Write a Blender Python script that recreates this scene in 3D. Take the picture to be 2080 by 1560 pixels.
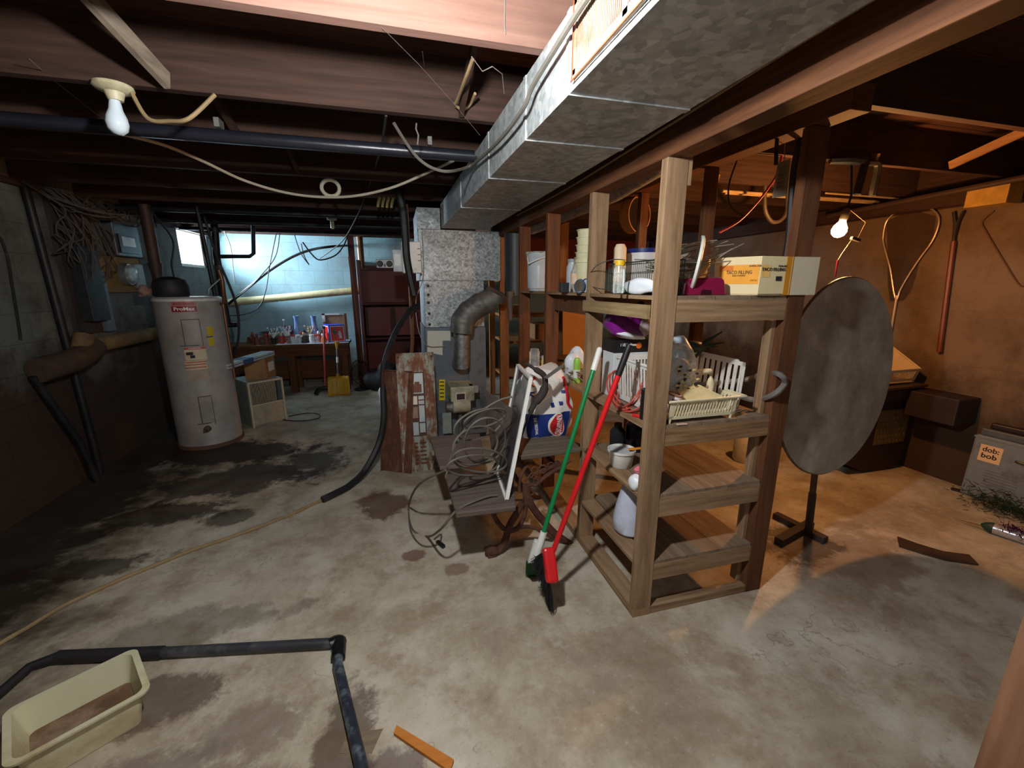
import bpy, math, random
from mathutils import Vector, Matrix, Euler
for o in list(bpy.data.objects): bpy.data.objects.remove(o)
R = math.radians; PI = math.pi
random.seed(7)
S = bpy.context.scene
COL = S.collection
# ---------------------------------------------------------------- camera
FPX = 855.0; PITCH = math.atan(200/FPX); YAW = R(15.3); EYE = 1.5
cam = bpy.data.cameras.new('camera'); cam.sensor_width = 36; cam.lens = FPX/2080*36
cam.clip_start = 0.02; cam.clip_end = 60
cob = bpy.data.objects.new('camera', cam); COL.objects.link(cob)
cob.location = (0, 0, EYE); cob.rotation_euler = (PI/2-PITCH, 0, -YAW)
S.camera = cob
# ---------------------------------------------------------------- world, lights, exposure
S.view_settings.view_transform = 'Standard'; S.view_settings.look = 'None'
S.view_settings.gamma = 1; S.view_settings.use_curve_mapping = False
S.view_settings.exposure = 0.92
W = bpy.data.worlds.new('world'); S.world = W; W.use_nodes = True
W.node_tree.nodes['Background'].inputs[0].default_value = (0.72, 0.86, 1.0, 1)
W.node_tree.nodes['Background'].inputs[1].default_value = 95.0
def lamp(kind, name, loc, energy, color, size=0.05, rot=None):
    l = bpy.data.lights.new(name, kind); l.energy = energy; l.color = color
    if kind == 'POINT': l.shadow_soft_size = size
    if kind == 'AREA': l.size = size
    o = bpy.data.objects.new(name, l); COL.objects.link(o); o.location = loc
    if rot: o.rotation_euler = rot
    return o
lamp('POINT', 'bulb_light_front', (0.0, 0.80, 2.02), 52, (0.98, 0.98, 0.96), 0.04)
lamp('POINT', 'fill_light_behind', (0.55, -1.0, 2.0), 18, (0.97, 0.98, 1.0), 0.12)  # added fill lamp, unseen behind the camera, to lift the shadows
ORANGE = (2.62, 2.06, 1.885)
lamp('POINT', 'bulb_light_right', (ORANGE[0], ORANGE[1], ORANGE[2]-0.075), 26, (1.0, 0.40, 0.11), 0.03)
pl = lamp('AREA', 'window_portal', (-2.62, 6.57, 1.97), 1, (1, 1, 1), 0.86, (0, R(90), R(180)))
pl.data.shape = 'RECTANGLE'; pl.data.size = 0.5; pl.data.size_y = 0.9
pl.rotation_euler = (0, R(-90), 0)
pl.data.cycles.is_portal = True
# ---------------------------------------------------------------- pixel rays to points of the room
def ray(px, py):
    cx, cy = px-1040, 780-py
    f = FPX*math.cos(PITCH)+cy*math.sin(PITCH); u = -FPX*math.sin(PITCH)+cy*math.cos(PITCH)
    return cx*math.cos(YAW)+f*math.sin(YAW), -cx*math.sin(YAW)+f*math.cos(YAW), u
def pz(px, py, z=0.0):
    x, y, u = ray(px, py); t = (z-EYE)/u; return Vector((x*t, y*t, z))
def py_(px, py, Y):
    x, y, u = ray(px, py); t = Y/y; return Vector((x*t, Y, EYE+u*t))
def px_(px, py, X):
    x, y, u = ray(px, py); t = X/x; return Vector((X, y*t, EYE+u*t))
def PY(Y, *pts): return [py_(a, b, Y) for a, b in pts]
def PX(X, *pts): return [px_(a, b, X) for a, b in pts]
def PZ(z, *pts): return [pz(a, b, z) for a, b in pts]
# ---------------------------------------------------------------- materials
def s2l(c): c /= 255.0; return c/12.92 if c <= 0.04045 else ((c+0.055)/1.055)**2.4
def rgb(r, g, b): return (s2l(r), s2l(g), s2l(b), 1)
MATS = {}
class NT:
    def __init__(s, name):
        s.m = bpy.data.materials.new(name); s.m.use_nodes = True; s.t = s.m.node_tree
        s.b = s.t.nodes['Principled BSDF']; s.out = s.t.nodes['Material Output']
        tc = s.t.nodes.new('ShaderNodeTexCoord'); s.obj = tc.outputs['Object']
        s.geo = s.t.nodes.new('ShaderNodeNewGeometry').outputs['Position']
    def n(s, k): return s.t.nodes.new(k)
    def l(s, a, b): s.t.links.new(a, b)
    def mapping(s, src, scale, loc=(0, 0, 0)):
        m = s.n('ShaderNodeMapping'); s.l(src, m.inputs[0])
        m.inputs['Scale'].default_value = scale; m.inputs['Location'].default_value = loc
        return m.outputs[0]
    def noise(s, src, scale, detail=6, rough=0.6, dist=0.0):
        n = s.n('ShaderNodeTexNoise'); s.l(src, n.inputs['Vector'])
        n.inputs['Scale'].default_value = scale; n.inputs['Detail'].default_value = detail
        n.inputs['Roughness'].default_value = rough; n.inputs['Distortion'].default_value = dist
        return n.outputs['Fac']
    def ramp(s, src, stops, interp='LINEAR'):
        r = s.n('ShaderNodeValToRGB'); s.l(src, r.inputs[0]); e = r.color_ramp.elements
        r.color_ramp.interpolation = interp
        while len(e) < len(stops): e.new(0.5)
        for i, (p, c) in enumerate(stops): e[i].position = p; e[i].color = c if len(c) == 4 else (*c, 1)
        return r.outputs[0]
    def val(s, src, a, b, lo=0.0, hi=1.0):
        m = s.n('ShaderNodeMapRange'); s.l(src, m.inputs[0]); m.clamp = True
        for i, v in zip((1, 2, 3, 4), (a, b, lo, hi)): m.inputs[i].default_value = v
        return m.outputs[0]
    def mix(s, f, a, b, mode='MIX'):
        m = s.n('ShaderNodeMix'); m.data_type = 'RGBA'; m.blend_type = mode
        if hasattr(f, 'links') or hasattr(f, 'is_linked'): s.l(f, m.inputs[0])
        else: m.inputs[0].default_value = f
        for k, v in ((6, a), (7, b)):
            if isinstance(v, tuple): m.inputs[k].default_value = v
            else: s.l(v, m.inputs[k])
        return m.outputs[2]
    def math(s, op, a, b=0.0, c=None):
        m = s.n('ShaderNodeMath'); m.operation = op
        for k, v in enumerate((a, b) if c is None else (a, b, c)):
            if isinstance(v, (int, float)): m.inputs[k].default_value = v
            else: s.l(v, m.inputs[k])
        return m.outputs[0]
    def bump(s, h, strength=0.3, dist=0.01):
        b = s.n('ShaderNodeBump'); s.l(h, b.inputs['Height'])
        b.inputs['Strength'].default_value = strength; b.inputs['Distance'].default_value = dist
        s.l(b.outputs[0], s.b.inputs['Normal'])
    def color(s, c):
        if isinstance(c, tuple): s.b.inputs['Base Color'].default_value = c
        else: s.l(c, s.b.inputs['Base Color'])
    def rough(s, r):
        if isinstance(r, (int, float)): s.b.inputs['Roughness'].default_value = r
        else: s.l(r, s.b.inputs['Roughness'])
def plain(name, c, rough=0.5, metal=0.0, var=0.18, scale=14, dirt=None, dirt_amt=0.5, bump=0.12, alpha=1.0, spec=0.5):
    """a surface of one colour with blotches, optional dirt and a fine bump"""
    if name in MATS: return MATS[name]
    t = NT(name); n = t.noise(t.obj, scale)
    d = tuple(max(0, x*(1-var)) for x in c[:3])+(1,); u = tuple(min(1, x*(1+var)) for x in c[:3])+(1,)
    col = t.ramp(n, [(0.3, d), (0.7, u)])
    if dirt:
        n2 = t.noise(t.obj, scale*0.45, 8, 0.7)
        col = t.mix(t.val(n2, 0.62-dirt_amt*0.35, 0.75-dirt_amt*0.1), col, dirt)
    t.color(col); t.rough(rough); t.b.inputs['Metallic'].default_value = metal
    t.b.inputs['Specular IOR Level'].default_value = spec
    if bump: t.bump(t.noise(t.obj, scale*6), bump, 0.004)
    if alpha < 1: t.b.inputs['Alpha'].default_value = alpha
    MATS[name] = t.m; return t.m
def wood(name, c1, c2, axis, rough=0.75, gscale=1.0, dirt=rgb(60, 48, 38), dirt_amt=0.35):
    key = name+'_'+axis
    if key in MATS: return MATS[key]
    t = NT(key); sc = {'x': (0.7, 9, 9), 'y': (9, 0.7, 9), 'z': (9, 9, 0.7)}[axis]
    sc = tuple(v*gscale for v in sc)
    oi = t.n('ShaderNodeObjectInfo'); add = t.n('ShaderNodeVectorMath'); add.operation = 'ADD'
    cmb = t.n('ShaderNodeCombineXYZ')
    r7 = t.math('MULTIPLY', oi.outputs['Random'], 7.0)
    for k in range(3): t.l(r7, cmb.inputs[k])
    t.l(t.obj, add.inputs[0]); t.l(cmb.outputs[0], add.inputs[1])
    v = t.mapping(add.outputs[0], sc)
    g = t.noise(v, 3.0, 10, 0.72, 0.6)
    w = t.n('ShaderNodeTexWave'); t.l(v, w.inputs['Vector']); w.inputs['Scale'].default_value = 1.3
    w.wave_type = 'RINGS'; w.inputs['Distortion'].default_value = 6; w.inputs['Detail'].default_value = 3
    w.inputs['Detail Scale'].default_value = 1.2
    f = t.math('ADD', t.math('MULTIPLY', g, 0.92), t.math('MULTIPLY', w.outputs['Fac'], 0.08))
    col = t.ramp(f, [(0.3, c1), (0.72, c2)])
    n2 = t.noise(t.mapping(add.outputs[0], tuple(0.35 if q < 5 else 1 for q in sc)), 3.5, 8, 0.7)
    col = t.mix(t.val(n2, 0.62-dirt_amt*0.3, 0.8, 0, 0.7), col, dirt)
    t.color(col); t.rough(rough); t.b.inputs['Specular IOR Level'].default_value = 0.25
    t.bump(f, 0.35, 0.004)
    MATS[key] = t.m; return t.m
def blocks(name, c, c2, axis, low, zlow=0.6, mort=0.72):
    """painted concrete block: running bond, dirt and damp near the floor"""
    t = NT(name)
    sx = t.n('ShaderNodeSeparateXYZ'); t.l(t.geo, sx.inputs[0])
    cm = t.n('ShaderNodeCombineXYZ'); t.l(sx.outputs[1 if axis == 'x' else 0], cm.inputs[0]); t.l(sx.outputs[2], cm.inputs[1])
    br = t.n('ShaderNodeTexBrick'); t.l(t.mapping(cm.outputs[0], (1, 1, 1), (0.13, 0.085, 0)), br.inputs['Vector'])
    br.inputs['Scale'].default_value = 1.0; br.inputs['Brick Width'].default_value = 0.405
    br.inputs['Row Height'].default_value = 0.2; br.inputs['Mortar Size'].default_value = 0.004
    br.inputs['Mortar Smooth'].default_value = 0.6; br.inputs['Bias'].default_value = 0.0
    br.inputs['Color1'].default_value = (1, 1, 1, 1); br.inputs['Color2'].default_value = (0.93, 0.93, 0.94, 1)
    br.inputs['Mortar'].default_value = (mort, mort*0.98, mort*0.96, 1)
    n = t.noise(t.geo, 2.2, 10, 0.7); n2 = t.noise(t.geo, 9, 8, 0.7)
    col = t.ramp(n, [(0.32, c2), (0.55, c)])
    col = t.mix(t.val(n2, 0.55, 0.72, 0, 0.55), col, c2)
    h = t.math('ADD', sx.outputs[2], t.math('MULTIPLY', t.math('SUBTRACT', n, 0.5), 1.5))
    col = t.mix(t.val(h, zlow+0.3, zlow-0.2), col, low)
    col = t.mix(1.0, col, br.outputs['Color'], 'MULTIPLY')
    t.color(col); t.rough(0.8); t.b.inputs['Specular IOR Level'].default_value = 0.2
    hh = t.math('ADD', t.math('MULTIPLY', br.outputs['Fac'], -1.0), t.math('MULTIPLY', n2, 0.5))
    t.bump(hh, 0.15 if mort > 0.8 else 0.3, 0.003)
    return t.m
def galv(name, dark=0.35, light=0.62, tint=(0.93, 1.0, 1.03), rough=0.42, scale=26, metal=0.8, streak=False):
    if name in MATS: return MATS[name]
    t = NT(name); v = t.n('ShaderNodeTexVoronoi'); t.l(t.mapping(t.obj, (1, 1, 0.3) if streak else (1, 1, 1)), v.inputs['Vector'])
    v.inputs['Scale'].default_value = scale*1.6
    sp = t.n('ShaderNodeSeparateColor'); t.l(v.outputs['Color'], sp.inputs[0])
    n = t.noise(t.obj, scale*0.5, 8, 0.75)
    f = t.math('ADD', t.math('MULTIPLY', sp.outputs[0], 0.45), t.math('MULTIPLY', n, 0.8))
    a = tuple(dark*k for k in tint)+(1,); b = tuple(light*k for k in tint)+(1,)
    col = t.ramp(f, [(0.35, a), (0.95, b)])
    n2 = t.noise(t.obj, 2.5, 8, 0.7)
    col = t.mix(t.val(n2, 0.5, 0.75, 0, 0.5), col, (dark*0.5, dark*0.5, dark*0.48, 1))
    n3 = t.noise(t.obj, 60, 4, 0.8)
    col = t.mix(t.val(n3, 0.66, 0.74, 0, 0.6), col, (0.7, 0.72, 0.72, 1))
    t.color(col); t.b.inputs['Metallic'].default_value = metal
    t.rough(t.val(n2, 0.3, 0.75, rough, rough+0.25)); t.bump(n2, 0.15, 0.01)
    MATS[name] = t.m; return t.m
def emit(name, c, strength):
    t = NT(name); t.color(c); t.b.inputs['Emission Color'].default_value = c
    t.b.inputs['Emission Strength'].default_value = strength; MATS[name] = t.m; return t.m
def glassy(name, c=(0.9, 0.95, 0.95, 1), op=0.15, rough=0.1):
    """thin clear plastic or glass: mostly see-through with a sheen"""
    if name in MATS: return MATS[name]
    t = NT(name); t.color(c); t.rough(rough)
    tr = t.n('ShaderNodeBsdfTransparent'); mx = t.n('ShaderNodeMixShader')
    fr = t.n('ShaderNodeFresnel'); fr.inputs[0].default_value = 1.45
    n = t.noise(t.obj, 25, 5, 0.7)
    f = t.math('ADD', fr.outputs[0], t.math('MULTIPLY', t.val(n, 0.3, 0.7), op*2)); f = t.math('MINIMUM', f, 1.0)
    t.l(f, mx.inputs[0]); t.l(tr.outputs[0], mx.inputs[1]); t.l(t.b.outputs[0], mx.inputs[2])
    t.l(mx.outputs[0], t.out.inputs[0]); MATS[name] = t.m; return t.m
# ---------------------------------------------------------------- mesh building
OFF = {}
class MB:
    def __init__(s): s.v = []; s.f = []
    def add(s, vs, fs, M=None):
        b = len(s.v)
        s.v += [tuple(M @ Vector(p)) if M is not None else tuple(p) for p in vs]
        s.f += [tuple(b+i for i in f) for f in fs]; return s
    def box(s, x0, x1, y0, y1, z0, z1, M=None):
        vs = [(x0, y0, z0), (x1, y0, z0), (x1, y1, z0), (x0, y1, z0), (x0, y0, z1), (x1, y0, z1), (x1, y1, z1), (x0, y1, z1)]
        return s.add(vs, [(0, 3, 2, 1), (4, 5, 6, 7), (0, 1, 5, 4), (1, 2, 6, 5), (2, 3, 7, 6), (3, 0, 4, 7)], M)
    def bar(s, p, q, w, h, up=(0, 0, 1)):
        p, q = Vector(p), Vector(q); d = q-p; L = d.length; d.normalize(); u = Vector(up)
        a = d.cross(u)
        if a.length < 1e-4: a = d.cross(Vector((1, 0, 0)))
        a.normalize(); u = a.cross(d)
        M = Matrix(((a.x, u.x, d.x, p.x), (a.y, u.y, d.y, p.y), (a.z, u.z, d.z, p.z), (0, 0, 0, 1)))
        return s.box(-w/2, w/2, -h/2, h/2, 0, L, M)
    def tube(s, pts, r, n=8, closed=False, cap=True):
        pts = [Vector(p) for p in pts]; m = len(pts)
        rr = r if isinstance(r, (list, tuple)) else [r]*m
        rings = []; prev = None
        for i, p in enumerate(pts):
            if closed: d = pts[(i+1) % m]-pts[i-1]
            else: d = pts[min(i+1, m-1)]-pts[max(i-1, 0)]
            if d.length < 1e-9: d = Vector((0, 0, 1))
            d.normalize()
            if prev is None:
                a = d.cross(Vector((0, 0, 1)));
                if a.length < 0.1: a = d.cross(Vector((1, 0, 0)))
            else: a = prev-d*prev.dot(d)
            a.normalize(); prev = a; b = d.cross(a)
            rings.append([p+(a*math.cos(2*PI*k/n)+b*math.sin(2*PI*k/n))*rr[i] for k in range(n)])
        vs = [q for g in rings for q in g]; fs = []
        for i in range(m if closed else m-1):
            j = (i+1) % m
            for k in range(n): fs.append((i*n+k, i*n+(k+1) % n, j*n+(k+1) % n, j*n+k))
        if cap and not closed: fs += [tuple(range(n))[::-1], tuple((m-1)*n+k for k in range(n))]
        return s.add(vs, fs)
    def lathe(s, prof, n=20, M=None, squash=None):
        vs = []; fs = []; m = len(prof)
        for r, z in prof:
            for k in range(n):
                a = 2*PI*k/n; x, y = r*math.cos(a), r*math.sin(a)
                if squash: x *= squash[0]; y *= squash[1]
                vs.append((x, y, z))
        for i in range(m-1):
            for k in range(n): fs.append((i*n+k, i*n+(k+1) % n, (i+1)*n+(k+1) % n, (i+1)*n+k))
        if prof[0][0] > 1e-5: fs.append(tuple(range(n))[::-1])
        if prof[-1][0] > 1e-5: fs.append(tuple((m-1)*n+k for k in range(n)))
        return s.add(vs, fs, M)
    def prism(s, poly, t, M=None):
        """poly in XY, extruded 0..t in Z"""
        n = len(poly); vs = [(x, y, 0) for x, y in poly]+[(x, y, t) for x, y in poly]
        fs = [tuple(range(n))[::-1], tuple(range(n, 2*n))]+[(k, (k+1) % n, n+(k+1) % n, n+k) for k in range(n)]
        return s.add(vs, fs, M)
    def slab(s, quad, th):
        """four corners in space, thickened by th along its normal"""
        q = [Vector(p) for p in quad]; nrm = (q[1]-q[0]).cross(q[3]-q[0]).normalized()*th
        return s.add(q+[p+nrm for p in q], [(0, 3, 2, 1), (4, 5, 6, 7), (0, 1, 5, 4), (1, 2, 6, 5), (2, 3, 7, 6), (3, 0, 4, 7)])
    def blob(s, c, rx, ry, rz, amp=0.12, seed=1, n=20, m=14, flat=None, pw=1.0, M=None):
        rnd = random.Random(seed); ks = [(rnd.uniform(-4, 4), rnd.uniform(-4, 4), rnd.uniform(-4, 4), rnd.uniform(0, 6)) for _ in range(9)]
        vs = []; fs = []
        for i in range(m+1):
            th = PI*i/m
            for k in range(n):
                a = 2*PI*k/n; d = Vector((math.sin(th)*math.cos(a), math.sin(th)*math.sin(a), math.cos(th)))
                w = 1+amp*sum(math.sin(q[0]*d.x+q[1]*d.y+q[2]*d.z*1.3+q[3]) for q in ks)/3.0
                sg = lambda v: math.copysign(abs(v)**pw, v)
                p = Vector((sg(d.x)*rx*w, sg(d.y)*ry*w, sg(d.z)*rz*w))
                if flat is not None and p.z < -flat: p.z = -flat
                vs.append(Vector(c)+p if M is None else Vector(c)+(M @ p))
        for i in range(m):
            for k in range(n): fs.append((i*n+k, (i+1)*n+k, (i+1)*n+(k+1) % n, i*n+(k+1) % n))
        return s.add(vs, fs)
    def build(s, name, m, parent=None, smooth=False, bevel=0.0, loc=None):
        me = bpy.data.meshes.new(name)
        off = Vector((0, 0, 0)); root = parent
        while root is not None and root.parent is not None: root = root.parent
        if root is not None and root.name in OFF: off = OFF[root.name]
        if parent is None:
            if loc is not None: off = Vector(loc)
            elif s.v:
                xs = [p[0] for p in s.v]; ys = [p[1] for p in s.v]; zs = [p[2] for p in s.v]
                off = Vector(((min(xs)+max(xs))/2, (min(ys)+max(ys))/2, min(zs)))
        me.from_pydata([(p[0]-off.x, p[1]-off.y, p[2]-off.z) for p in s.v], [], s.f)
        me.validate(); me.update()
        import bmesh as _bm
        b = _bm.new(); b.from_mesh(me); _bm.ops.recalc_face_normals(b, faces=b.faces[:]); b.to_mesh(me); b.free()
        me.materials.append(m)
        if smooth:
            me.polygons.foreach_set('use_smooth', [True]*len(me.polygons))
        o = bpy.data.objects.new(name, me); COL.objects.link(o)
        if parent is not None: o.parent = parent
        else:
            o.location = off
            OFF[o.name] = off.copy()
        if bevel:
            b = o.modifiers.new('bevel', 'BEVEL'); b.width = bevel; b.segments = 2; b.limit_method = 'ANGLE'; b.angle_limit = R(40)
        if smooth:
            try:
                e = o.modifiers.new('edges', 'EDGE_SPLIT'); e.split_angle = R(42)
            except Exception: pass
        return o
def tag(o, label, cat, group=None, kind=None):
    o['label'] = label; o['category'] = cat
    if group: o['group'] = group
    if kind: o['kind'] = kind
    return o
def thing(name, label, cat, loc, group=None, local=False, rot=None):
    o = bpy.data.objects.new(name, None); o.empty_display_size = 0.05; COL.objects.link(o); o.location = loc
    if rot: o.rotation_euler = rot
    OFF[o.name] = Vector((0, 0, 0)) if local else Vector(loc)
    return tag(o, label, cat, group)
def struct(o): o['kind'] = 'structure'; return o
def copy_thing(o, loc, label, rot=None, group=None):
    c = o.copy(); COL.objects.link(c); c.location = loc; c['label'] = label
    if rot: c.rotation_euler = rot
    if group: c['group'] = group
    for ch in list(o.children):
        d = ch.copy(); COL.objects.link(d); d.parent = c
        for g in list(ch.children):
            e = g.copy(); COL.objects.link(e); e.parent = d
    return c
def text_mb(txt, size, M, bold=0.0, spacing=1.0, warp=None, depth=0.0006, fit=None):
    """lettering as a mesh: text lies in local XY facing +Z, then M places it"""
    c = bpy.data.curves.new('t', 'FONT'); c.body = txt; c.size = size; c.align_x = 'CENTER'; c.align_y = 'CENTER'
    c.extrude = depth; c.offset = bold; c.space_character = spacing; c.resolution_u = 3
    o = bpy.data.objects.new('t', c); COL.objects.link(o)
    dg = bpy.context.evaluated_depsgraph_get(); me = bpy.data.meshes.new_from_object(o.evaluated_get(dg))
    vs = [v.co.copy() for v in me.vertices]; fs = [tuple(p.vertices) for p in me.polygons]
    bpy.data.objects.remove(o); bpy.data.curves.remove(c); bpy.data.meshes.remove(me)
    if fit and vs:
        w = max(v.x for v in vs)-min(v.x for v in vs); k = fit/max(w, 1e-6)
        for v in vs: v.x *= k
    if warp: vs = [warp(v) for v in vs]
    return MB().add(vs, fs, M)
def frame(o, x, y):
    """matrix with origin o, local X along x, local Y near y, Z out"""
    x = Vector(x).normalized(); z = x.cross(Vector(y)).normalized(); y = z.cross(x)
    return Matrix(((x.x, y.x, z.x, o[0]), (x.y, y.y, z.y, o[1]), (x.z, y.z, z.z, o[2]), (0, 0, 0, 1)))
def T(x, y, z): return Matrix.Translation((x, y, z))
def smooth_path(pts, k=6, closed=False):
    pts = [Vector(p) for p in pts]; n = len(pts); out = []
    for i in range(n if closed else n-1):
        g = (lambda j: pts[j % n]) if closed else (lambda j: pts[max(0, min(n-1, j))])
        p0, p1, p2, p3 = g(i-1), g(i), g(i+1), g(i+2)
        for q in range(k):
            t = q/k; out.append(0.5*((2*p1)+(p2-p0)*t+(2*p0-5*p1+4*p2-p3)*t*t+(3*p1-p0-3*p2+p3)*t**3))
    if not closed: out.append(pts[-1])
    return out
def cable(name, label, pts, r, m, cat='cable', n=7, group=None, k=6):
    return tag(MB().tube(smooth_path(pts, k), r, n).build(name, m, smooth=True), label, cat, group)
# ================================================================ materials in use
W1, W2 = rgb(112, 86, 62), rgb(176, 146, 114)           # weathered shelf timber
JO1, JO2 = rgb(50, 36, 31), rgb(84, 60, 50)           # reddish joists
wx, wy, wz = (wood('shelf_timber', W1, W2, a) for a in 'xyz')
jx = wood('joist_timber', JO1, JO2, 'x', dirt=rgb(58, 46, 42)); jy = wood('joist_timber', JO1, JO2, 'y', dirt=rgb(58, 46, 42))
bx_, bz_ = wood('brown_timber', rgb(70, 42, 26), rgb(122, 78, 50), 'x'), wood('brown_timber', rgb(70, 42, 26), rgb(122, 78, 50), 'z')
by_ = wood('brown_timber', rgb(70, 42, 26), rgb(122, 78, 50), 'y')
dz_ = wood('dark_red_timber', rgb(52, 22, 18), rgb(84, 36, 28), 'z', 0.6)
dx_ = wood('dark_red_timber', rgb(52, 22, 18), rgb(84, 36, 28), 'x', 0.6)
iron = plain('rusty_iron', rgb(98, 62, 46), 0.85, 0.2, 0.35, 22, rgb(60, 40, 34), 0.5)
duct_m = galv('galvanised_duct', 0.34, 0.66, rough=0.45, metal=0.45)
plenum_m = galv('spangled_galvanised', 0.2, 0.62, scale=40, rough=0.4, metal=0.55)
flue_m = galv('flue_metal', 0.16, 0.30, (1, 0.97, 0.9), 0.5, 12, 0.7)
white_p = plain('white_plastic', rgb(222, 224, 220), 0.4, dirt=rgb(170, 165, 150), dirt_amt=0.2, var=0.04)
ivory_p = plain('ivory_plastic', rgb(214, 208, 176), 0.45, var=0.05)
cream = plain('cream_plastic', rgb(214, 210, 172), 0.5, var=0.05)
black_p = plain('black_plastic', rgb(24, 24, 27), 0.4, var=0.2)
black_r = plain('black_rubber', rgb(30, 30, 33), 0.55, var=0.25, dirt=rgb(70, 66, 62), dirt_amt=0.25)
darkpipe = plain('black_pipe', rgb(34, 34, 38), 0.5, 0.3, var=0.3, dirt=rgb(62, 60, 62), dirt_amt=0.3)
greycable = plain('grey_cable', rgb(96, 92, 84), 0.7, var=0.15)
whitecable = plain('white_cable', rgb(170, 162, 146), 0.6, var=0.1)
tancable = plain('tan_cable', rgb(150, 128, 92), 0.7, var=0.2)
card = plain('cardboard', rgb(158, 118, 76), 0.85, var=0.1, dirt=rgb(110, 82, 56), dirt_amt=0.3)
bagw = plain('white_bag', rgb(226, 234, 242), 0.35, var=0.06, bump=0.4, scale=9)
red_p = plain('red_plastic', rgb(204, 26, 32), 0.35, var=0.1)
green_p = plain('green_metal', rgb(18, 124, 68), 0.3, var=0.12)
yellow_p = plain('yellow_plastic', rgb(196, 150, 26), 0.5, var=0.15, dirt=rgb(110, 80, 30), dirt_amt=0.3)
paper = plain('paper', rgb(226, 224, 212), 0.8, var=0.04)
ink = plain('ink', rgb(40, 38, 40), 0.7, bump=0)
glass = glassy('clear_glass')
bagclear = glassy('clear_bag', (0.8, 0.84, 0.86, 1), 0.22, 0.2)
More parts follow.
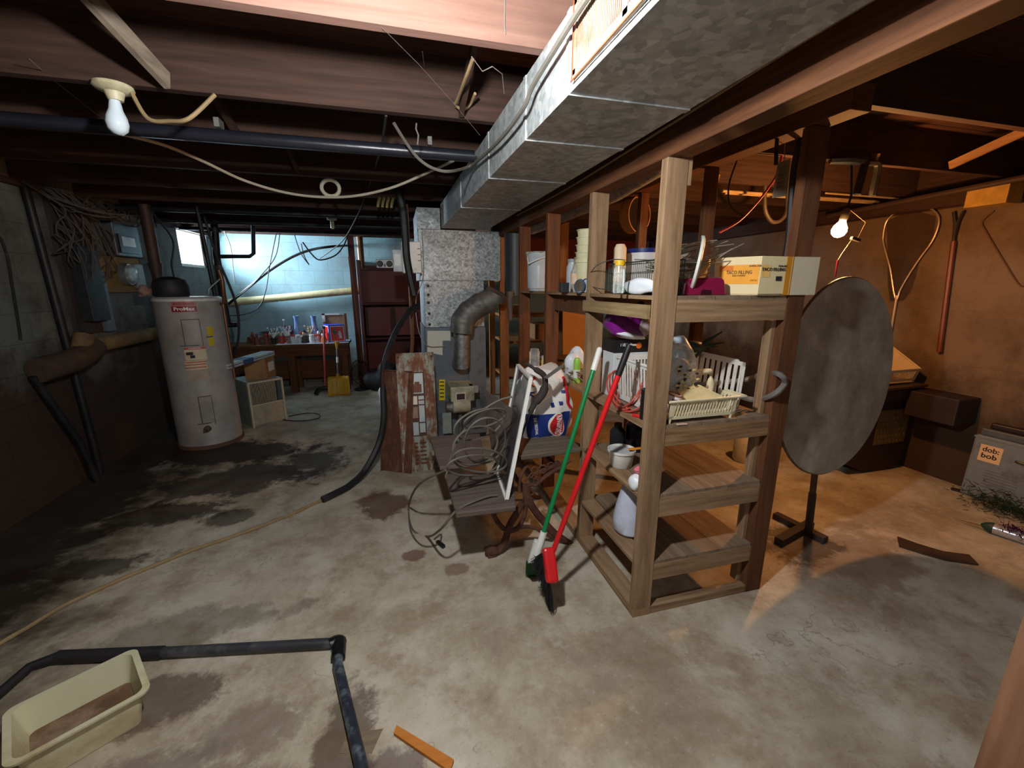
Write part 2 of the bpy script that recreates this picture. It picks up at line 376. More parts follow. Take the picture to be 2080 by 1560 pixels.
# ================================================================ the room shell
XL, XR, YB, YF, ZC = -2.45, 4.1, 7.1, -1.6, 2.42
def floor_mat():
    t = NT('old_concrete_floor'); g = t.geo
    n1 = t.noise(g, 1.3, 12, 0.68, 0.2); n2 = t.noise(g, 4.5, 10, 0.7); n3 = t.noise(g, 34, 10, 0.8)
    n4 = t.noise(t.mapping(g, (1, 1, 1), (5, 3, 1)), 2.6, 12, 0.72, 0.2)
    col = t.ramp(n1, [(0.30, rgb(134, 121, 104)), (0.45, rgb(168, 157, 136)), (0.55, rgb(192, 184, 166)), (0.70, rgb(216, 212, 200))])
    col = t.mix(t.val(n2, 0.48, 0.68, 0, 0.75), col, rgb(140, 120, 96))
    col = t.mix(t.val(n4, 0.56, 0.70, 0, 0.8), col, rgb(206, 204, 194))
    col = t.mix(t.val(n3, 0.56, 0.70, 0, 0.6), col, rgb(98, 86, 74)); col = t.mix(t.val(n3, 0.44, 0.34, 0, 0.45), col, rgb(210, 206, 196))
    sx = t.n('ShaderNodeSeparateXYZ'); t.l(g, sx.inputs[0]); X, Y = sx.outputs[0], sx.outputs[1]
    # oil and damp stains along the left wall and round the water heater
    edge = t.math('ADD', X, t.math('MULTIPLY', t.math('SUBTRACT', n1, 0.5), 2.6))
    wall = t.val(edge, -1.45, -2.0)
    col = t.mix(t.math('MULTIPLY', wall, 0.93), col, rgb(34, 28, 25))
    def spot(cx, cy, rx, ry, amt, c, jag=0.9, src=n4):
        nonlocal col
        a = t.math('DIVIDE', t.math('SUBTRACT', X, cx), rx); b = t.math('DIVIDE', t.math('SUBTRACT', Y, cy), ry)
        d = t.math('SQRT', t.math('ADD', t.math('MULTIPLY', a, a), t.math('MULTIPLY', b, b)))
        d = t.math('ADD', d, t.math('MULTIPLY', t.math('SUBTRACT', src, 0.5), 4*jag))
        col = t.mix(t.math('MULTIPLY', t.val(d, 1.05, 0.75), amt), col, c)
    dk = rgb(46, 36, 30)
    for q in ((-1.25, 3.55, 0.7, 0.35, 0.85, rgb(52, 46, 42)), (-0.75, 3.75, 0.32, 0.38, 0.85, rgb(58, 54, 52)), (-1.5, 3.1, 0.42, 0.16, 0.85, dk),
              (-1.7, 4.2, 0.8, 0.35, 0.9, dk), (-1.15, 2.95, 0.16, 0.1, 0.7, dk), (-1.75, 2.55, 0.45, 0.1, 0.8, dk),
              (-0.17, 2.85, 0.15, 0.2, 0.8, rgb(84, 52, 38)), (-1.0, 1.9, 0.45, 0.12, 0.5, rgb(90, 84, 74)),
              (-0.85, 1.15, 0.35, 0.2, 0.6, rgb(106, 92, 82)), (-0.55, 1.35, 0.2, 0.12, 0.5, rgb(110, 96, 86)), (-0.9, 1.55, 0.25, 0.12, 0.7, rgb(70, 50, 38)), (-0.25, 1.1, 0.10, 0.35, 0.75, rgb(80, 62, 48)),
              (0.02, 2.18, 0.08, 0.06, 0.8, rgb(112, 76, 60)), (0.24, 2.0, 0.07, 0.05, 0.7, rgb(120, 90, 72)), (0.72, 1.92, 0.1, 0.1, 0.5, rgb(128, 92, 66)),
              (2.5, 1.5, 0.4, 0.3, 0.45, rgb(104, 68, 44)), (-0.1, 1.05, 0.12, 0.12, 0.7, rgb(92, 74, 74)), (2.25, 1.72, 0.25, 0.18, 0.7, rgb(60, 46, 38))): spot(*q)
    # a long tan drip line and hair cracks
    v = t.n('ShaderNodeTexVoronoi'); v.feature = 'DISTANCE_TO_EDGE'; v.inputs['Scale'].default_value = 0.8
    dn = t.n('ShaderNodeTexNoise'); t.l(g, dn.inputs['Vector']); dn.inputs['Scale'].default_value = 5; dn.inputs['Detail'].default_value = 8
    mxv = t.n('ShaderNodeMix'); mxv.data_type = 'VECTOR'; mxv.inputs[0].default_value = 0.4
    t.l(g, mxv.inputs[4]); t.l(dn.outputs['Color'], mxv.inputs[5]); t.l(mxv.outputs[1], v.inputs['Vector'])
    col = t.mix(t.math('MULTIPLY', t.val(v.outputs['Distance'], 0.0035, 0.0, 0, 0.55), t.val(n1, 0.5, 0.56)), col, rgb(100, 86, 72))
    t.color(col); t.rough(t.val(wall, 0, 1, 0.75, 0.42)); t.b.inputs['Specular IOR Level'].default_value = 0.35
    h = t.math('ADD', t.math('MULTIPLY', n2, 0.6), t.math('MULTIPLY', n3, 0.5)); t.bump(h, 0.35, 0.012)
    return t.m
struct(MB().box(XL-0.2, XR+0.2, YF-0.2, YB+0.2, -0.12, 0).build('floor', floor_mat()))
m_left = blocks('left_block_paint', rgb(112, 114, 110), rgb(76, 72, 64), 'x', rgb(66, 53, 44), 0.95)
m_back = blocks('blue_block_paint', rgb(150, 186, 194), rgb(136, 158, 164), 'y', rgb(108, 98, 88), 0.5)
m_right = blocks('tan_block', rgb(124, 104, 84), rgb(98, 80, 63), 'x', rgb(72, 56, 43), 0.65, 0.9)
wl = MB(); wy0, wy1, wz0, wz1 = 6.14, 6.98, 1.73, 2.2
wl.box(XL-0.2, XL, YF, wy0, 0, ZC).box(XL-0.2, XL, wy1, YB, 0, ZC).box(XL-0.2, XL, wy0, wy1, 0, wz0).box(XL-0.2, XL, wy0, wy1, wz1, ZC)
struct(wl.build('wall_left', m_left))
struct(MB().box(XL-0.2, XR+0.2, YB, YB+0.2, 0, ZC).build('wall_back', m_back))
struct(MB().box(XR, XR+0.2, YF, YB, 0, 2.07).build('wall_right', m_right))
struct(MB().box(XR+0.01, XR+0.2, YF, YB, 2.071, ZC).build('trim_3', jy))
struct(MB().box(XL-0.2, XR+0.2, YF-0.2, YF, 0, ZC).build('wall_front', m_right))
cm = MB()
for k in range(44):
    y = YF+0.2*k
    cm.box(XL-0.2, XR+0.2, y+0.002, y+0.198, ZC, ZC+0.022)
cm.box(XL-0.2, XR+0.2, YF-0.2, YB+0.2, ZC+0.022, ZC+0.05)
struct(cm.build('ceiling', wood('subfloor', rgb(46, 28, 24), rgb(84, 54, 44), 'x', dirt=rgb(34, 24, 22))))
# window in the left wall
wf = MB(); a, b = XL-0.11, XL-0.06
wf.box(a, b, wy0, wy0+0.04, wz0, wz1).box(a, b, wy1-0.04, wy1, wz0, wz1).box(a, b, wy0+0.04, wy1-0.04, wz0, wz0+0.04).box(a, b, wy0+0.04, wy1-0.04, wz1-0.04, wz1)
wf.box(a+0.01, b-0.01, 6.55, 6.57, wz0+0.04, wz1-0.04)
wo = struct(wf.build('window_1', plain('window_paint', rgb(190, 190, 184), 0.6)))
MB().box(XL-0.09, XL-0.086, wy0+0.04, wy1-0.04, wz0+0.04, wz1-0.04).build('window_pane', glassy('window_glass', op=0.08), wo)
# sill plates on top of the side walls
struct(MB().box(XR-0.05, XR, YF, YB, 2.08, 2.2).build('trim_1', jy))
struct(MB().box(XL, XL+0.04, YF, YB, 2.16, 2.2).build('trim_2', jy))
# ---------------------------------------------------------------- joists
ORD = ['first', 'second', 'third', 'fourth', 'fifth', 'sixth', 'seventh', 'eighth', 'ninth', 'tenth']
JY = [1.42+0.6125*i for i in range(10)]
for i, y in enumerate(JY):
    if y > YB-0.1: continue
    ml = wood('pinkish_joist', rgb(112, 84, 74), rgb(142, 108, 96), 'x', gscale=0.8, dirt=rgb(110, 78, 66)) if i == 0 else jx
    o = MB().box(XL+0.001, 1.02, y-0.019, y+0.019, 2.2, ZC).build('ceiling_joist', ml)
    tag(o, ['broad pinkish brown ceiling joist nearest the camera, left of the duct', 'brown ceiling joist that carries the white lamp holder, left of the duct'][i] if i < 2 else
        'dark brown ceiling joist left of the duct, %s from the front' % ORD[i], 'joist', 'joists left of the duct')
    o = MB().box(1.025, XR-0.001, y+0.02, y+0.058, 2.2, ZC).build('ceiling_joist', jx)
    tag(o, 'brown ceiling joist right of the long beam, %s from the front' % ORD[i], 'joist', 'joists right of the beam')
# bridging strips between joists
def strip(p, q, label, m=None, w=0.045, h=0.02):
    return tag(MB().bar(p, q, w, h, (1, 0, 0)).build('bridging_strip', m or wood('grey_strip', rgb(118, 104, 90), rgb(156, 142, 124), 'y')), label, 'bridging strip', 'bridging between the joists')
strip((-0.74, 1.985, 2.215), (-0.84, 1.45, 2.39), 'pale grey bridging strip slanting up beside the unlit bulb', w=0.06)
strip((-0.70, 2.6, 2.22), (-0.70, 2.07, 2.38), 'dim bridging strip slanting behind the joist with the unlit bulb', jy)
strip((-0.55, 3.2, 2.22), (-0.55, 2.68, 2.38), 'dim bridging strip between the third and fourth joists on the left', jy)
strip((0.32, 2.0, 2.22), (0.32, 1.46, 2.38), 'brown bridging strip close to the left side of the duct', jy)
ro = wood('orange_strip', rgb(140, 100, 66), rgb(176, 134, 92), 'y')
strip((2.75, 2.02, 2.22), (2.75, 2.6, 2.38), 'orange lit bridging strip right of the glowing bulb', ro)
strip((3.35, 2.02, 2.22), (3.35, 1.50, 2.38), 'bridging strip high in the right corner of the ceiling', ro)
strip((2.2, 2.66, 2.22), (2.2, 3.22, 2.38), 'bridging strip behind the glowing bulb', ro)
# ---------------------------------------------------------------- beam and partition posts
beam = tag(MB().box(0.976, 1.065, -0.6, 5.2, 1.95, 2.198).build('support_beam', by_, bevel=0.003),
           'long brown timber beam beside the metal duct, resting on the shelf posts', 'beam')
tag(MB().box(1.60, 1.70, 1.30, 4.3, 2.11, 2.198).build('support_beam', by_, bevel=0.003),
    'shorter dark timber beam over the rear right shelf posts', 'beam')
cable('beam_cable', 'thin pale cable stapled along the left face of the long beam', [(0.972, 0.3, 2.06), (0.971, 0.9, 2.065), (0.972, 1.5, 2.05), (0.972, 2.4, 2.03), (0.972, 3.4, 2.04)], 0.005, tancable)
sh = thing('shelving_unit', 'large open timber shelf of posts and boards in the middle of the cellar', 'shelf', (1.33, 1.8, 0))
PYs = [1.447, 2.05, 2.70, 3.33]
for i, y in enumerate(PYs):
    zt = 1.95
    mm = wz if i < 2 else bz_
    MB().box(0.976, 1.065, y, y+0.038, 0.04, zt).build('post', mm, sh, bevel=0.002)
# the front post runs on up past the beam, its upper end cut to a curve
mb = MB(); pts = [(1.065, 0), (1.04, 0.0), (1.04, 0.19), (1.082, 0.19), (1.09, 0.10), (1.075, 0.05)]
mb = MB().box(1.066, 1.082, 1.449, 1.485, 1.86, 2.12)
mb.build('post_cleat', wz, sh)
for y, zt in ((1.447, 2.108), (2.05, 2.108), (2.70, 2.108)):
    MB().box(1.61 if y < 2 else 1.64, 1.70, y, y+0.045, 0.0, zt).build('post', bz_, sh, bevel=0.002)
# inner light stud beside the front right post
MB().box(1.585, 1.609, 1.487, 1.53, 0.04, 1.35).build('stud', wz, sh, bevel=0.002)
# floor plates
MB().box(0.976, 1.065, 1.486, 4.6, 0.0, 0.04).build('sill_plate', wy, sh, bevel=0.002)
MB().box(1.066, 1.609, 1.449, 1.487, 0.0, 0.04).build('sill_plate', wx, sh, bevel=0.002)
MB().box(0.976, 1.065, 1.447, 1.485, 0.0, 0.04).build('sill_plate', wz, sh)
# cross rails facing the camera, and boards
for z0, z1 in ((1.356, 1.445), (0.832, 0.912), (0.50, 0.594), (0.18, 0.262)):
    MB().box(1.066, 1.609, 1.449, 1.485, z0, z1).build('rail', wood('knotty_timber', rgb(100, 74, 50), rgb(166, 132, 96), 'x', gscale=1.5) if z0 == 0.832 else wx, sh, bevel=0.002)
    MB().box(1.066, 1.63, 2.09, 2.125, z0, z1).build('rail', wx, sh, bevel=0.002)
for z, ye in ((1.445, 3.37), (0.912, 3.3), (0.594, 2.08), (0.262, 2.08)):
    s0 = [(1.067, 1.608, 1.452, 2.048)]
    n = 3 if z < 1.4 else 3
    for k in range(n):
        xa = 1.068+0.54/n*k; xb = xa+0.54/n-0.004
        MB().box(xa, xb, 1.45, ye, z, z+0.016).build('shelf_board', wood('board', rgb(104, 86, 70), rgb(150, 130, 108), 'y'), sh)
    MB().box(0.978, 1.064, 1.487, 2.049, z, z+0.016).build('shelf_board', wy, sh)
    if z > 0.9: MB().box(0.978, 1.064, 2.09, 2.698, z, z+0.016).build('shelf_board', wy, sh)
    if z > 1.4: MB().box(0.978, 1.064, 2.74, 3.328, z, z+0.016).build('shelf_board', wy, sh)
MB().box(0.96, 0.975, 1.487, 2.09, 1.37, 1.425).build('side_rail', wood('pale_strip', rgb(120, 98, 68), rgb(168, 146, 108), 'y'), sh)
MB().box(1.03, 1.06, 2.09, 2.69, 1.34, 1.44).build('side_rail', bz_, sh)
# far studs of the partition, lit orange
for k, (a, b) in enumerate((((1.64, 3.4)), ((1.0, 4.1)), ((1.7, 4.3)))):
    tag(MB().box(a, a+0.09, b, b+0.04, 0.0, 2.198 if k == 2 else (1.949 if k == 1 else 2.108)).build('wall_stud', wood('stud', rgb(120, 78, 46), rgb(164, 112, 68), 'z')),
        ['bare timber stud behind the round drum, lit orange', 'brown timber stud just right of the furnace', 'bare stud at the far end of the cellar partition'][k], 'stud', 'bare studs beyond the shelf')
# ---------------------------------------------------------------- the duct
du = thing('air_duct', 'big galvanised sheet metal air duct running under the joists to the furnace', 'duct', (0.66, 1.6, 2.0))
ZD0, ZD1 = 2.0, 2.198
def dx(y): return 0.485-(y-1.2)*0.0155
DXR = 0.862
d = MB(); ys = [-1.2, 1.29, 4.02]
vs = []; 
for y in ys: vs += [(dx(y), y, ZD0), (DXR, y, ZD0), (DXR, y, ZD1), (dx(y), y, ZD1)]
fs = [(0, 1, 2, 3), (8, 9, 10, 11)]
for i in range(2):
    for k in range(4): fs.append((4*i+k, 4*i+(k+1) % 4, 4*i+4+(k+1) % 4, 4*i+4+k))
d.add(vs, fs).build('duct_trunk', duct_m, du)
for px in (1143, 1062, 991, 935):
    y = px_(px, 200, 0.47).y
    q = MB(); x = dx(y)
    q.box(x-0.004, x, y-0.012, y+0.012, ZD0-0.004, ZD1).box(x, DXR, y-0.012, y+0.012, ZD0-0.004, ZD0)
    q.build('seam', duct_m, du)
g = thing('vent_grille', 'rust framed vent grille of thin vertical bars set in the side of the duct', 'vent', (0.47, 0.98, 2.03))
rust_white = plain('rusty_white_enamel', rgb(150, 138, 122), 0.5, var=0.05, dirt=rgb(150, 84, 48), dirt_amt=0.25, scale=20)
gx = 0.484; gy0, gy1, gz0, gz1 = 0.62, 1.15, 2.025, 2.19
f = MB()
f.box(gx-0.008, gx+0.004, gy0, gy1, gz0-0.006, gz0+0.012).box(gx-0.008, gx+0.004, gy0, gy1, gz1-0.012, gz1)
f.box(gx-0.008, gx+0.004, gy0, gy0+0.015, gz0, gz1).box(gx-0.008, gx+0.004, gy1-0.015, gy1, gz0, gz1).box(gx-0.008, gx+0.004, 0.88, 0.9, gz0, gz1)
f.build('frame', rust_white, g)
f = MB(); f.box(gx-0.010, gx-0.008, gy0-0.01, gy1+0.01, gz0-0.012, gz0-0.008); f.box(gx-0.010, gx-0.008, gy1, gy1+0.004, gz0-0.01, gz1)
f.build('rust_line', plain('rust', rgb(150, 70, 36), 0.8), g)
f = MB(); y = gy0+0.02
while y < gy1-0.02: f.box(gx-0.006, gx-0.001, y, y+0.0035, gz0+0.012, gz1-0.012); y += 0.0085
f.build('grille_bars', rust_white, g)
MB().box(gx-0.0015, gx-0.0005, gy0+0.015, gy1-0.015, gz0+0.012, gz1-0.012).build('opening', plain('dark_opening', rgb(38, 30, 26), 0.9), g)
# ================================================================ furnace
fu = thing('furnace', 'tall grey furnace with spangled galvanised plenum at the end of the duct', 'furnace', (0.55, 4.3, 0))
grey = plain('furnace_grey', rgb(108, 118, 128), 0.45, 0.2, 0.08, dirt=rgb(80, 78, 76), dirt_amt=0.3)
MB().box(0.255, 0.83, 4.02, 4.75, 0.03, 1.115).build('cabinet', grey, fu, bevel=0.006)
MB().box(0.27, 0.82, 4.0, 4.7, 0.0, 0.03).build('base', black_p, fu)
MB().box(0.265, 0.825, 4.03, 4.72, 1.116, 1.545).build('lower_plenum', plenum_m, fu, bevel=0.003)
MB().box(0.235, 0.99, 4.03, 4.72, 1.546, 1.99).build('upper_plenum', plenum_m, fu, bevel=0.003)
MB().box(0.235, 0.435, 4.03, 4.72, 1.991, 2.17).build('upper_plenum', plenum_m, fu)
MB().box(0.66, 0.83, 4.0, 4.018, 0.45, 1.105).build('access_panel', grey, fu, bevel=0.003)
MB().box(0.235, 0.985, 4.018, 4.029, 1.546, 1.556).build('flange', plenum_m, fu)
for (x, z) in ((0.30, 1.50), (0.30, 1.42), (0.30, 1.35), (0.30, 1.25), (0.30, 1.15)):
    MB().lathe([(0.012, 0), (0.012, 0.03), (0, 0.032)], 10, frame((x, 4.03, z), (1, 0, 0), (0, 0, 1))).build('control_knob', black_p, fu, smooth=True)
q = PY(4.012, (868, 672), (913, 672), (913, 712), (868, 712))
MB().slab(PY(4.018, (868, 672), (915, 672), (915, 692), (868, 692)), 0.003).build('notice_sheet', paper, fu)
MB().slab(PY(4.018, (868, 692), (899, 692), (899, 722), (868, 715)), 0.003).build('notice_sheet', paper, fu)
ye = MB().slab(PY(4.018, (892, 771), (904, 771), (904, 813), (892, 813)), 0.003).build('yellow_sticker', plain('sticker_yellow', rgb(238, 214, 30), 0.5, var=0.03), fu)
m = MB()
for k in range(5): m.slab(PY(4.012, (893.5, 775+k*7.5), (902, 775+k*7.5), (902, 777+k*7.5), (893.5, 777+k*7.5)), 0.002)
m.build('print', ink, ye)
# oil burner at the foot
bu = MB().box(0.44, 0.66, 3.72, 4.0, 0.46, 0.60).build('burner_housing', plain('burner_beige', rgb(196, 190, 160), 0.5, 0, 0.1, dirt=rgb(80, 70, 60), dirt_amt=0.4), fu, bevel=0.01)
MB().tube([(0.46, 3.78, 0.42), (0.62, 3.78, 0.42)], 0.078, 20).build('burner_motor', plain('burner_beige', (0, 0, 0, 1)), fu, smooth=True, bevel=0.005)
MB().tube([(0.40, 3.78, 0.40), (0.46, 3.78, 0.40)], 0.055, 16).build('burner_coupling', flue_m, fu, smooth=True)
MB().box(0.62, 0.70, 3.74, 3.82, 0.53, 0.60).build('junction_box', plain('jbox', rgb(170, 168, 160), 0.5, 0.3), fu, bevel=0.003)
MB().box(0.485, 0.575, 3.714, 3.72, 0.475, 0.545).build('burner_label', paper, bu)
MB().box(0.493, 0.567, 3.711, 3.714, 0.483, 0.538).build('label_print', plain('label_dark', rgb(70, 44, 34), 0.6), bu)
MB().tube([(0.54, 3.86, 0.0), (0.54, 3.86, 0.47)], 0.02, 10).build('burner_leg', flue_m, fu)
MB().box(0.36, 0.44, 3.735, 3.74, 0.16, 0.36, Matrix.Rotation(0, 4, 'Y')).build('hanging_tag', plain('tag', rgb(150, 160, 156), 0.6), fu)
# flue pipe
fl = thing('flue_pipe', 'dull metal flue pipe with a segmented elbow rising out of the furnace front', 'pipe', (0.5, 3.8, 0.85))
p = PY(3.85, (938, 742), (938, 672)); 
MB().tube([(p[0].x, 3.98, p[0].z), p[0], p[1]], 0.075, 20).build('lower_pipe', galv('flue_bright', 0.22, 0.4), fl, smooth=True)
e = PY(3.82, (938, 676), (940, 652), (953, 634), (975, 619), (1003, 607))
mbs = MB()
for a, b in zip(e[:-1], e[1:]):
    mbs.tube([a, b], 0.104, 22)
mbs.build('elbow', flue_m, fl, smooth=True)
mb2 = MB()
for a in e[1:-1]: mb2.blob(a, 0.108, 0.108, 0.108, 0, n=20, m=10)
mb2.build('elbow_seam', flue_m, fl, smooth=True)
e2 = [e[-1]]+PY(3.80, (1045, 590))+[py_(1056, 560, 3.8)]
MB().tube([e[-1], Vector((0.90, 3.80, py_(1035, 593, 3.8).z))], 0.1, 22).build('upper_pipe', flue_m, fl, smooth=True)
tag(MB().tube([py_(1080, 462, 3.6), py_(1248, 392, 2.75), py_(1345, 332, 2.25), Vector((1.36, 2.07, 2.16))], 0.058, 18).build('round_duct', duct_m, smooth=True), 'silver round duct slanting up behind the shelf posts to the joists', 'duct')
MB().tube(PY(3.82, (1046, 600), (1046, 440)), 0.095, 22).build('riser_pipe', plain('riser_dark', rgb(72, 78, 82), 0.5, 0.5, 0.15), fl, smooth=True)
dp = MB().tube(PY(3.66, (1036, 592), (1036, 650)), [0.035, 0.02], 12).build('draft_control', plain('draft_brown', rgb(98, 84, 76), 0.6), fl, smooth=True)
# white control boxes on the plenum side
cb = thing('control_box', 'larger white metal control box on the left front of the plenum', 'box', tuple(py_(836, 555, 3.98)))
q = PY(3.9, (815, 490), (857, 555)); a, b = q
MB().box(a.x, b.x, 3.9, 4.029, b.z, a.z).build('case', white_p, cb, bevel=0.006)
for k in range(3):
    z = a.z-0.06-0.05*k; MB().box(b.x-0.03, b.x-0.005, 3.897, 3.9, z, z+0.005).build('slot', ink, cb)
q = PY(4.05, (797, 507), (815, 552)); a, b = q
ob = MB().box(a.x, b.x+0.03, 4.031, 4.2, b.z, a.z).build('control_box', plain('box_grey_white', rgb(196, 200, 206), 0.5), bevel=0.004)
tag(ob, 'smaller white control box tucked behind the larger one by the plenum', 'box')
MB().box(a.x+0.012, b.x, 4.027, 4.031, b.z+0.05, a.z-0.04).build('door', white_p, ob)
# black hose and cable bundle hanging in front of the furnace
hp = PY(3.82, (806, 382), (818, 420), (823, 470), (826, 520), (833, 560), (842, 600))
cable('cable_bundle', 'thick black bundle of cables dropping past the white control box', [(hp[0].x-0.02, 3.84, 2.26)]+hp, 0.032, black_r, 'cable bundle')
h2 = [py_(850, 622, 3.9), py_(836, 628, 3.86), py_(815, 655, 3.8), py_(795, 695, 3.7), py_(780, 745, 3.6), py_(779, 800, 3.5), py_(780, 850, 3.45), py_(770, 900, 3.42), py_(742, 955, 3.3)]
h2 += [pz(712, 985, 0.03), pz(690, 998, 0.03), pz(655, 1015, 0.025)]
cable('drain_hose', 'thick black drain hose curving from the furnace down to the floor', h2, 0.026, black_r, 'hose')
cable('floor_tube', 'thin tan tube running along the floor from the black hose to the left', [pz(653, 1016, 0.012)]+PZ(0.010, (590, 1045), (519, 1073), (455, 1096), (389, 1118), (310, 1150), (238, 1180), (130, 1230), (60, 1272), (0, 1307), (-40, 1335)), 0.010, tancable, 'tube')
cable('thermostat_wire', 'thin pale wire drooping down the furnace front beside the paper notices', [py_(857, 470, 4.0), py_(860, 560, 3.99), py_(845, 610, 3.98), py_(850, 670, 3.98), py_(868, 702, 3.99), py_(905, 703, 3.99)], 0.004, whitecable, 'wire')
cable('thermostat_wire', 'dark wires looping between the control box and the gas knobs', [py_(832, 540, 3.9), py_(840, 580, 3.9), py_(838, 620, 3.95), py_(850, 640, 4.0)], 0.007, black_r, 'wire')
cq = PY(4.1, (834, 590), (838, 690), (834, 742)); tag(MB().tube([Vector((cq[0].x, 4.1, 2.2))]+cq+[Vector((cq[2].x, 4.1, 0.0))], 0.018, 8).build('copper_pipe', plain('dull_copper', rgb(140, 96, 62), 0.5, 0.4), smooth=True), 'thin copper coloured pipe standing left of the furnace cabinet', 'pipe')
tag(MB().tube([py_(834, 745, 4.1), py_(834, 742, 4.1)], 0.02, 6).build('pipe_cap', black_p), 'small dark cap under the copper coloured pipe', 'cap') if False else None
# ================================================================ rusty panels
def leaned(name, label, cat, quad, th, m, holes=None):
    return None
panel_m = None
def rust_panel_mat(name, base, rustamt):
    t = NT(name); n = t.noise(t.geo, 7, 10, 0.72); n2 = t.noise(t.mapping(t.geo, (3, 3, 0.5)), 9, 8, 0.7)
    f = t.math('ADD', t.math('MULTIPLY', n, 0.5), t.math('MULTIPLY', n2, 0.5))
    col = t.ramp(f, [(rustamt-0.07, base), (rustamt, rgb(128, 88, 66)), (rustamt+0.12, rgb(92, 56, 40))])
    t.color(col); t.rough(0.8); t.b.inputs['Metallic'].default_value = 0.1; t.bump(f, 0.5, 0.01); return t.m
flaky = rust_panel_mat('flaking_grey', rgb(156, 166, 156), 0.52)
rusty = rust_panel_mat('rusty_sheet', rgb(150, 150, 138), 0.40)
def lean_frame(bl, br, tl_px, Yt):
    a = pz(*bl); b = pz(*br); return a, b
def panel(name, label, bl, br, top_y, lean, th):
    """an upright sheet: foot on the floor between two points, top leaned back"""
    a, b = pz(*bl), pz(*br); w = (b-a).length; x = (b-a).normalized(); back = Vector((-x.y, x.x, 0))
    mid = (a+b)/2; best = None
    for k in range(60, 200):
        L = k/100; p = mid+Vector((0, 0, math.cos(lean)*L))+back*math.sin(lean)*L
        f = p.x*math.sin(YAW)+p.y*math.cos(YAW); zz = p.z-EYE
        dd = f*math.cos(PITCH)-zz*math.sin(PITCH); py = 780-FPX*(f*math.sin(PITCH)+zz*math.cos(PITCH))/dd
        if best is None or abs(py-top_y) < best[0]: best = (abs(py-top_y), L)
    L = best[1]; up = Vector((0, 0, math.cos(lean)))+back*math.sin(lean)
    n = x.cross(up)
    M = Matrix(((x.x, up.x, n.x, a.x), (x.y, up.y, n.y, a.y), (x.z, up.z, n.z, a.z), (0, 0, 0, 1)))
    return M, w, L
M, w, L = panel('', '', (818, 960), (892, 952), 716, R(7), 0.02)
pa = thing('breaker_panel_cover', 'tall flaking grey metal breaker panel cover leaning in front of the furnace', 'panel', tuple(M.translation))
c0, c1 = w*0.32, w*0.72
m = MB().box(0, c0, 0, L, 0, 0.012, M).box(c1, w, 0, L, 0, 0.012, M).box(c0, c1, 0, L*0.30, 0, 0.012, M).box(c0, c1, L*0.84, L, 0, 0.012, M)
m.build('cover_sheet', flaky, pa)
m = MB().box(0, 0.01, 0, L, 0.012, 0.02, M).box(w-0.01, w, 0, L, 0.012, 0.02, M).box(0, w, L-0.01, L, 0.012, 0.02, M); m.build('rim', flaky, pa)
MB().box(c0, c1, L*0.30, L*0.84, -0.02, 0.0, M).build('inner_plate', plain('inner_brown', rgb(88, 58, 50), 0.7, 0, 0.3), pa)
wm = plain('pale_metal', rgb(186, 200, 204), 0.4, 0.3, 0.1)
f0, f1 = c0+0.01, c1-0.01; cw = f1-f0
MB().box(f0, f1, L*0.66, L*0.83, 0.001, 0.006, M).build('window_plate', wm, pa)
MB().box(f0+0.015, f1-0.015, L*0.67, L*0.74, 0.006, 0.009, M).box(f0+0.03, f1-0.03, L*0.74, L*0.76, 0.006, 0.009, M).build('window_stain', plain('brown_stain', rgb(120, 80, 66), 0.7), pa)
for (u0, u1, v0, v1, mm) in ((0, .45, .57, .64, paper), (.55, 1, .61, .64, wm), (.55, 1, .57, .60, wm), (0, .45, .455, .55, plain('tan_plate', rgb(150, 122, 108), 0.6)), (.55, 1, .42, .56, wm), (0, .45, .31, .42, wm), (.55, 1, .33, .41, wm)):
    MB().box(f0+cw*u0, f0+cw*u1, L*v0, L*v1, 0.001, 0.008, M).build('breaker_blank', mm, pa)
for u in (.06, .94):
    MB().lathe([(0.008, 0), (0.008, 0.004), (0, 0.006)], 10, M @ T(w*u, L*0.965, 0.012)).build('screw', ink, pa)
m = MB()
for k in range(6): m.box(c0+0.012, c0+cw*0.42, L*(0.06+0.035*k), L*(0.075+0.035*k), 0.012, 0.016, M).box(c0+cw*0.58, c1-0.012, L*(0.06+0.035*k), L*(0.075+0.035*k), 0.012, 0.016, M)
m.build('louvres', rusty, pa)
M, w, L = panel('', '', (777, 950), (836, 957), 751, R(9), 0.02)
M = Matrix.Translation((0, -0.045, 0)) @ M
pb = MB().box(0, w, 0, L, 0, 0.012, M).box(0, 0.008, 0, L, 0.012, 0.03, M).box(0, w, L-0.008, L, 0.012, 0.03, M).build('rusty_panel', rusty, bevel=0.002)
tag(pb, 'narrower rust brown metal sheet leaning at the left of the breaker cover', 'panel')
bl = MB().slab([pz(872, 958, 0.002), pz(905, 957, 0.002), pz(910, 925, 0.002), pz(880, 925, 0.002)], -0.012)
# ================================================================ old iron bench with board seats
be = thing('iron_bench', 'old slatted bench with rusty ornate cast iron ends and worn dark boards', 'bench', (0.6, 2.3, 0))
slab_m = wood('dark_board', rgb(74, 64, 60), rgb(112, 100, 94), 'x', 0.6, dirt=rgb(120, 112, 106), dirt_amt=0.3)
zs = 0.42
q = PZ(zs, (926, 1042), (1048, 1028), (1042, 962), (903, 962)); 
MB().slab(q, -0.03).build('seat_board', slab_m, be, bevel=0.006)
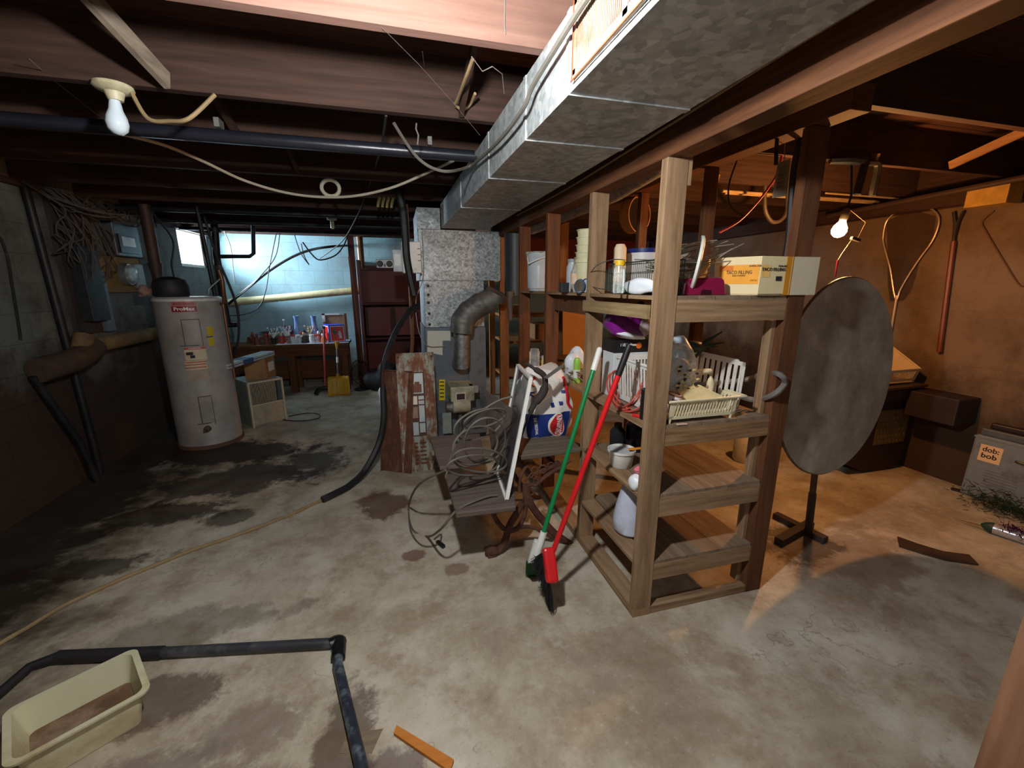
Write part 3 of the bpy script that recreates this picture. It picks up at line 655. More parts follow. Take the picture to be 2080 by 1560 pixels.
# back board rising behind the seat, and the table board beyond
b0, b1 = pz(1012, 985, zs+0.02), pz(1046, 1020, zs+0.02)
tb = [pz(1058, 925, 0.62), Vector((0.955, pz(1150, 912, 0.62).y, 0.62)), Vector((0.955, pz(1150, 912, 0.62).y+0.36, 0.62)), pz(1085, 862, 0.62)]
MB().slab(tb, -0.03).build('table_board', wood('mossy_board', rgb(78, 70, 60), rgb(120, 110, 94), 'x'), be, bevel=0.006)
far = PZ(0.45, (893, 948), (985, 938), (975, 880), (872, 886)); 
MB().slab(far, -0.025).build('seat_board', wood('pinkish_board', rgb(100, 84, 80), rgb(132, 114, 108), 'x', 0.5), be, bevel=0.006)
# tall dark back board between
u = [pz(1048, 1020, 0.44), pz(1008, 950, 0.44)]
MB().slab([py_(1040, 975, 2.02), py_(1000, 930, 2.35), py_(978, 788, 2.75), py_(1052, 840, 2.2)], 0.02).build('back_board', slab_m, be, bevel=0.005)
YI = 2.07
def ip(*pts): return smooth_path(PY(YI, *pts), 5)
iparts = [
 ('leg', ip((990, 1128), (1004, 1124), (1018, 1112), (1027, 1095), (1034, 1070), (1048, 1045), (1062, 1020)), [0.026]*6+[0.021]*25),
 ('leg', ip((1160, 1106), (1146, 1097), (1125, 1082), (1105, 1060), (1085, 1035), (1072, 1010), (1068, 985)), [0.021]*31),
 ('leg', ip((1000, 1040), (1012, 1062), (1030, 1078), (1050, 1074), (1062, 1055), (1068, 1030), (1066, 1000)), [0.014]*31),
 ('arch_brace', ip((1034, 1080), (1052, 1072), (1075, 1070), (1100, 1078), (1118, 1088)), [0.011]*21),
 ('back_upright', ip((1068, 1015), (1075, 985), (1088, 985), (1112, 965), (1140, 948), (1158, 934)), [0.012]*26),
 ('back_upright', ip((1055, 1000), (1056, 975), (1064, 955), (1074, 940)), [0.010]*16)]
for nme, pth, rr in iparts:
    MB().tube(pth, (rr+[rr[-1]]*len(pth))[:len(pth)], 8).build(nme, iron, be, smooth=True)
foot = PY(YI, (1003, 1122))[0]
MB().blob((foot.x-0.01, YI, 0.028), 0.045, 0.03, 0.03, 0.1, 3, flat=0.026).build('paw_foot', iron, be, smooth=True)
m = MB(); rnd = random.Random(4)
# scrollwork between the uprights
for (cx, cy, r) in ((1076, 978, 0.026), (1086, 955, 0.020), (1102, 953, 0.024), (1078, 1000, 0.018), (1118, 945, 0.018), (1132, 942, 0.016), (1090, 975, 0.016)):
    c = py_(cx, cy, YI); m.tube([(c.x+r*math.cos(a), YI, c.z+r*math.sin(a)) for a in [2*PI*k/14 for k in range(14)]], 0.005, 6, closed=True)
for k in range(7):
    a = py_(1068+k*11, 975-k*5, YI); b = py_(1092+k*11, 962-k*4, YI); m.tube(smooth_path([a, (a+b)/2+Vector((0, 0, 0.02)), b], 4), 0.0045, 6)
m.build('scrollwork', iron, be, smooth=True)
MB().tube([py_(1068, 1000, YI), py_(1068, 1000, YI)+Vector((0, 0.55, 0))], 0.012, 8).build('cross_rod', iron, be, smooth=True)
MB().tube([py_(1130, 948, YI), py_(1130, 948, YI)+Vector((0, 0.6, 0))], 0.012, 8).build('cross_rod', iron, be, smooth=True)
for dy in (0.55,):
    p0 = [v+Vector((-0.02, dy, 0)) for v in iparts[0][1]]; k = p0[0].z
    MB().tube([(v.x, v.y, max(v.z, 0.016)) for v in p0], 0.016, 8).build('leg', iron, be, smooth=True)
    p0 = [v+Vector((0, dy, 0)) for v in iparts[1][1]]
    MB().tube([(v.x, v.y, max(v.z, 0.016)) for v in p0], 0.016, 8).build('leg', iron, be, smooth=True)
# window screen leaning on the bench
sc = thing('window_screen', 'white framed insect screen leaning upright on the bench seat', 'screen', tuple(pz(1029, 1016, 0.44)))
BR = pz(1029, 1014, 0.425); BL = pz(1011, 962, 0.425); TR = py_(1078, 768, 2.12); TL = TR+(BL-BR)
tl2 = py_(1052, 742, TR.y+(BL.y-BR.y)); TL = tl2
for a, b in ((BR, BL), (BL, TL), (TL, TR), (TR, BR)): MB().bar(a, b, 0.016, 0.02, (1, 0, 0)).build('frame_bar', white_p, sc)
MB().add([BR, BL, TL, TR], [(0, 1, 2, 3)]).build('mesh_screen', plain('screen_mesh', rgb(60, 60, 62), 0.6, alpha=0.62, bump=0), sc)
# loose tangle of grey cord on the seat
m = MB(); rnd = random.Random(11)
def loop(c, a, b, n=14, Y=2.1, tilt=0.0, dy=0.08):
    out = []
    for k in range(n):
        t = 2*PI*k/n; u, v = a*math.cos(t), b*math.sin(t)
        out.append(py_(c[0]+u*math.cos(tilt)-v*math.sin(tilt), c[1]+u*math.sin(tilt)+v*math.cos(tilt), Y+dy*math.sin(t+1)))
    return out
seq = []
for (c, a, b, ti) in (((972, 862), 52, 28, -0.35), ((965, 905), 48, 36, -0.5), ((975, 935), 55, 24, 0.1), ((960, 945), 52, 20, -0.1), ((985, 895), 40, 48, 0.5), ((985, 850), 44, 16, -0.3)):
    m.tube(smooth_path(loop(c, a, b, Y=1.98, tilt=ti), 4, True), 0.0055, 6, closed=True)
m.tube(smooth_path(PY(1.98, (905, 970), (925, 905), (960, 850), (1010, 815), (1040, 806)), 6), 0.0055, 6)
m.tube(smooth_path([pz(1010, 1006, 0.43), py_(985, 1010, 1.95), py_(930, 1035, 1.9), py_(895, 1075, 1.93), pz(868, 1090, 0.01), pz(838, 1075, 0.01), pz(830, 1030, 0.02), py_(850, 985, 2.3), py_(905, 955, 2.1)], 7), 0.0065, 6)
m.tube(smooth_path(PZ(0.008, (830, 1040), (835, 1080), (858, 1108), (890, 1105), (896, 1085), (882, 1095)), 6), 0.005, 6)
tag(m.build('tangled_cord', greycable, smooth=True), 'big tangle of dusty grey electric cord heaped on the bench seat', 'cord')
plug = tag(MB().bar(pz(888, 1100, 0.012), pz(902, 1111, 0.012), 0.022, 0.02).build('plug', black_p, bevel=0.004), 'small black plug lying on the floor at the cord end', 'plug')
# ================================================================ charcoal bag
bgc = py_(1110, 825, 2.3)
def bagpt(u, v, off=0.0):
    """front of the bag: u -1..1 across, v 0..1 up"""
    w = 0.125+0.03*math.sin(v*PI)
    x = 1.085; base = py_(1112, 889, 2.28)
    return Vector((base.x+u*w-0.03*v+0.0, base.y-0.085*math.cos(u*PI/2)*(0.55+0.45*math.sin(min(1, v*1.4)*PI*0.8+0.2))-off, base.z+v*0.43))
cbag = thing('charcoal_bag', 'white paper charcoal bag with a dark blue band standing on the bench', 'bag', tuple(bagpt(0, 0)))
vs = []; fs = []; nu, nv = 28, 20
rnd = random.Random(5)
for j in range(nv+1):
    v = j/nv
    for i in range(nu):
        a = 2*PI*i/nu; base = bagpt(0, v); w = (0.135+0.03*math.sin(v*PI))*(1 if v < 0.85 else 1-(v-0.85)*1.5); d = 0.095*(0.62+0.38*math.sin(min(1, v*1.3+0.08)*PI))
        cr = 0.008*math.sin(a*5+v*9)+0.006*math.sin(a*9-v*14)
        ca, sa = math.cos(a), math.sin(a)
        ca = math.copysign(abs(ca)**0.75, ca); sa = math.copysign(abs(sa)**0.75, sa)
        vs.append(Vector((bagpt(0, v).x+ca*(w+cr), bagpt(0, 0).y+0.085+sa*(d+cr), base.z+0.02*math.sin(a*2)*(v > 0.8))))
for j in range(nv):
    for i in range(nu): fs.append((j*nu+i, j*nu+(i+1) % nu, (j+1)*nu+(i+1) % nu, (j+1)*nu+i))
fs += [tuple(range(nu))[::-1], tuple(nv*nu+i for i in range(nu))]
MB().add(vs, fs).build('bag_body', plain('bag_paper', rgb(232, 230, 226), 0.45, var=0.05, bump=0.5, scale=7), cbag, smooth=True)
def ringpt(a, v, off=0.004):
    w = (0.135+0.03*math.sin(v*PI))*(1 if v < 0.85 else 1-(v-0.85)*1.5); d = 0.095*(0.62+0.38*math.sin(min(1, v*1.3+0.08)*PI))
    cr = 0.008*math.sin(a*5+v*9)+0.006*math.sin(a*9-v*14)+off
    ca, sa = math.cos(a), math.sin(a); ca = math.copysign(abs(ca)**0.75, ca); sa = math.copysign(abs(sa)**0.75, sa)
    return Vector((bagpt(0, v).x+ca*(w+cr), bagpt(0, 0).y+0.085+sa*(d+cr), bagpt(0, v).z))
def bandpatch(a0, a1, v0, v1, off, n=14, m=8, shape=None):
    mb = MB(); V = []; F = []
    for j in range(m+1):
        for i in range(n+1):
            V.append(ringpt(a0+(a1-a0)*i/n, v0+(v1-v0)*j/m, off))
    for j in range(m):
        for i in range(n): F.append((j*(n+1)+i, j*(n+1)+i+1, (j+1)*(n+1)+i+1, (j+1)*(n+1)+i))
    return mb.add(V, F)
bandpatch(R(214), R(318), 0.06, 0.40, 0.004).build('blue_band', plain('print_blue', rgb(26, 48, 120), 0.4, var=0.1), cbag, smooth=True)
for (a0, v0, a1, v1) in ((300, 0.48, 340, 0.9), (325, 0.45, 338, 0.75)):
    pass
m = MB(); m.tube([ringpt(R(250+50*k/14.0+30*math.sin(k/14*3)), 0.46+0.5*k/14, 0.004) for k in range(15)], 0.007, 5)
redp = plain('print_red', rgb(196, 34, 40), 0.4); 
MB().tube([ringpt(R(322-14*math.sin(k/14*PI)), 0.44+0.44*k/14, 0.001) for k in range(15)], 0.010, 6).build('red_stripe', redp, cbag, smooth=True)
MB().tube([ringpt(R(248-10*math.sin(k/8*PI)), 0.78+0.12*k/8, 0.001) for k in range(9)], 0.008, 6).build('red_stripe', redp, cbag, smooth=True)
blp = plain('print_blue', (0, 0, 0, 1))
def warp_ring(ac, vc, rot90=True, off=0.006, ks=1.0):
    def f(v):
        X, Y_ = (v.y, -v.x) if rot90 else (v.x, v.y)
        p = ringpt(ac+X/0.145*ks, vc+Y_/0.43, off+v.z*0.5); return p
    return f
# red oval with the maker's word, reading downwards
def oval(ac, vc, ra, rv, off, name, mm):
    V = [ringpt(ac, vc, off)]; n = 28
    for r_ in (0.5, 1.0):
        for k in range(n): V.append(ringpt(ac+ra*r_*math.cos(2*PI*k/n), vc+rv*r_*math.sin(2*PI*k/n), off))
    F = [(0, 1+k, 1+(k+1) % n) for k in range(n)]+[(1+k, 1+n+k, 1+n+(k+1) % n, 1+(k+1) % n) for k in range(n)]
    return MB().add(V, F).build(name, mm, cbag)
oval(R(281), 0.232, 0.25, 0.18, 0.008, 'oval_border', paper); oval(R(281), 0.232, 0.21, 0.165, 0.010, 'red_oval', redp)
wht = plain('print_white', rgb(240, 240, 240), 0.5, var=0.0, bump=0)
text_mb('KINGSFORD', 0.040, None, 0.0008, 1.0, warp_ring(R(281), 0.232, off=0.013), fit=0.125).build('lettering', wht, cbag)
text_mb('THE ORIGINAL', 0.026, None, 0.0004, 1.0, warp_ring(R(243), 0.23, off=0.008), fit=0.115).build('lettering', wht, cbag)
text_mb('K', 0.07, None, 0.001, 1.0, warp_ring(R(238), 0.66, off=0.006)).build('lettering', blp, cbag)
for (a_, v_, da, dv) in ((288, 0.50, 8, 0.05), (296, 0.66, 10, 0.04), (304, 0.74, 8, 0.03), (272, 0.48, 6, 0.06)):
    bandpatch(R(a_), R(a_+da), v_, v_+dv, 0.004, 5, 3).build('blue_print', blp, cbag, smooth=True)
# crumpled dark glove like rag and metal tool across the bag
tag(MB().tube(smooth_path(PY(2.12, (1068, 738), (1084, 748), (1106, 765), (1104, 795), (1086, 820), (1073, 848), (1060, 883)), 5), [0.009]*6+[0.016]*8+[0.024]*6+[0.016]*4+[0.006]*7, 9).build('folded_umbrella', plain('umbrella_cloth', rgb(52, 44, 42), 0.8), smooth=True), 'closed dark umbrella leaning against the charcoal bag', 'umbrella')
cl = tag(MB().bar(py_(1108, 768, 2.06), py_(1141, 744, 2.10), 0.03, 0.004).build('metal_trowel', plain('trowel', rgb(150, 146, 140), 0.4, 0.6)), 'small grey metal blade sticking out beside the umbrella top', 'trowel')
# ================================================================ things on the shelves
Z1, Z2, Z3, Z4 = 1.461, 0.928, 0.610, 0.278
def onshelf(px, py, z): return pz(px, py, z)
def at(px, y, z, X=None):
    """point on a shelf of height z seen in pixel column px at depth y"""
    p = py_(px, 700, y); return Vector((p.x, y, z))
# bucket
c = at(1096, 3.05, Z1); c.x = max(c.x, 1.19)
c = at(1093, 3.0, Z1)
b = thing('plastic_bucket', 'white plastic bucket with a clear lid and wire handle on the top shelf', 'bucket', tuple(c), local=True)
bw = plain('milky_plastic', rgb(188, 196, 202), 0.25, var=0.06)
MB().lathe([(0.07, 0.0), (0.074, 0.004), (0.086, 0.17), (0.089, 0.24), (0.093, 0.245), (0.093, 0.262), (0.088, 0.262), (0.083, 0.02), (0, 0.015)], 28).build('pail', bw, b, smooth=True)
MB().lathe([(0.069, 0.016), (0.081, 0.165), (0.0, 0.167)], 24).build('white_filling', white_p, b, smooth=True)
MB().lathe([(0.096, 0.256), (0.098, 0.272), (0.0, 0.276)], 28).build('lid', glassy('clear_lid', (0.8, 0.85, 0.88, 1), 0.4), b, smooth=True)
MB().tube([(-0.096, -0.02, 0.235), (-0.105, -0.07, 0.19), (-0.05, -0.10, 0.215), (0.04, -0.10, 0.245), (0.09, -0.04, 0.25)], 0.005, 6).build('handle', white_p, b, smooth=True)
# bottle with label
def bottle(x, y, z, prof, m, name, label, cat, extra=None, sm=True):
    t = thing(name, label, cat, (x, y, z), local=True)
    MB().lathe(prof, 20).build('body', m, t, smooth=sm)
    for (nm, pr, mm) in (extra or []): MB().lathe(pr, 20).build(nm, mm, t, smooth=True)
    return t
c = at(1139, 2.45, Z1); c.x = max(c.x, 1.10)
bottle(c.x-0.02, 2.45, Z1, [(0.035, 0), (0.037, 0.01), (0.037, 0.12), (0.022, 0.16), (0.018, 0.165), (0.018, 0.19), (0, 0.19)], glassy('bottle_glass', (0.8, 0.78, 0.7, 1), 0.4), 'glass_bottle',
       'small clear bottle with a cream label on the top shelf by the bucket', 'bottle', [('label', [(0.0378, 0.05), (0.0378, 0.11)], plain('label_cream', rgb(230, 190, 150), 0.7, dirt=rgb(226, 222, 210), dirt_amt=0.6, scale=30)), ('cap', [(0.02, 0.185), (0.02, 0.205), (0, 0.207)], tancable)])
c = at(1144, 2.33, Z1)
tag(MB().box(c.x-0.024, c.x+0.024, 2.32, 2.36, Z1, Z1+0.055).build('small_box', plain('black_box', rgb(34, 36, 42), 0.6), bevel=0.003), 'small black box in front of the cream labelled bottle', 'box')
c = at(1158, 2.55, Z1)
bottle(c.x, 2.55, Z1, [(0.036, 0), (0.038, 0.01), (0.038, 0.15), (0.03, 0.17), (0.03, 0.185), (0, 0.186)], bw, 'plastic_jar', 'cloudy white plastic jar left of the cream tubs', 'jar', [('lid', [(0.033, 0.18), (0.033, 0.2), (0, 0.202)], plain('lid_grey', rgb(150, 156, 160), 0.5))])
# stack of cream tubs: each tub is its own thing
c = at(1184, 2.42, Z1)
tub0 = thing('stacked_tub', 'cream plastic tub, lowest of the tall stack behind the second post', 'tub', (c.x, 2.42, Z1), 'cream tubs stacked on the top shelf', local=True)
MB().lathe([(0.058, 0), (0.064, 0.17), (0.069, 0.172), (0.069, 0.19), (0, 0.186)], 24).build('tub_body', cream, tub0, smooth=True)
nm = ['second from the bottom', 'third from the bottom', 'fourth from the bottom', 'topmost']
zz = Z1+0.19
for k in range(4):
    o = copy_thing(tub0, (c.x+0.002*k, 2.42, zz), 'cream plastic tub, %s of the tall stack behind the second post' % nm[k]); o.scale = (1, 1, 0.22); zz += 0.0424
# two small round mirrors
for (px, py, r, mm, lb) in ((1173, 577, 0.028, plain('dull_brass', rgb(84, 78, 66), 0.35, 0.5), 'small round dark metal disc leaning before the cream tubs'), (1186, 576, 0.03, plain('mirror_face', rgb(176, 206, 232), 0.1, 0.3, 0.03), 'small round pale blue mirror leaning before the cream tubs')):
    c = at(px, 2.14, Z1)
    t = thing('round_mirror', lb, 'mirror', (c.x, 2.14, Z1+r*1.25), local=True, rot=(R(80), 0, R(-45)))
    MB().lathe([(r*0.85, 0), (0, 0.0005)], 24, Matrix.Diagonal((1, 1.25, 1, 1)) @ T(0, 0, 0.004)).build('face', mm, t)
    MB().tube([(r*math.cos(a), r*1.25*math.sin(a), 0) for a in [2*PI*k/24 for k in range(24)]], 0.004, 6, closed=True).build('rim', plain('rim_blue', rgb(60, 80, 110), 0.4, 0.3), t, smooth=True)
# wire basket
bk = thing('wire_basket', 'dark green wire basket at the front edge of the top shelf', 'basket', (1.13, 1.72, Z1), local=False)
x0, x1, y0, y1, zb = 1.03, 1.125, 1.50, 1.95, Z1+0.14
gw = plain('green_wire', rgb(56, 66, 58), 0.5, 0.5); aw = plain('grey_wire', rgb(150, 144, 134), 0.4, 0.6)
m = MB()
for z in (Z1+0.006, Z1+0.05, Z1+0.095, zb): m.tube([(x0, y0, z), (x1, y0, z), (x1, y1, z), (x0, y1, z)], 0.003 if z > Z1+0.1 else 0.0015, 5, closed=True)
m.build('hoops', gw, bk)
m = MB()
k = x0
while k < x1+1e-3: m.tube([(k, y0, zb), (k, y0, Z1+0.004), (k, y1, Z1+0.004), (k, y1, zb)], 0.0013, 4); k += 0.0155
k = y0
while k < y1+1e-3: m.tube([(x0, k, zb), (x0, k, Z1+0.004)], 0.0013, 4); m.tube([(x1, k, zb), (x1, k, Z1+0.004)], 0.0013, 4); k += 0.016
m.build('wires', gw, bk)
cable('wire_loop', 'thin loose wire loop hanging off the left side of the wire basket', [(1.0, 1.75, Z1+0.15), (0.985, 1.85, Z1+0.155), (0.98, 2.0, Z1+0.13), (0.985, 2.1, Z1+0.06), (1.0, 2.0, Z1+0.025), (1.02, 1.62, Z1+0.012), (1.05, 1.5, Z1+0.006)], 0.0022, plain('wire_dark', rgb(80, 86, 92), 0.4, 0.5), 'wire')
gb = MB().box(1.04, 1.075, 1.60, 1.90, Z1+0.007, Z1+0.045).build('green_bundle', plain('green_felt', rgb(24, 84, 54), 0.8)); tag(gb, 'dark green folded bundle in the bottom of the wire basket', 'bundle')
# plastic bag before the basket, jar, candle, tubs behind
c = px_(1292, 580, 1.07)
tag(MB().blob((1.0, 1.62, Z1+0.036), 0.022, 0.125, 0.036, 0.16, 8, flat=0.033).build('plastic_bag', bagw, smooth=True), 'crumpled white plastic bag in front of the wire basket', 'bag')
def jar(px, y, z, r, h, glassm, lidm, name, label, cat='jar', lidh=0.018, fill=None):
    c = at(px, y, z); t = thing(name, label, cat, (c.x, y, z), local=True)
    MB().lathe([(r*0.9, 0), (r, 0.006), (r, h*0.82), (r*0.82, h*0.92), (r*0.82, h), (0, h)], 22).build('glass', glassm, t, smooth=True)
    if fill: MB().lathe([(r*0.88, 0.004), (r*0.93, h*0.6), (0, h*0.6)], 18).build('contents', fill, t, smooth=True)
    if lidm: MB().lathe([(r*0.86, h-0.003), (r*0.87, h+lidh), (0, h+lidh+0.001)], 22).build('lid', lidm, t, smooth=True)
    return t
jar(1250, 1.64, Z1+0.008, 0.024, 0.115, glass, plain('lid_yellow', rgb(206, 164, 22), 0.4), 'glass_jar', 'clear glass jar with a yellow lid standing in the wire basket')
c = at(1249, 2.2, Z1)
tag(MB().lathe([(0.035, 0), (0.035, 0.24), (0.022, 0.262), (0, 0.262)], 20, T(c.x, 2.2, Z1)).build('white_canister', plain('canister_warm', rgb(240, 214, 180), 0.4, var=0.03), smooth=True), 'pale rounded canister behind the yellow lidded jar', 'canister')
c = at(1295, 2.32, Z1)
t = thing('large_tub', 'large white plastic tub with a dark blue lid on the top shelf', 'tub', (c.x, 2.32, Z1), local=True)
MB().lathe([(0.085, 0), (0.098, 0.19), (0.10, 0.225), (0, 0.225)], 26).build('tub_body', plain('tub_white', rgb(214, 218, 222), 0.4, var=0.05), t, smooth=True)
MB().lathe([(0.094, 0.222), (0.096, 0.25), (0, 0.252)], 26).build('lid', plain('lid_blue', rgb(26, 44, 110), 0.4), t, smooth=True)
# heap of bent wire rods and hangers
m = MB(); rnd = random.Random(3)
for k in range(36):
    a = Vector((1.08+rnd.uniform(-0.04, 0.06), 1.6+rnd.uniform(-0.05, 0.15), Z1+0.10+rnd.uniform(-0.01, 0.06)))
    b = Vector((1.36+rnd.uniform(-0.08, 0.10), 1.66+rnd.uniform(-0.12, 0.15), Z1+0.14+rnd.uniform(-0.03, 0.10)))
    mid = (a+b)/2+Vector((0, rnd.uniform(-0.05, 0.05), rnd.uniform(-0.05, 0.03)))
    m.tube(smooth_path([a, mid, b], 4), 0.0024, 4)
tag(m.build('wire_hangers', plain('hanger_wire', rgb(176, 166, 150), 0.4, 0.4), smooth=True), 'heap of bent grey wire hangers lying over the wire basket', 'wire', kind='stuff')
tag(MB().blob((1.34, 1.75, Z1+0.10), 0.08, 0.07, 0.09, 0.2, 21, flat=0.098).build('crumpled_foil', plain('foil', rgb(160, 150, 138), 0.4, 0.3, 0.3, 40), smooth=True), 'crumpled grey brown wrapping between the hangers and the round lid', 'wrapping')
# white round lid leaning, maroon thing, carton
c = py_(1424, 524, 1.53)
t = thing('round_lid', 'large round white plastic lid standing on edge on the top shelf', 'lid', (c.x, 1.54, Z1+0.122), local=True, rot=(R(82), 0, R(236)))
MB().lathe([(0.0, 0.0), (0.105, 0.0), (0.115, 0.006), (0.115, 0.016), (0.108, 0.016), (0.10, 0.006), (0.0, 0.005)], 36).build('disc', plain('lid_white', rgb(206, 208, 202), 0.5, var=0.04), t, smooth=True)
mp = PY(1.5, (1386, 598), (1476, 598))
mt = thing('maroon_feeder', 'shiny maroon plastic box with a small dark opening on the top shelf', 'feeder', tuple(mp[0]), local=False)
xa, xb = mp[0].x, mp[1].x
mar = plain('maroon_plastic', rgb(132, 26, 66), 0.25, var=0.08)
m = MB()
poly = [(xa, 0), (xb, 0), (xb-0.018, 0.062), (xb-0.035, 0.072), (xa+0.025, 0.068), (xa+0.006, 0.05)]
Mx = Matrix(((1, 0, 0, 0), (0, 0, 1, 1.50), (0, 1, 0, Z1), (0, 0, 0, 1)))
m.prism(poly, 0.085, Mx); m.build('shell', mar, mt, bevel=0.006)
MB().prism([(xa+0.085, 0.004), (xa+0.135, 0.004), (xa+0.135, 0.02), (xa+0.10, 0.024), (xa+0.088, 0.018)], 0.003, Matrix(((1, 0, 0, 0), (0, 0, 1, 1.497), (0, 1, 0, Z1), (0, 0, 0, 1)))).build('opening', plain('dark_maroon', rgb(50, 12, 26), 0.4), mt)
# carton: corner at px 1540 toward the camera
def cart(): pass
K = Vector((py_(1538, 599, 1.44).x, 1.438, Z1)); A = py_(1448, 580, 1.60); A.z = Z1; B = Vector((1.597, 1.438, Z1)); H_ = 0.155
ct = thing('food_carton', 'open cream cardboard carton printed with taco filling on the top shelf corner', 'box', tuple(K))
cm_ = plain('carton_cream', rgb(222, 206, 164), 0.8, var=0.04)
th = 0.004
def wallp(p, q, h, m, name, par, off=0.0, z0=0.0, u0=0.0, u1=1.0, tk=th):
    p, q = Vector(p), Vector(q); d = q-p; n = Vector((d.y, -d.x, 0)).normalized()
    a = p+d*u0+n*off; b = p+d*u1+n*off; a.z += z0; b.z += z0
    return MB().add([a, b, b+Vector((0, 0, h)), a+Vector((0, 0, h)), a-n*tk, b-n*tk, b-n*tk+Vector((0, 0, h)), a-n*tk+Vector((0, 0, h))],
                    [(0, 1, 2, 3), (5, 4, 7, 6), (0, 3, 7, 4), (1, 5, 6, 2), (3, 2, 6, 7), (0, 4, 5, 1)]).build(name, m, par)
wallp(B, B+Vector((0.14, -0.002, 0)), H_, plain('flap_white', rgb(206, 196, 172), 0.8, var=0.04), 'carton_flap', ct)
D_ = A+B-K
wallp(A, K, H_, cm_, 'carton_side', ct); wallp(K, B, H_, cm_, 'carton_side', ct); wallp(B, D_, H_, cm_, 'carton_side', ct); wallp(D_, A, H_, cm_, 'carton_side', ct)
MB().slab([A+Vector((0, 0, 0.002)), K+Vector((0, 0, 0.002)), B+Vector((0, 0, 0.002)), D_+Vector((0, 0, 0.002))], 0.003).build('carton_base', cm_, ct)
org = plain('print_orange', rgb(232, 162, 60), 0.8, var=0.08)
wallp(A, K, 0.078, org, 'orange_print', ct, 0.0012, 0.045, 0.12, 0.98, 0.001)
wallp(A, K, 0.02, plain('print_deep_orange', rgb(212, 120, 44), 0.8), 'orange_print', ct, 0.0018, 0.10, 0.12, 0.42, 0.001)
wallp(K, B, 0.05, plain('print_light_orange', rgb(232, 190, 110), 0.8), 'orange_print', ct, 0.0012, 0.072, 0.02, 0.30, 0.001)
tape = plain('brown_tape', rgb(198, 138, 44), 0.3, var=0.08)
wallp(K, B, H_, tape, 'packing_tape', ct, 0.0014, 0.0, 0.80, 1.02, 0.001)
def wtext(p, q, s, size, u, z, m, par, fit=None, bold=0.0, name='lettering'):
    p, q = Vector(p), Vector(q); d = (q-p).normalized(); n = Vector((d.y, -d.x, 0)); o = p+(q-p)*u+n*0.003; o.z += z
    return text_mb(s, size, frame(o, d, (0, 0, 1)), bold, fit=fit).build(name, m, par)
wtext(A, K, 'TACO FILLING', 0.02, 0.56, 0.092, ink, ct, 0.10)
wtext(A, K, 'FULLY COOKED', 0.008, 0.56, 0.079, ink, ct, 0.05)
wtext(A, K, '35456-328', 0.010, 0.88, 0.117, ink, ct, 0.045)
wtext(K, B, 'TACO FILLING', 0.018, 0.40, 0.103, ink, ct, 0.12)
wtext(K, B, '35456-328', 0.009, 0.66, 0.117, ink, ct, 0.042)
m = MB(); d = (B-K).normalized(); n = Vector((d.y, -d.x, 0))
for k in range(12):
    o = K+(B-K)*(0.50+0.016*k)+n*0.0025; m.box(0, 0.0022, 0, 0.018, 0, 0.0004, frame(o+Vector((0, 0, 0.058)), d, (0, 0, 1)))
m.build('barcode', ink, ct)
wtext(A, K, '(USDA)', 0.008, 0.88, 0.06, plain('print_dark_orange', rgb(176, 110, 40), 0.8), ct)
# ---------------------------------------------------------------- middle shelf
bb = px_(1262, 760, 1.2)
bx0 = thing('charger_box', 'white and black battery charger carton on the middle shelf', 'box', (1.20, 1.95, Z2))
MB().box(1.067, 1.30, 1.92, 2.04, Z2, Z2+0.30).build('carton', plain('carton_white', rgb(206, 214, 220), 0.6, var=0.03), bx0, bevel=0.002)
MB().box(1.0665, 1.3005, 1.9185, 2.041, Z2+0.235, Z2+0.3005).build('black_band', plain('print_black', rgb(24, 24, 28), 0.5), bx0)
fM = lambda x, z, y=1.917: frame((x, y, z), (1, 0, 0), (0, 0, 1))
text_mb('6/12 Ben', 0.045, fM(1.245, Z2+0.205), 0.0008, fit=0.10).build('lettering', ink, bx0)
text_mb('1 1/2 for Home', 0.02, fM(1.145, Z2+0.275, 1.9175), 0.0003, fit=0.09).build('lettering', wht, bx0)
MB().lathe([(0.016, 0), (0.016, 0.002), (0, 0.002)], 20, fM(1.205, Z2+0.27)).build('orange_dot', plain('print_orange_dot', rgb(232, 110, 40), 0.5), bx0)
m = MB()
for k in range(9): m.box(1.19, 1.29, 1.9172, 1.919, Z2+0.03+0.014*k, Z2+0.036+0.014*k)
m.build('printed_lines', plain('print_grey', rgb(130, 134, 138), 0.6), bx0)
m = MB(); m.blob((1.135, 1.915, Z2+0.17), 0.03, 0.004, 0.05, 0.3, 5).blob((1.12, 1.915, Z2+0.09), 0.035, 0.004, 0.04, 0.3, 6)
m.build('printed_picture', ink, bx0)
# purple bag lying on top
c = Vector((1.16, 1.93, Z2+0.38))
pb_ = thing('purple_bag', 'shiny purple and white printed bag lying on the charger carton', 'bag', (1.17, 1.93, Z2+0.31))
Mr = Matrix.Rotation(R(10), 3, 'Y')
MB().blob(c, 0.125, 0.07, 0.085, 0.12, 12, pw=0.75, flat=0.07, M=Mr).build('bag_body', plain('purple_film', rgb(120, 26, 128), 0.25, var=0.15, bump=0.4), pb_, smooth=True)
MB().blob(c+Vector((0.045, -0.035, 0.0)), 0.055, 0.042, 0.062, 0.12, 5, pw=0.9, M=Mr).build('picture_patch', plain('patch_grey', rgb(176, 160, 162), 0.4, var=0.3, scale=30), pb_, smooth=True)
MB().blob(c+Vector((-0.03, -0.035, -0.05)), 0.09, 0.04, 0.02, 0.12, 5, M=Mr).build('white_margin', bagw, pb_, smooth=True)
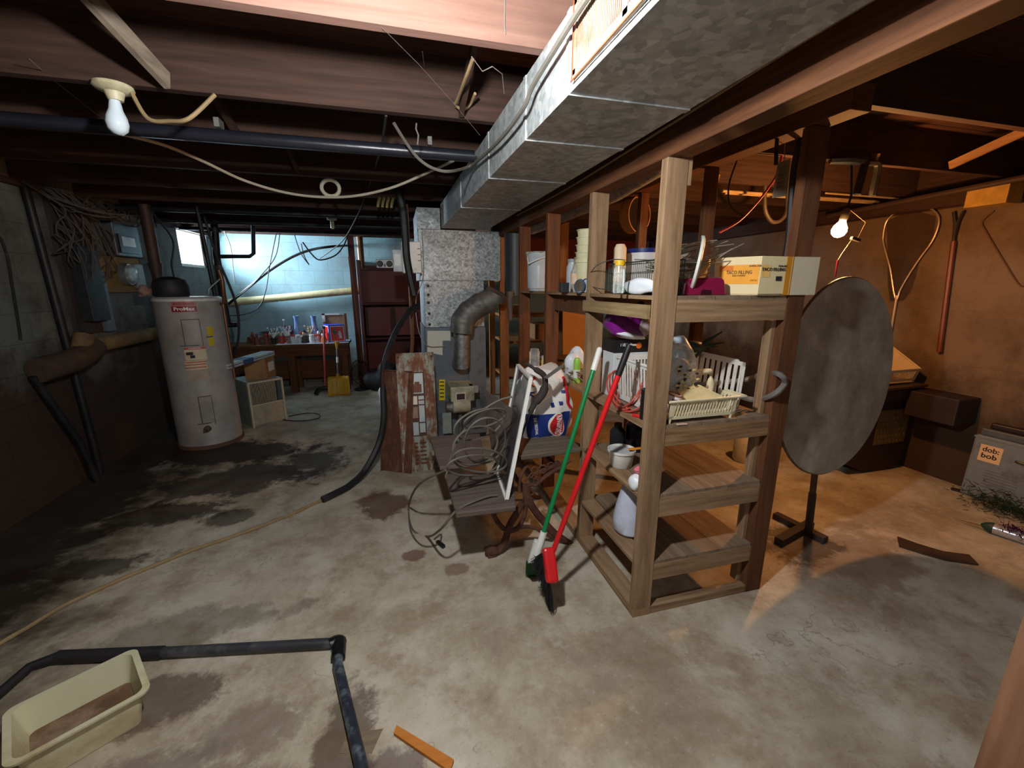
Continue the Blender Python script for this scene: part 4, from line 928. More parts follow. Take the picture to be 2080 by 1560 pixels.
# small toy figure with glove behind
fy = thing('toy_figure', 'small blue, white and yellow plastic toy behind the purple bag', 'toy', (1.3, 2.0, Z2+0.40))
MB().blob((1.25, 2.0, Z2+0.44), 0.03, 0.025, 0.05, 0.1, 3).build('blue_body', plain('toy_blue', rgb(30, 60, 130), 0.4), fy, smooth=True)
MB().blob((1.29, 1.97, Z2+0.465), 0.028, 0.02, 0.016, 0.3, 4).build('yellow_glove', plain('toy_cream', rgb(226, 220, 150), 0.5), fy, smooth=True)
MB().tube([(1.30, 1.97, Z2+0.455), (1.33, 1.96, Z2+0.41), (1.36, 1.96, Z2+0.385)], 0.016, 10).build('white_arm', white_p, fy, smooth=True)
# clear bag with printed pattern in front of the basket
tag(MB().blob((1.29, 1.72, Z2+0.24), 0.05, 0.06, 0.09, 0.14, 17, pw=0.9).build('plastic_bag', plain('pale_blue_bag', rgb(196, 214, 232), 0.35, var=0.1, bump=0.5, scale=9), smooth=True), 'pale blue plastic bag stuffed behind the front post on the middle shelf', 'bag')
cg = thing('clear_bag', 'clear plastic bag with a black and yellow leaf pattern in the laundry basket', 'bag', (1.235, 1.62, Z2+0.1))
MB().blob((1.235, 1.63, Z2+0.19), 0.085, 0.06, 0.13, 0.10, 9, pw=0.85).build('bag_film', bagclear, cg, smooth=True)
MB().blob((1.245, 1.64, Z2+0.165), 0.06, 0.045, 0.085, 0.12, 9, pw=0.85).build('grey_cloth', plain('grey_cloth', rgb(186, 192, 194), 0.6, var=0.1), cg, smooth=True)
m = MB(); m2 = MB(); rnd = random.Random(9)
for k in range(16):
    a = 0.25+k*0.11; q = Vector((1.215+0.022*math.sin(k*0.8), 1.568, Z2+0.08+0.0095*k))
    (m if k % 2 else m2).blob(q, 0.009, 0.004, 0.006, 0, n=8, m=5)
for k in range(10):
    a = 2*PI*k/10; q = Vector((1.265+0.035*math.cos(a), 1.570, Z2+0.16+0.045*math.sin(a))); (m if k % 2 else m2).blob(q, 0.010, 0.004, 0.006, 0, n=8, m=5)
m.build('leaf_print', ink, cg); m2.build('leaf_print', plain('leaf_yellow', rgb(206, 190, 120), 0.6), cg)
# laundry / dish basket, white, with slotted ends and body; and the ivory rack in front
def slotbox(mb, p0, ux, uz, n_, w, h0, h1, cnt, bar, th, bot=0.02, top=0.02, skew=0.0):
    """a slotted panel: origin p0, along ux for w, up uz"""
    ux, uz, n_ = Vector(ux), Vector(uz), Vector(n_)
    def quad(u0, u1, v0, v1, s0=0, s1=0):
        P = [p0+ux*(u0+s0)+uz*v0, p0+ux*(u1+s0)+uz*v0, p0+ux*(u1+s1)+uz*v1, p0+ux*(u0+s1)+uz*v1]
        mb.add(P+[p+n_*th for p in P], [(0, 1, 2, 3), (7, 6, 5, 4), (0, 4, 5, 1), (1, 5, 6, 2), (2, 6, 7, 3), (3, 7, 4, 0)])
    quad(0, w, h0, h0+bot); quad(0, w, h1-top, h1)
    quad(0, w*0.06, h0, h1); quad(w*0.94, w, h0, h1)
    st = w*0.88/cnt
    for k in range(cnt+1):
        u = w*0.06+st*k-bar/2; quad(u, u+bar, h0+bot, h1-top, 0, skew)
wb = thing('laundry_basket', 'white plastic slotted basket standing at the back of the middle shelf', 'basket', (1.3, 1.75, Z2))
m = MB()
WX0, WX1, WY0, WY1 = 1.09, 1.56, 1.585, 1.89; WH = 0.22
slotbox(m, Vector((WX0, WY0, Z2)), (0, 1, 0), (-0.08, 0, 1), (1, 0, 0), WY1-WY0, 0.01, WH, 11, 0.012, 0.003)
m.build('end_panel', white_p, wb)
m = MB(); slotbox(m, Vector((WX1, WY1, Z2)), (0, -1, 0), (0.06, 0, 1), (-1, 0, 0), WY1-WY0, 0.01, WH, 7, 0.022, 0.003, skew=0.0)
m.build('end_panel', white_p, wb)
m = MB(); slotbox(m, Vector((WX0, WY1, Z2)), (1, 0, 0), (0, 0.03, 1), (0, -1, 0), WX1-WX0, 0.01, WH, 22, 0.008, 0.003)
m.build('side_panel', white_p, wb)
m = MB(); slotbox(m, Vector((WX0, WY0, Z2)), (1, 0, 0), (0, -0.03, 1), (0, 1, 0), WX1-WX0, 0.005, 0.07, 22, 0.008, 0.003)
m.build('side_panel', white_p, wb)
MB().box(WX0, WX1, WY0, WY1, Z2+0.006, Z2+0.012).build('base', white_p, wb)
MB().tube([(WX0-0.018, WY0-0.008, Z2+WH), (WX0-0.018, WY1+0.01, Z2+WH), (WX1+0.014, WY1+0.01, Z2+WH), (WX1+0.014, WY0+0.05, Z2+WH)], 0.007, 8).build('rim', white_p, wb, smooth=True)
iv = thing('dish_rack', 'ivory plastic slotted dish rack at the front edge of the middle shelf', 'rack', (1.3, 1.5, Z2))
m = MB(); IX0, IX1, IY0, IY1, IH = 1.085, 1.42, 1.462, 1.575, 0.10
slotbox(m, Vector((IX0, IY0, Z2+0.018)), (1, 0, 0), (0, -0.12, 1), (0, 1, 0), IX1-IX0, 0.0, IH-0.018, 20, 0.006, 0.003, 0.014, 0.012, skew=0.008)
m.build('front_panel', ivory_p, iv)
m = MB(); slotbox(m, Vector((IX1, IY0, Z2+0.018)), (0, 1, 0), (0.35, 0, 1), (-1, 0, 0), IY1-IY0, 0.0, IH-0.018, 5, 0.010, 0.003, 0.012, 0.012); m.build('end_panel', ivory_p, iv)
MB().box(IX0, IX1, IY0, IY1, Z2+0.018, Z2+0.023).build('base', ivory_p, iv)
MB().tube([(IX0-0.01, IY0-0.012, Z2+IH), (IX1+0.04, IY0-0.012, Z2+IH), (IX1+0.04, IY1, Z2+IH)], 0.006, 8).build('rim', ivory_p, iv, smooth=True)
for x in (IX0+0.01, IX1-0.015):
    for y in (IY0+0.006, IY1-0.01): MB().lathe([(0.005, 0), (0.008, 0.02), (0, 0.02)], 10, T(x, y, Z2)).build('foot', ivory_p, iv, smooth=True)
tag(MB().slab([(1.19, 1.50, Z2+0.075), (1.40, 1.495, Z2+0.082), (1.33, 1.59, Z2+0.125), (1.20, 1.60, Z2+0.14)], 0.003).build('paper_pad', plain('pad_tan', rgb(206, 196, 150), 0.8)), 'tan paper pad lying on the ivory dish rack', 'paper')
c = Vector((1.135, 1.515, Z2+0.075))
t = thing('open_can', 'small open food can with a torn blue and white label in the dish rack', 'can', tuple(c), local=True, rot=(R(8), R(10), 0))
MB().lathe([(0.034, 0), (0.034, 0.045), (0.031, 0.045), (0.031, 0.012), (0, 0.012)], 22).build('can_body', plain('can_rust', rgb(150, 104, 80), 0.5, 0.3), t, smooth=True)
MB().lathe([(0.0346, 0.004), (0.0346, 0.038)], 22).build('label', white_p, t, smooth=True)
MB().box(-0.03, -0.008, -0.038, -0.03, 0.012, 0.028).build('label_mark', plain('print_navy', rgb(46, 40, 110), 0.5), t)
tag(MB().blob((1.40, 1.66, Z2+0.17), 0.05, 0.02, 0.016, 0.2, 6).blob((1.44, 1.65, Z2+0.10), 0.018, 0.016, 0.05, 0.1, 8).build('cream_cloth', plain('cream_cloth', rgb(226, 214, 180), 0.8), smooth=True), 'scrap of cream cloth and a white handle in the laundry basket', 'cloth')
# green garden claw
gc = thing('artificial_branch', 'dark green plastic branch poking up out of the laundry basket', 'branch', (1.43, 1.78, Z2+0.2))
dg = plain('dark_green_plastic', rgb(30, 52, 36), 0.5)
MB().blob((1.42, 1.78, Z2+0.275), 0.075, 0.04, 0.03, 0.2, 9).build('leaf_mass', dg, gc, smooth=True)
m = MB(); a = Vector((1.45, 1.76, Z2+0.28))
for e in ((1.555, 1.74, Z2+0.35), (1.575, 1.74, Z2+0.295), (1.54, 1.74, Z2+0.275)): m.tube([a, e], [0.012, 0.003], 6)
m.tube([(1.5, 1.78, Z2+0.27), (1.42, 1.78, Z2+0.2)], 0.008, 6)
m.build('twigs', dg, gc, smooth=True)
# grey hose loop at the right rear
cable('grey_hose', 'loop of grey rubber hose sticking out past the right rear of the middle shelf',
      [py_(1490, 800, 1.6), py_(1530, 812, 1.56), py_(1570, 802, 1.43), py_(1594, 778, 1.42), py_(1582, 760, 1.425), py_(1550, 758, 1.6), py_(1510, 772, 1.7), (1.42, 1.9, Z2+0.04)], 0.013, plain('grey_rubber', rgb(112, 108, 104), 0.6), 'hose')
# orange extension cord
def coil(c, rx, ry, rz, n, seed, turns=4):
    rnd = random.Random(seed); out = []
    for k in range(n*turns):
        t = 2*PI*k/n; j = 1+0.15*math.sin(k*0.37+seed)
        out.append(Vector((c[0]+rx*math.cos(t)*j, c[1]+ry*math.sin(t*1.03)*j, max(c[2]-rz, c[2]+rz*math.sin(t+k*0.06)))))
    return out
cable('extension_cord', 'coiled orange red extension cord on the middle shelf between the posts', coil((1.08, 1.78, Z2+0.075), 0.09, 0.16, 0.07, 9, 4, 5), 0.0042, plain('cord_orange', rgb(186, 74, 62), 0.5), 'cord', k=5)
# black cups and tape
def roll(c, r, h, mm, name, label, cat, core=None, rot=None):
    t = thing(name, label, cat, c, local=True, rot=rot); MB().lathe([(r*0.6, 0), (r, 0), (r, h), (r*0.62, h), (r*0.6, 0)], 24).build('roll', mm, t, smooth=True)
    if core: MB().lathe([(r*0.59, 0.002), (r*0.59, h-0.002), (r*0.5, h-0.002), (r*0.5, 0.002), (r*0.59, 0.002)], 20).build('core', core, t, smooth=True)
    return t
roll((1.035, 1.555, Z2), 0.026, 0.135, black_p, 'black_tube', 'tall black ribbed tube at the front of the middle shelf', 'tube')
roll((1.045, 1.505, Z2), 0.027, 0.045, black_p, 'tape_roll', 'squat black tape roll with an orange core by the front post', 'tape', plain('core_orange', rgb(236, 110, 40), 0.5))
tag(MB().tube([(1.0, 1.60, Z2+0.007), (1.02, 1.56, Z2+0.007)], 0.007, 10).build('lip_balm', red_p, smooth=True), 'tiny red and white tube lying on the middle shelf', 'tube')
tag(MB().bar((1.12, 1.4505, Z2+0.0), (1.17, 1.452, Z2-0.002), 0.01, 0.004).build('straw', plain('pink_straw', rgb(220, 190, 180), 0.5)), 'thin pale pink straw on the front edge of the middle shelf', 'straw')
# dark jars on the shelf below
for (x, y, r, h, lb) in ((1.15, 1.98, 0.042, 0.15, 'dark glass jar behind the white tub on the third shelf'), (1.25, 1.95, 0.06, 0.20, 'large dark glass jug beside the front post on the third shelf')):
    t = thing('dark_jar', lb, 'jar', (x, y, Z3), local=True); MB().lathe([(r*0.92, 0), (r, 0.01), (r, h*0.7), (r*0.5, h*0.88), (r*0.5, h), (0, h)], 22).build('glass', plain('smoked_glass', rgb(34, 36, 40), 0.12), t, smooth=True)
# third shelf: white tub and spoon
t = thing('ice_cream_tub', 'round white plastic tub with a film lid on the third shelf', 'tub', (1.075, 1.51, Z3), local=True)
c = pz(1261, 945, Z3)
t.location = (c.x, c.y, Z3)
MB().lathe([(0.05, 0), (0.054, 0.004), (0.064, 0.075), (0.070, 0.078), (0.070, 0.09), (0.066, 0.09), (0.062, 0.08), (0, 0.078)], 28).build('tub_body', white_p, t, smooth=True)
MB().lathe([(0.061, 0.081), (0.03, 0.083), (0, 0.082)], 28).build('film_lid', plain('film_grey', rgb(196, 200, 208), 0.3, var=0.15), t, smooth=True)
sp = MB().bar((c.x+0.02, c.y-0.03, Z3+0.096), (c.x+0.085, c.y-0.042, Z3+0.10), 0.014, 0.008).build('orange_stick', plain('stick_orange', rgb(240, 150, 30), 0.4), bevel=0.002)
tag(sp, 'short bright orange stick resting on the rim of the white tub', 'stick')
c = pz(1296, 1000, Z3)
tag(MB().blob((c.x+0.01, c.y+0.02, Z3+0.038), 0.038, 0.035, 0.042, 0.12, 6, flat=0.038).build('small_bag', bagw, smooth=True), 'small knotted white bag beside the front post on the third shelf', 'bag')
tag(MB().blob((c.x+0.015, c.y+0.025, Z3+0.094), 0.024, 0.024, 0.016, 0.2, 7).build('pink_cloth', plain('pink_cloth', rgb(232, 120, 136), 0.6), smooth=True), 'bit of pink cloth on top of the small white bag', 'cloth')
# hanging / standing bag on the fourth shelf
tag(MB().lathe([(0.06, 0), (0.082, 0.02), (0.084, 0.07), (0.07, 0.15), (0.045, 0.24), (0.03, 0.30), (0, 0.30)], 24, T(1.075, 1.70, Z4), (0.85, 1.0)).build('plastic_bag', plain('bag_translucent', rgb(206, 214, 236), 0.3, var=0.14, bump=0.6, scale=8), smooth=True), 'full white and lilac plastic bag on the fourth shelf behind the front post', 'bag')
# things further back along the partition
c = at(1088, 3.0, Z2+0.016)
MBt = MB().box(0.978, 1.5, 2.74, 3.3, Z2-0.016, Z2-0.001)
jar(1086, 2.85, Z2, 0.038, 0.13, glass, None, 'glass_jar', 'empty clear glass jar behind the screen near the furnace')
c = at(1103, 2.8, Z2)
jar(1106, 2.76, Z2, 0.022, 0.075, plain('can_label', rgb(224, 200, 120), 0.5), plain('can_top', rgb(200, 204, 206), 0.4), 'small_can', 'small yellow and white can behind the charcoal bag', 'can')
c = at(1168, 2.4, Z2)
tag(MB().blob((c.x, 2.4, Z2+0.10), 0.065, 0.05, 0.10, 0.16, 31, flat=0.098).build('plastic_bag', bagw, smooth=True), 'crumpled white plastic bag between the second and third posts', 'bag')
c = at(1183, 2.25, Z2)
t = thing('spray_can', 'light green spray can beside the second post', 'can', (1.035, 2.30, Z2), local=True)
MB().lathe([(0.022, 0), (0.022, 0.13), (0.014, 0.15), (0, 0.15)], 18).build('can_body', plain('can_green', rgb(150, 206, 80), 0.35), t, smooth=True)
MB().lathe([(0.0225, 0.03), (0.0225, 0.08)], 18).build('label', white_p, t, smooth=True)
m = MB(); rnd = random.Random(8)
for k in range(16):
    a = Vector((1.0+rnd.uniform(0, 0.08), 2.45+rnd.uniform(-0.1, 0.1), Z2+0.02+rnd.uniform(0, 0.05))); b = a+Vector((rnd.uniform(-0.05, 0.1), rnd.uniform(-0.3, 0.2), rnd.uniform(-0.015, 0.04))); b.z = max(b.z, Z2+0.005)
    m.tube([a, (a+b)/2+Vector((0, 0, 0.01)), b], 0.004, 5)
tag(m.build('dry_twigs', plain('twig', rgb(150, 138, 110), 0.8), smooth=True), 'bundle of dry pale twigs on the shelf below the white bag', 'twigs', kind='stuff')
# ================================================================ two brooms leaning on the shelf
def broom_red():
    bot = Vector(pz(1112, 1150, 0.10)); top = px_(1279, 700, 0.962)
    b = thing('push_broom', 'red handled broom with black bristles leaning on the shelf', 'broom', (bot.x, bot.y, 0))
    j = py_(1124, 1118, 1.62); 
    d = (top-j).normalized(); g = j+d*((top-j).length*0.86)
    MB().tube([j, g], 0.0125, 14).build('handle', red_p, b, smooth=True)
    MB().tube([g, top], [0.0145, 0.0145], 14).build('grip', black_p, b, smooth=True)
    h0 = py_(1113, 1112, j.y-0.01); h1 = py_(1122, 1184, j.y-0.09)
    MB().bar(h0, h1, 0.055, 0.045, (0, 1, 0)).build('broom_head', red_p, b, bevel=0.012)
    # bristles fan from the head to the floor
    base = [py_(1083, 1142, j.y), py_(1108, 1118, j.y-0.01), py_(1120, 1184, j.y-0.09)]
    m = MB(); rnd = random.Random(2)
    A0, A1 = py_(1104, 1122, j.y-0.01), py_(1117, 1184, j.y-0.09)
    B0, B1 = py_(1080, 1140, j.y-0.0), Vector(pz(1121, 1246, 0.003))
    for k in range(260):
        u = rnd.random(); a = A0.lerp(A1, u); e = B0.lerp(B1, u)+Vector((rnd.uniform(-.008, .008), rnd.uniform(-.02, .02), 0)); e.z = max(e.z, 0.003)
        a = a+Vector((0, rnd.uniform(-0.015, 0.015), 0))
        m.tube([a, (a+e)/2+Vector((rnd.uniform(-.006, .006), 0, 0)), e], [0.0018, 0.0016, 0.001], 3)
    m.slab([A0+Vector((0, 0.0, 0)), A1, B1.lerp(A1, 0.15), B0.lerp(A0, 0.15)], 0.016)
    m.build('bristles', plain('bristle_black', rgb(26, 28, 34), 0.6, var=0.3), b)['kind'] = 'stuff'
def broom_green():
    j = py_(1101, 1092, 1.72); top = px_(1219, 706, 0.955)
    b = thing('angle_broom', 'green handled broom with a white head leaning left of the red one', 'broom', (j.x, j.y, 0))
    d = (top-j).normalized(); g = j+d*((top-j).length*0.88)
    MB().tube([j, g], 0.0115, 14).build('handle', green_p, b, smooth=True)
    MB().tube([g, top-d*0.01, top], [0.0145, 0.0145, 0.009], 14).build('grip', white_p, b, smooth=True)
    MB().tube([j-d*0.09, j+d*0.03], 0.017, 12).build('socket', white_p, b, smooth=True)
    q = [py_(1086, 1098, j.y), py_(1108, 1102, j.y-0.01), py_(1093, 1142, j.y-0.02), py_(1072, 1146, j.y-0.01)]
    MB().slab(q, 0.03).build('broom_head', plain('head_grey', rgb(206, 208, 204), 0.5), b, bevel=0.008)
    m = MB(); rnd = random.Random(6)
    for k in range(110):
        u = rnd.random(); a = q[3].lerp(q[2], u)+Vector((0, rnd.uniform(0, .03), 0)); e = pz(1070+u*18+rnd.uniform(-3, 3), 1168+rnd.uniform(-4, 3), 0.003)
        m.tube([a, e], [0.0016, 0.001], 3)
    m.build('bristles', plain('bristle_green', rgb(34, 110, 66), 0.6), b)['kind'] = 'stuff'
broom_red(); broom_green()
# ================================================================ left side: water heater
HX, HY, HR, HH = -1.835, 4.60, 0.262, 1.395
wh = thing('water_heater', 'tall white cylindrical electric water heater speckled with dirt', 'water heater', (HX, HY, 0))
hm = NT('heater_enamel'); n = hm.noise(hm.geo, 34, 6, 0.8); n2 = hm.noise(hm.geo, 3, 8, 0.7)
col = hm.mix(hm.val(n, 0.63, 0.70, 0, 0.8), rgb(168, 163, 158), rgb(84, 74, 66)); col = hm.mix(hm.val(n2, 0.45, 0.7, 0, 0.6), col, rgb(112, 102, 94))
sx = hm.n('ShaderNodeSeparateXYZ'); hm.l(hm.geo, sx.inputs[0])
col = hm.mix(hm.val(hm.math('ADD', sx.outputs[2], hm.math('MULTIPLY', n2, 0.12)), 0.10, 0.05, 0, 0.6), col, rgb(90, 66, 54))
hm.color(col); hm.rough(0.42); hm.bump(n, 0.08, 0.003); HM = hm.m
MB().lathe([(HR+0.006, 0.02), (HR, 0.035), (HR, HH-0.02), (HR-0.02, HH), (0, HH+0.004)], 56, T(HX, HY, 0)).build('tank', HM, wh, smooth=True)
MB().lathe([(HR+0.012, 0.0), (HR+0.012, 0.03), (HR, 0.034)], 48, T(HX, HY, 0)).build('foot_ring', plain('rust_ring', rgb(104, 74, 58), 0.8), wh, smooth=True)
MB().lathe([(HR+0.004, HH-0.03), (HR+0.004, HH-0.012), (HR-0.02, HH+0.006)], 48, T(HX, HY, 0)).build('top_cap', plain('cap_white', rgb(220, 218, 214), 0.35), wh, smooth=True)
def cylpt(a, z, off=0.0): return Vector((HX+(HR+off)*math.cos(a), HY+(HR+off)*math.sin(a), z))
def hpatch(pxa, pxb, pya, pyb, off, name, mm, par=None, n=8):
    """a sheet stuck on the tank covering the given window seen from the front"""
    def hit(px, py):
        d = Vector(ray(px, py)); o = Vector((0, 0, EYE)); f = o-Vector((HX, HY, EYE))
        A = d.x*d.x+d.y*d.y; B = 2*(f.x*d.x+f.y*d.y); Cc = f.x*f.x+f.y*f.y-(HR+off)**2; disc = max(0, B*B-4*A*Cc); t = (-B-math.sqrt(disc))/(2*A)
        p = o+d*t; return math.atan2(p.y-HY, p.x-HX), p.z
    a0, z0 = hit(pxa, pya); a1, _ = hit(pxb, pya); _, z1 = hit(pxa, pyb)
    V = []; F = []
    for j in (0, 1):
        for i in range(n+1): V.append(cylpt(a0+(a1-a0)*i/n, (z0, z1)[j], off))
    for i in range(n): F.append((i, i+1, n+2+i, n+1+i))
    o = MB().add(V, F).build(name, mm, par or wh, smooth=True); return o, (a0+a1)/2, (z0+z1)/2, (a1-a0)
maroon = plain('label_maroon', rgb(140, 30, 40), 0.4, var=0.05); mar2 = plain('label_faded', rgb(176, 110, 112), 0.5, var=0.08)
o1, ac, zc, _ = hpatch(346, 398, 613, 622, 0.002, 'maker_label', mar2)
def cwarp(ac, zc, off=0.0): return lambda v: cylpt(ac+v.x/HR, zc+v.y, 0.004+off+v.z*0.3)
text_mb('A.O.Smith', 0.03, None, 0.0006, 1, cwarp(ac, zc), fit=0.15).build('lettering', maroon, wh)
o1, ac, zc, _ = hpatch(347, 399, 622.5, 634, 0.002, 'model_label', maroon)
text_mb('ProMax', 0.042, None, 0.001, 1, cwarp(ac, zc), fit=0.15).build('lettering', wht, wh)
hpatch(368, 405, 650, 703, 0.003, 'access_cover', HM); hpatch(372, 402, 653, 700, 0.008, 'access_cover', HM)
hpatch(401, 430, 808, 862, 0.003, 'access_cover', HM); hpatch(405, 427, 811, 859, 0.008, 'access_cover', HM)
so = plain('seam_grey', rgb(90, 82, 76), 0.8)
for (xa, xb, ya, yb) in ((366, 405, 649, 704), (401, 430, 806, 863)):
    hpatch(xa, xb, ya, ya+1.5, 0.009, 'seam_line', so, n=4); hpatch(xa, xb, yb-1.5, yb, 0.009, 'seam_line', so, n=4); hpatch(xa, xa+1.8, ya, yb, 0.009, 'seam_line', so, n=1); hpatch(xb-1.2, xb, ya, yb, 0.009, 'seam_line', so, n=1)  # thin grey seam lines outlining each access cover
w1, ac, zc, _ = hpatch(373, 418, 707, 733, 0.003, 'warning_label', plain('label_tan', rgb(214, 196, 168), 0.6))
rl = plain('label_redline', rgb(196, 84, 66), 0.6, bump=0)
hpatch(373, 418, 707, 711, 0.005, 'red_header', rl); hpatch(377, 392, 716, 722, 0.005, 'hazard_print', ink); hpatch(386, 396, 722, 728, 0.005, 'hazard_print', ink)
text_mb('WARNING', 0.012, None, 0.0003, 1, cwarp(ac, zc+0.05, 0.004), fit=0.09).build('lettering', wht, wh)
hpatch(375, 420, 734, 753, 0.003, 'lower_label', plain('label_tan', (0, 0, 0, 1)))
for y in (736, 741, 747): hpatch(376, 420, y, y+2, 0.005, 'red_line', rl)
hpatch(378, 424, 754, 775, 0.003, 'faded_label', plain('label_faded_tan', rgb(176, 160, 140), 0.7))
yl = plain('label_yellow', rgb(206, 180, 40), 0.5)
hpatch(419, 432, 664, 682, 0.003, 'energy_label', yl); hpatch(422, 434, 686, 703, 0.003, 'energy_label', yl); hpatch(419, 432, 684, 685.5, 0.004, 'label_mark', ink)
MB().lathe([(0.03, 0), (0.026, 0.03), (0.012, 0.035), (0.012, 0.07), (0, 0.07)], 14, frame(cylpt(R(-72), 0.20, 0), (1, 0, 0), (0, 0, 1))).build('drain_valve', plain('valve_brown', rgb(92, 70, 58), 0.6), wh, smooth=True)
# domed black pot on the heater
p = py_(347, 600, HY)
tag(MB().lathe([(0.12, 0), (0.135, 0.02), (0.138, 0.10), (0.12, 0.15), (0.06, 0.175), (0, 0.18)], 24, T(p.x+0.02, HY-0.02, HH+0.005)).build('black_pot', plain('pot_black', rgb(34, 34, 36), 0.6), smooth=True), 'black rounded pot lid sitting on top of the water heater', 'pot')
tag(MB().blob((p.x-0.15, HY-0.1, HH+0.05), 0.05, 0.05, 0.05, 0.25, 3, flat=0.045).build('insulation_scrap', plain('pinkish_scrap', rgb(150, 120, 112), 0.9), smooth=True), 'lump of pinkish insulation beside the pot on the water heater', 'insulation')
# pipes rising from the heater
rp = plain('brown_pipe', rgb(72, 52, 46), 0.6, 0.2, 0.3)
tag(MB().tube([(p.x-0.13, HY+0.12, HH+0.006), (p.x-0.13, HY+0.12, 1.6), (p.x-0.13, HY+0.12, 1.70)], [0.04, 0.04, 0.055], 12).tube([(p.x-0.13, HY+0.12, 1.70), (p.x-0.13, HY+0.12, 2.2)], 0.045, 12).build('heater_pipe', rp, smooth=True), 'thick dark brown pipe rising behind the black pot to the joists', 'pipe')
cable('heater_wire', 'black wire curving from the heater top up to the ceiling', [(p.x+0.05, HY, HH+0.18), (p.x+0.03, HY+0.05, 1.7), (p.x+0.05, HY+0.1, 1.9), (p.x-0.05, HY+0.1, 2.1), (p.x-0.1, HY+0.1, 2.2)], 0.008, black_r, 'wire')
tag(MB().tube([(HX+0.17, HY+0.15, HH+0.004), (HX+0.14, HY+0.13, 2.2)], 0.018, 10).build('heater_pipe', darkpipe, smooth=True), 'thin black pipe rising from the right of the heater top', 'pipe')
vt = thing('relief_valve', 'brass relief valve and bent tube at the right shoulder of the heater', 'valve', (HX+0.30, HY, 1.2))
bronze = plain('bronze', rgb(120, 82, 60), 0.45, 0.6)
MB().tube([(HX+0.24, HY-0.02, 1.33), (HX+0.30, HY-0.03, 1.34), (HX+0.31, HY-0.03, 1.55), (HX+0.29, HY-0.03, 1.66)], 0.018, 10).build('valve_tube', bronze, vt, smooth=True)
MB().box(HX+0.262, HX+0.31, HY-0.06, HY, 1.64, 1.68).build('valve_head', plain('dark_bronze', rgb(60, 46, 40), 0.5, 0.4), vt, bevel=0.006)
MB().tube([(HX+0.30, HY-0.05, 1.56), (HX+0.20, HY-0.06, 1.47), (HX+0.19, HY-0.06, 1.42)], 0.007, 8).build('lever', plain('steel_bright', rgb(200, 206, 210), 0.25, 0.8), vt, smooth=True)
MB().tube([(HX+0.285, HY-0.03, 1.33), (HX+0.29, HY-0.03, 0.62)], 0.012, 8).build('discharge_tube', bronze, vt, smooth=True)
# ---------------------------------------------------------------- wall pipes, meter and panel on the left wall
cream_pipe = plain('wrapped_pipe', rgb(206, 196, 150), 0.75, var=0.08, dirt=rgb(140, 112, 60), dirt_amt=0.3, scale=6)
dirty_pipe = plain('dirty_wrapped_pipe', rgb(138, 118, 70), 0.85, var=0.2, dirt=rgb(86, 62, 48), dirt_amt=0.6, scale=6)
lp = thing('drain_pipe', 'dirty wrapped tan pipe with an elbow running low along the left wall', 'pipe', (-2.38, 4.2, 0.95))
XW = XL+0.09
MB().tube([(XW, 4.10, 1.03), (XW, 5.4, 1.03)], 0.062, 16).build('pipe_run', dirty_pipe, lp, smooth=True)
MB().tube(smooth_path([(XW, 3.55, 0.94), (XW+0.03, 3.85, 0.96), (XW+0.02, 4.1, 1.02)], 4), 0.085, 14).build('pipe_joint', plain('joint_brown', rgb(74, 56, 44), 0.85, 0, 0.3), lp, smooth=True)
MB().tube([(XW+0.02, 3.93, 0.98), (XW+0.02, 4.02, 1.12)], 0.062, 14).build('cleanout', dirty_pipe, lp, smooth=True)
for k, (q0, q1, r, lb) in enumerate((((-2.42, 3.92, 2.2), (-2.40, 3.95, 0.30), 0.026, 'straight black pipe running down the left wall to the floor area'),)):
    tag(MB().tube([q0, q1, (q1[0], q1[1], 0.0)], r, 10).build('wall_pipe', darkpipe, smooth=True), lb, 'pipe')
tag(MB().tube([(-2.40, 3.55, 0.90), (-2.36, 3.75, 0.35), (-2.34, 3.80, 0.0)], 0.024, 10).build('wall_pipe', darkpipe, smooth=True), 'short black pipe slanting down from the tan elbow to the floor', 'pipe')
cable('wall_cable', 'thin dark cable hanging down the pale paint of the left wall', [px_(0, 480, XL+0.01), px_(15, 520, XL+0.01), px_(25, 580, XL+0.012), px_(38, 660, XL+0.01), px_(42, 690, XL+0.01)], 0.008, black_r, 'cable')
tag(MB().tube([px_(48, 640, XL+0.02), px_(55, 560, XL+0.02), px_(48, 480, XL+0.02)], 0.001, 4).build('x', black_r), 'x', 'x') if False else None
tag(MB().tube([(XL+0.05, 3.42, 2.19), (XL+0.05, 3.42, 0.0)], 0.055, 12).build('soil_pipe', plain('soil_pipe', rgb(62, 46, 42), 0.8, var=0.3), smooth=True), 'fat dark soil pipe at the left edge of the picture', 'pipe') if False else None
PA, PB = px_(168, 600, XL+0.08).y, px_(238, 600, XL+0.08).y; MY = px_(262, 540, XL+0.09).y; PB = min(PB, MY-0.33)
pn = thing('fuse_board', 'tall dark electric panel board with hanging wires on the left wall', 'panel', (XL+0.05, 4.6, 1.1))
a = px_(160, 520, XL+0.05); 
MB().box(XL+0.001, XL+0.035, PA-0.06, PB+0.02, 1.12, 2.12).build('backboard', wood('panel_board', rgb(50, 40, 36), rgb(86, 74, 66), 'z'), pn)
MB().box(XL+0.036, XL+0.12, PA, PB-0.14, 1.22, 1.80).build('panel_box', plain('panel_box', rgb(52, 54, 58), 0.5, 0.3, 0.3), pn, bevel=0.004)
MB().box(XL+0.036, XL+0.075, PB-0.12, PB-0.02, 1.12, 1.62).build('conduit_cover', plain('panel_blue', rgb(96, 110, 124), 0.5, 0.2, 0.2), pn)
m = MB(); rnd = random.Random(12)
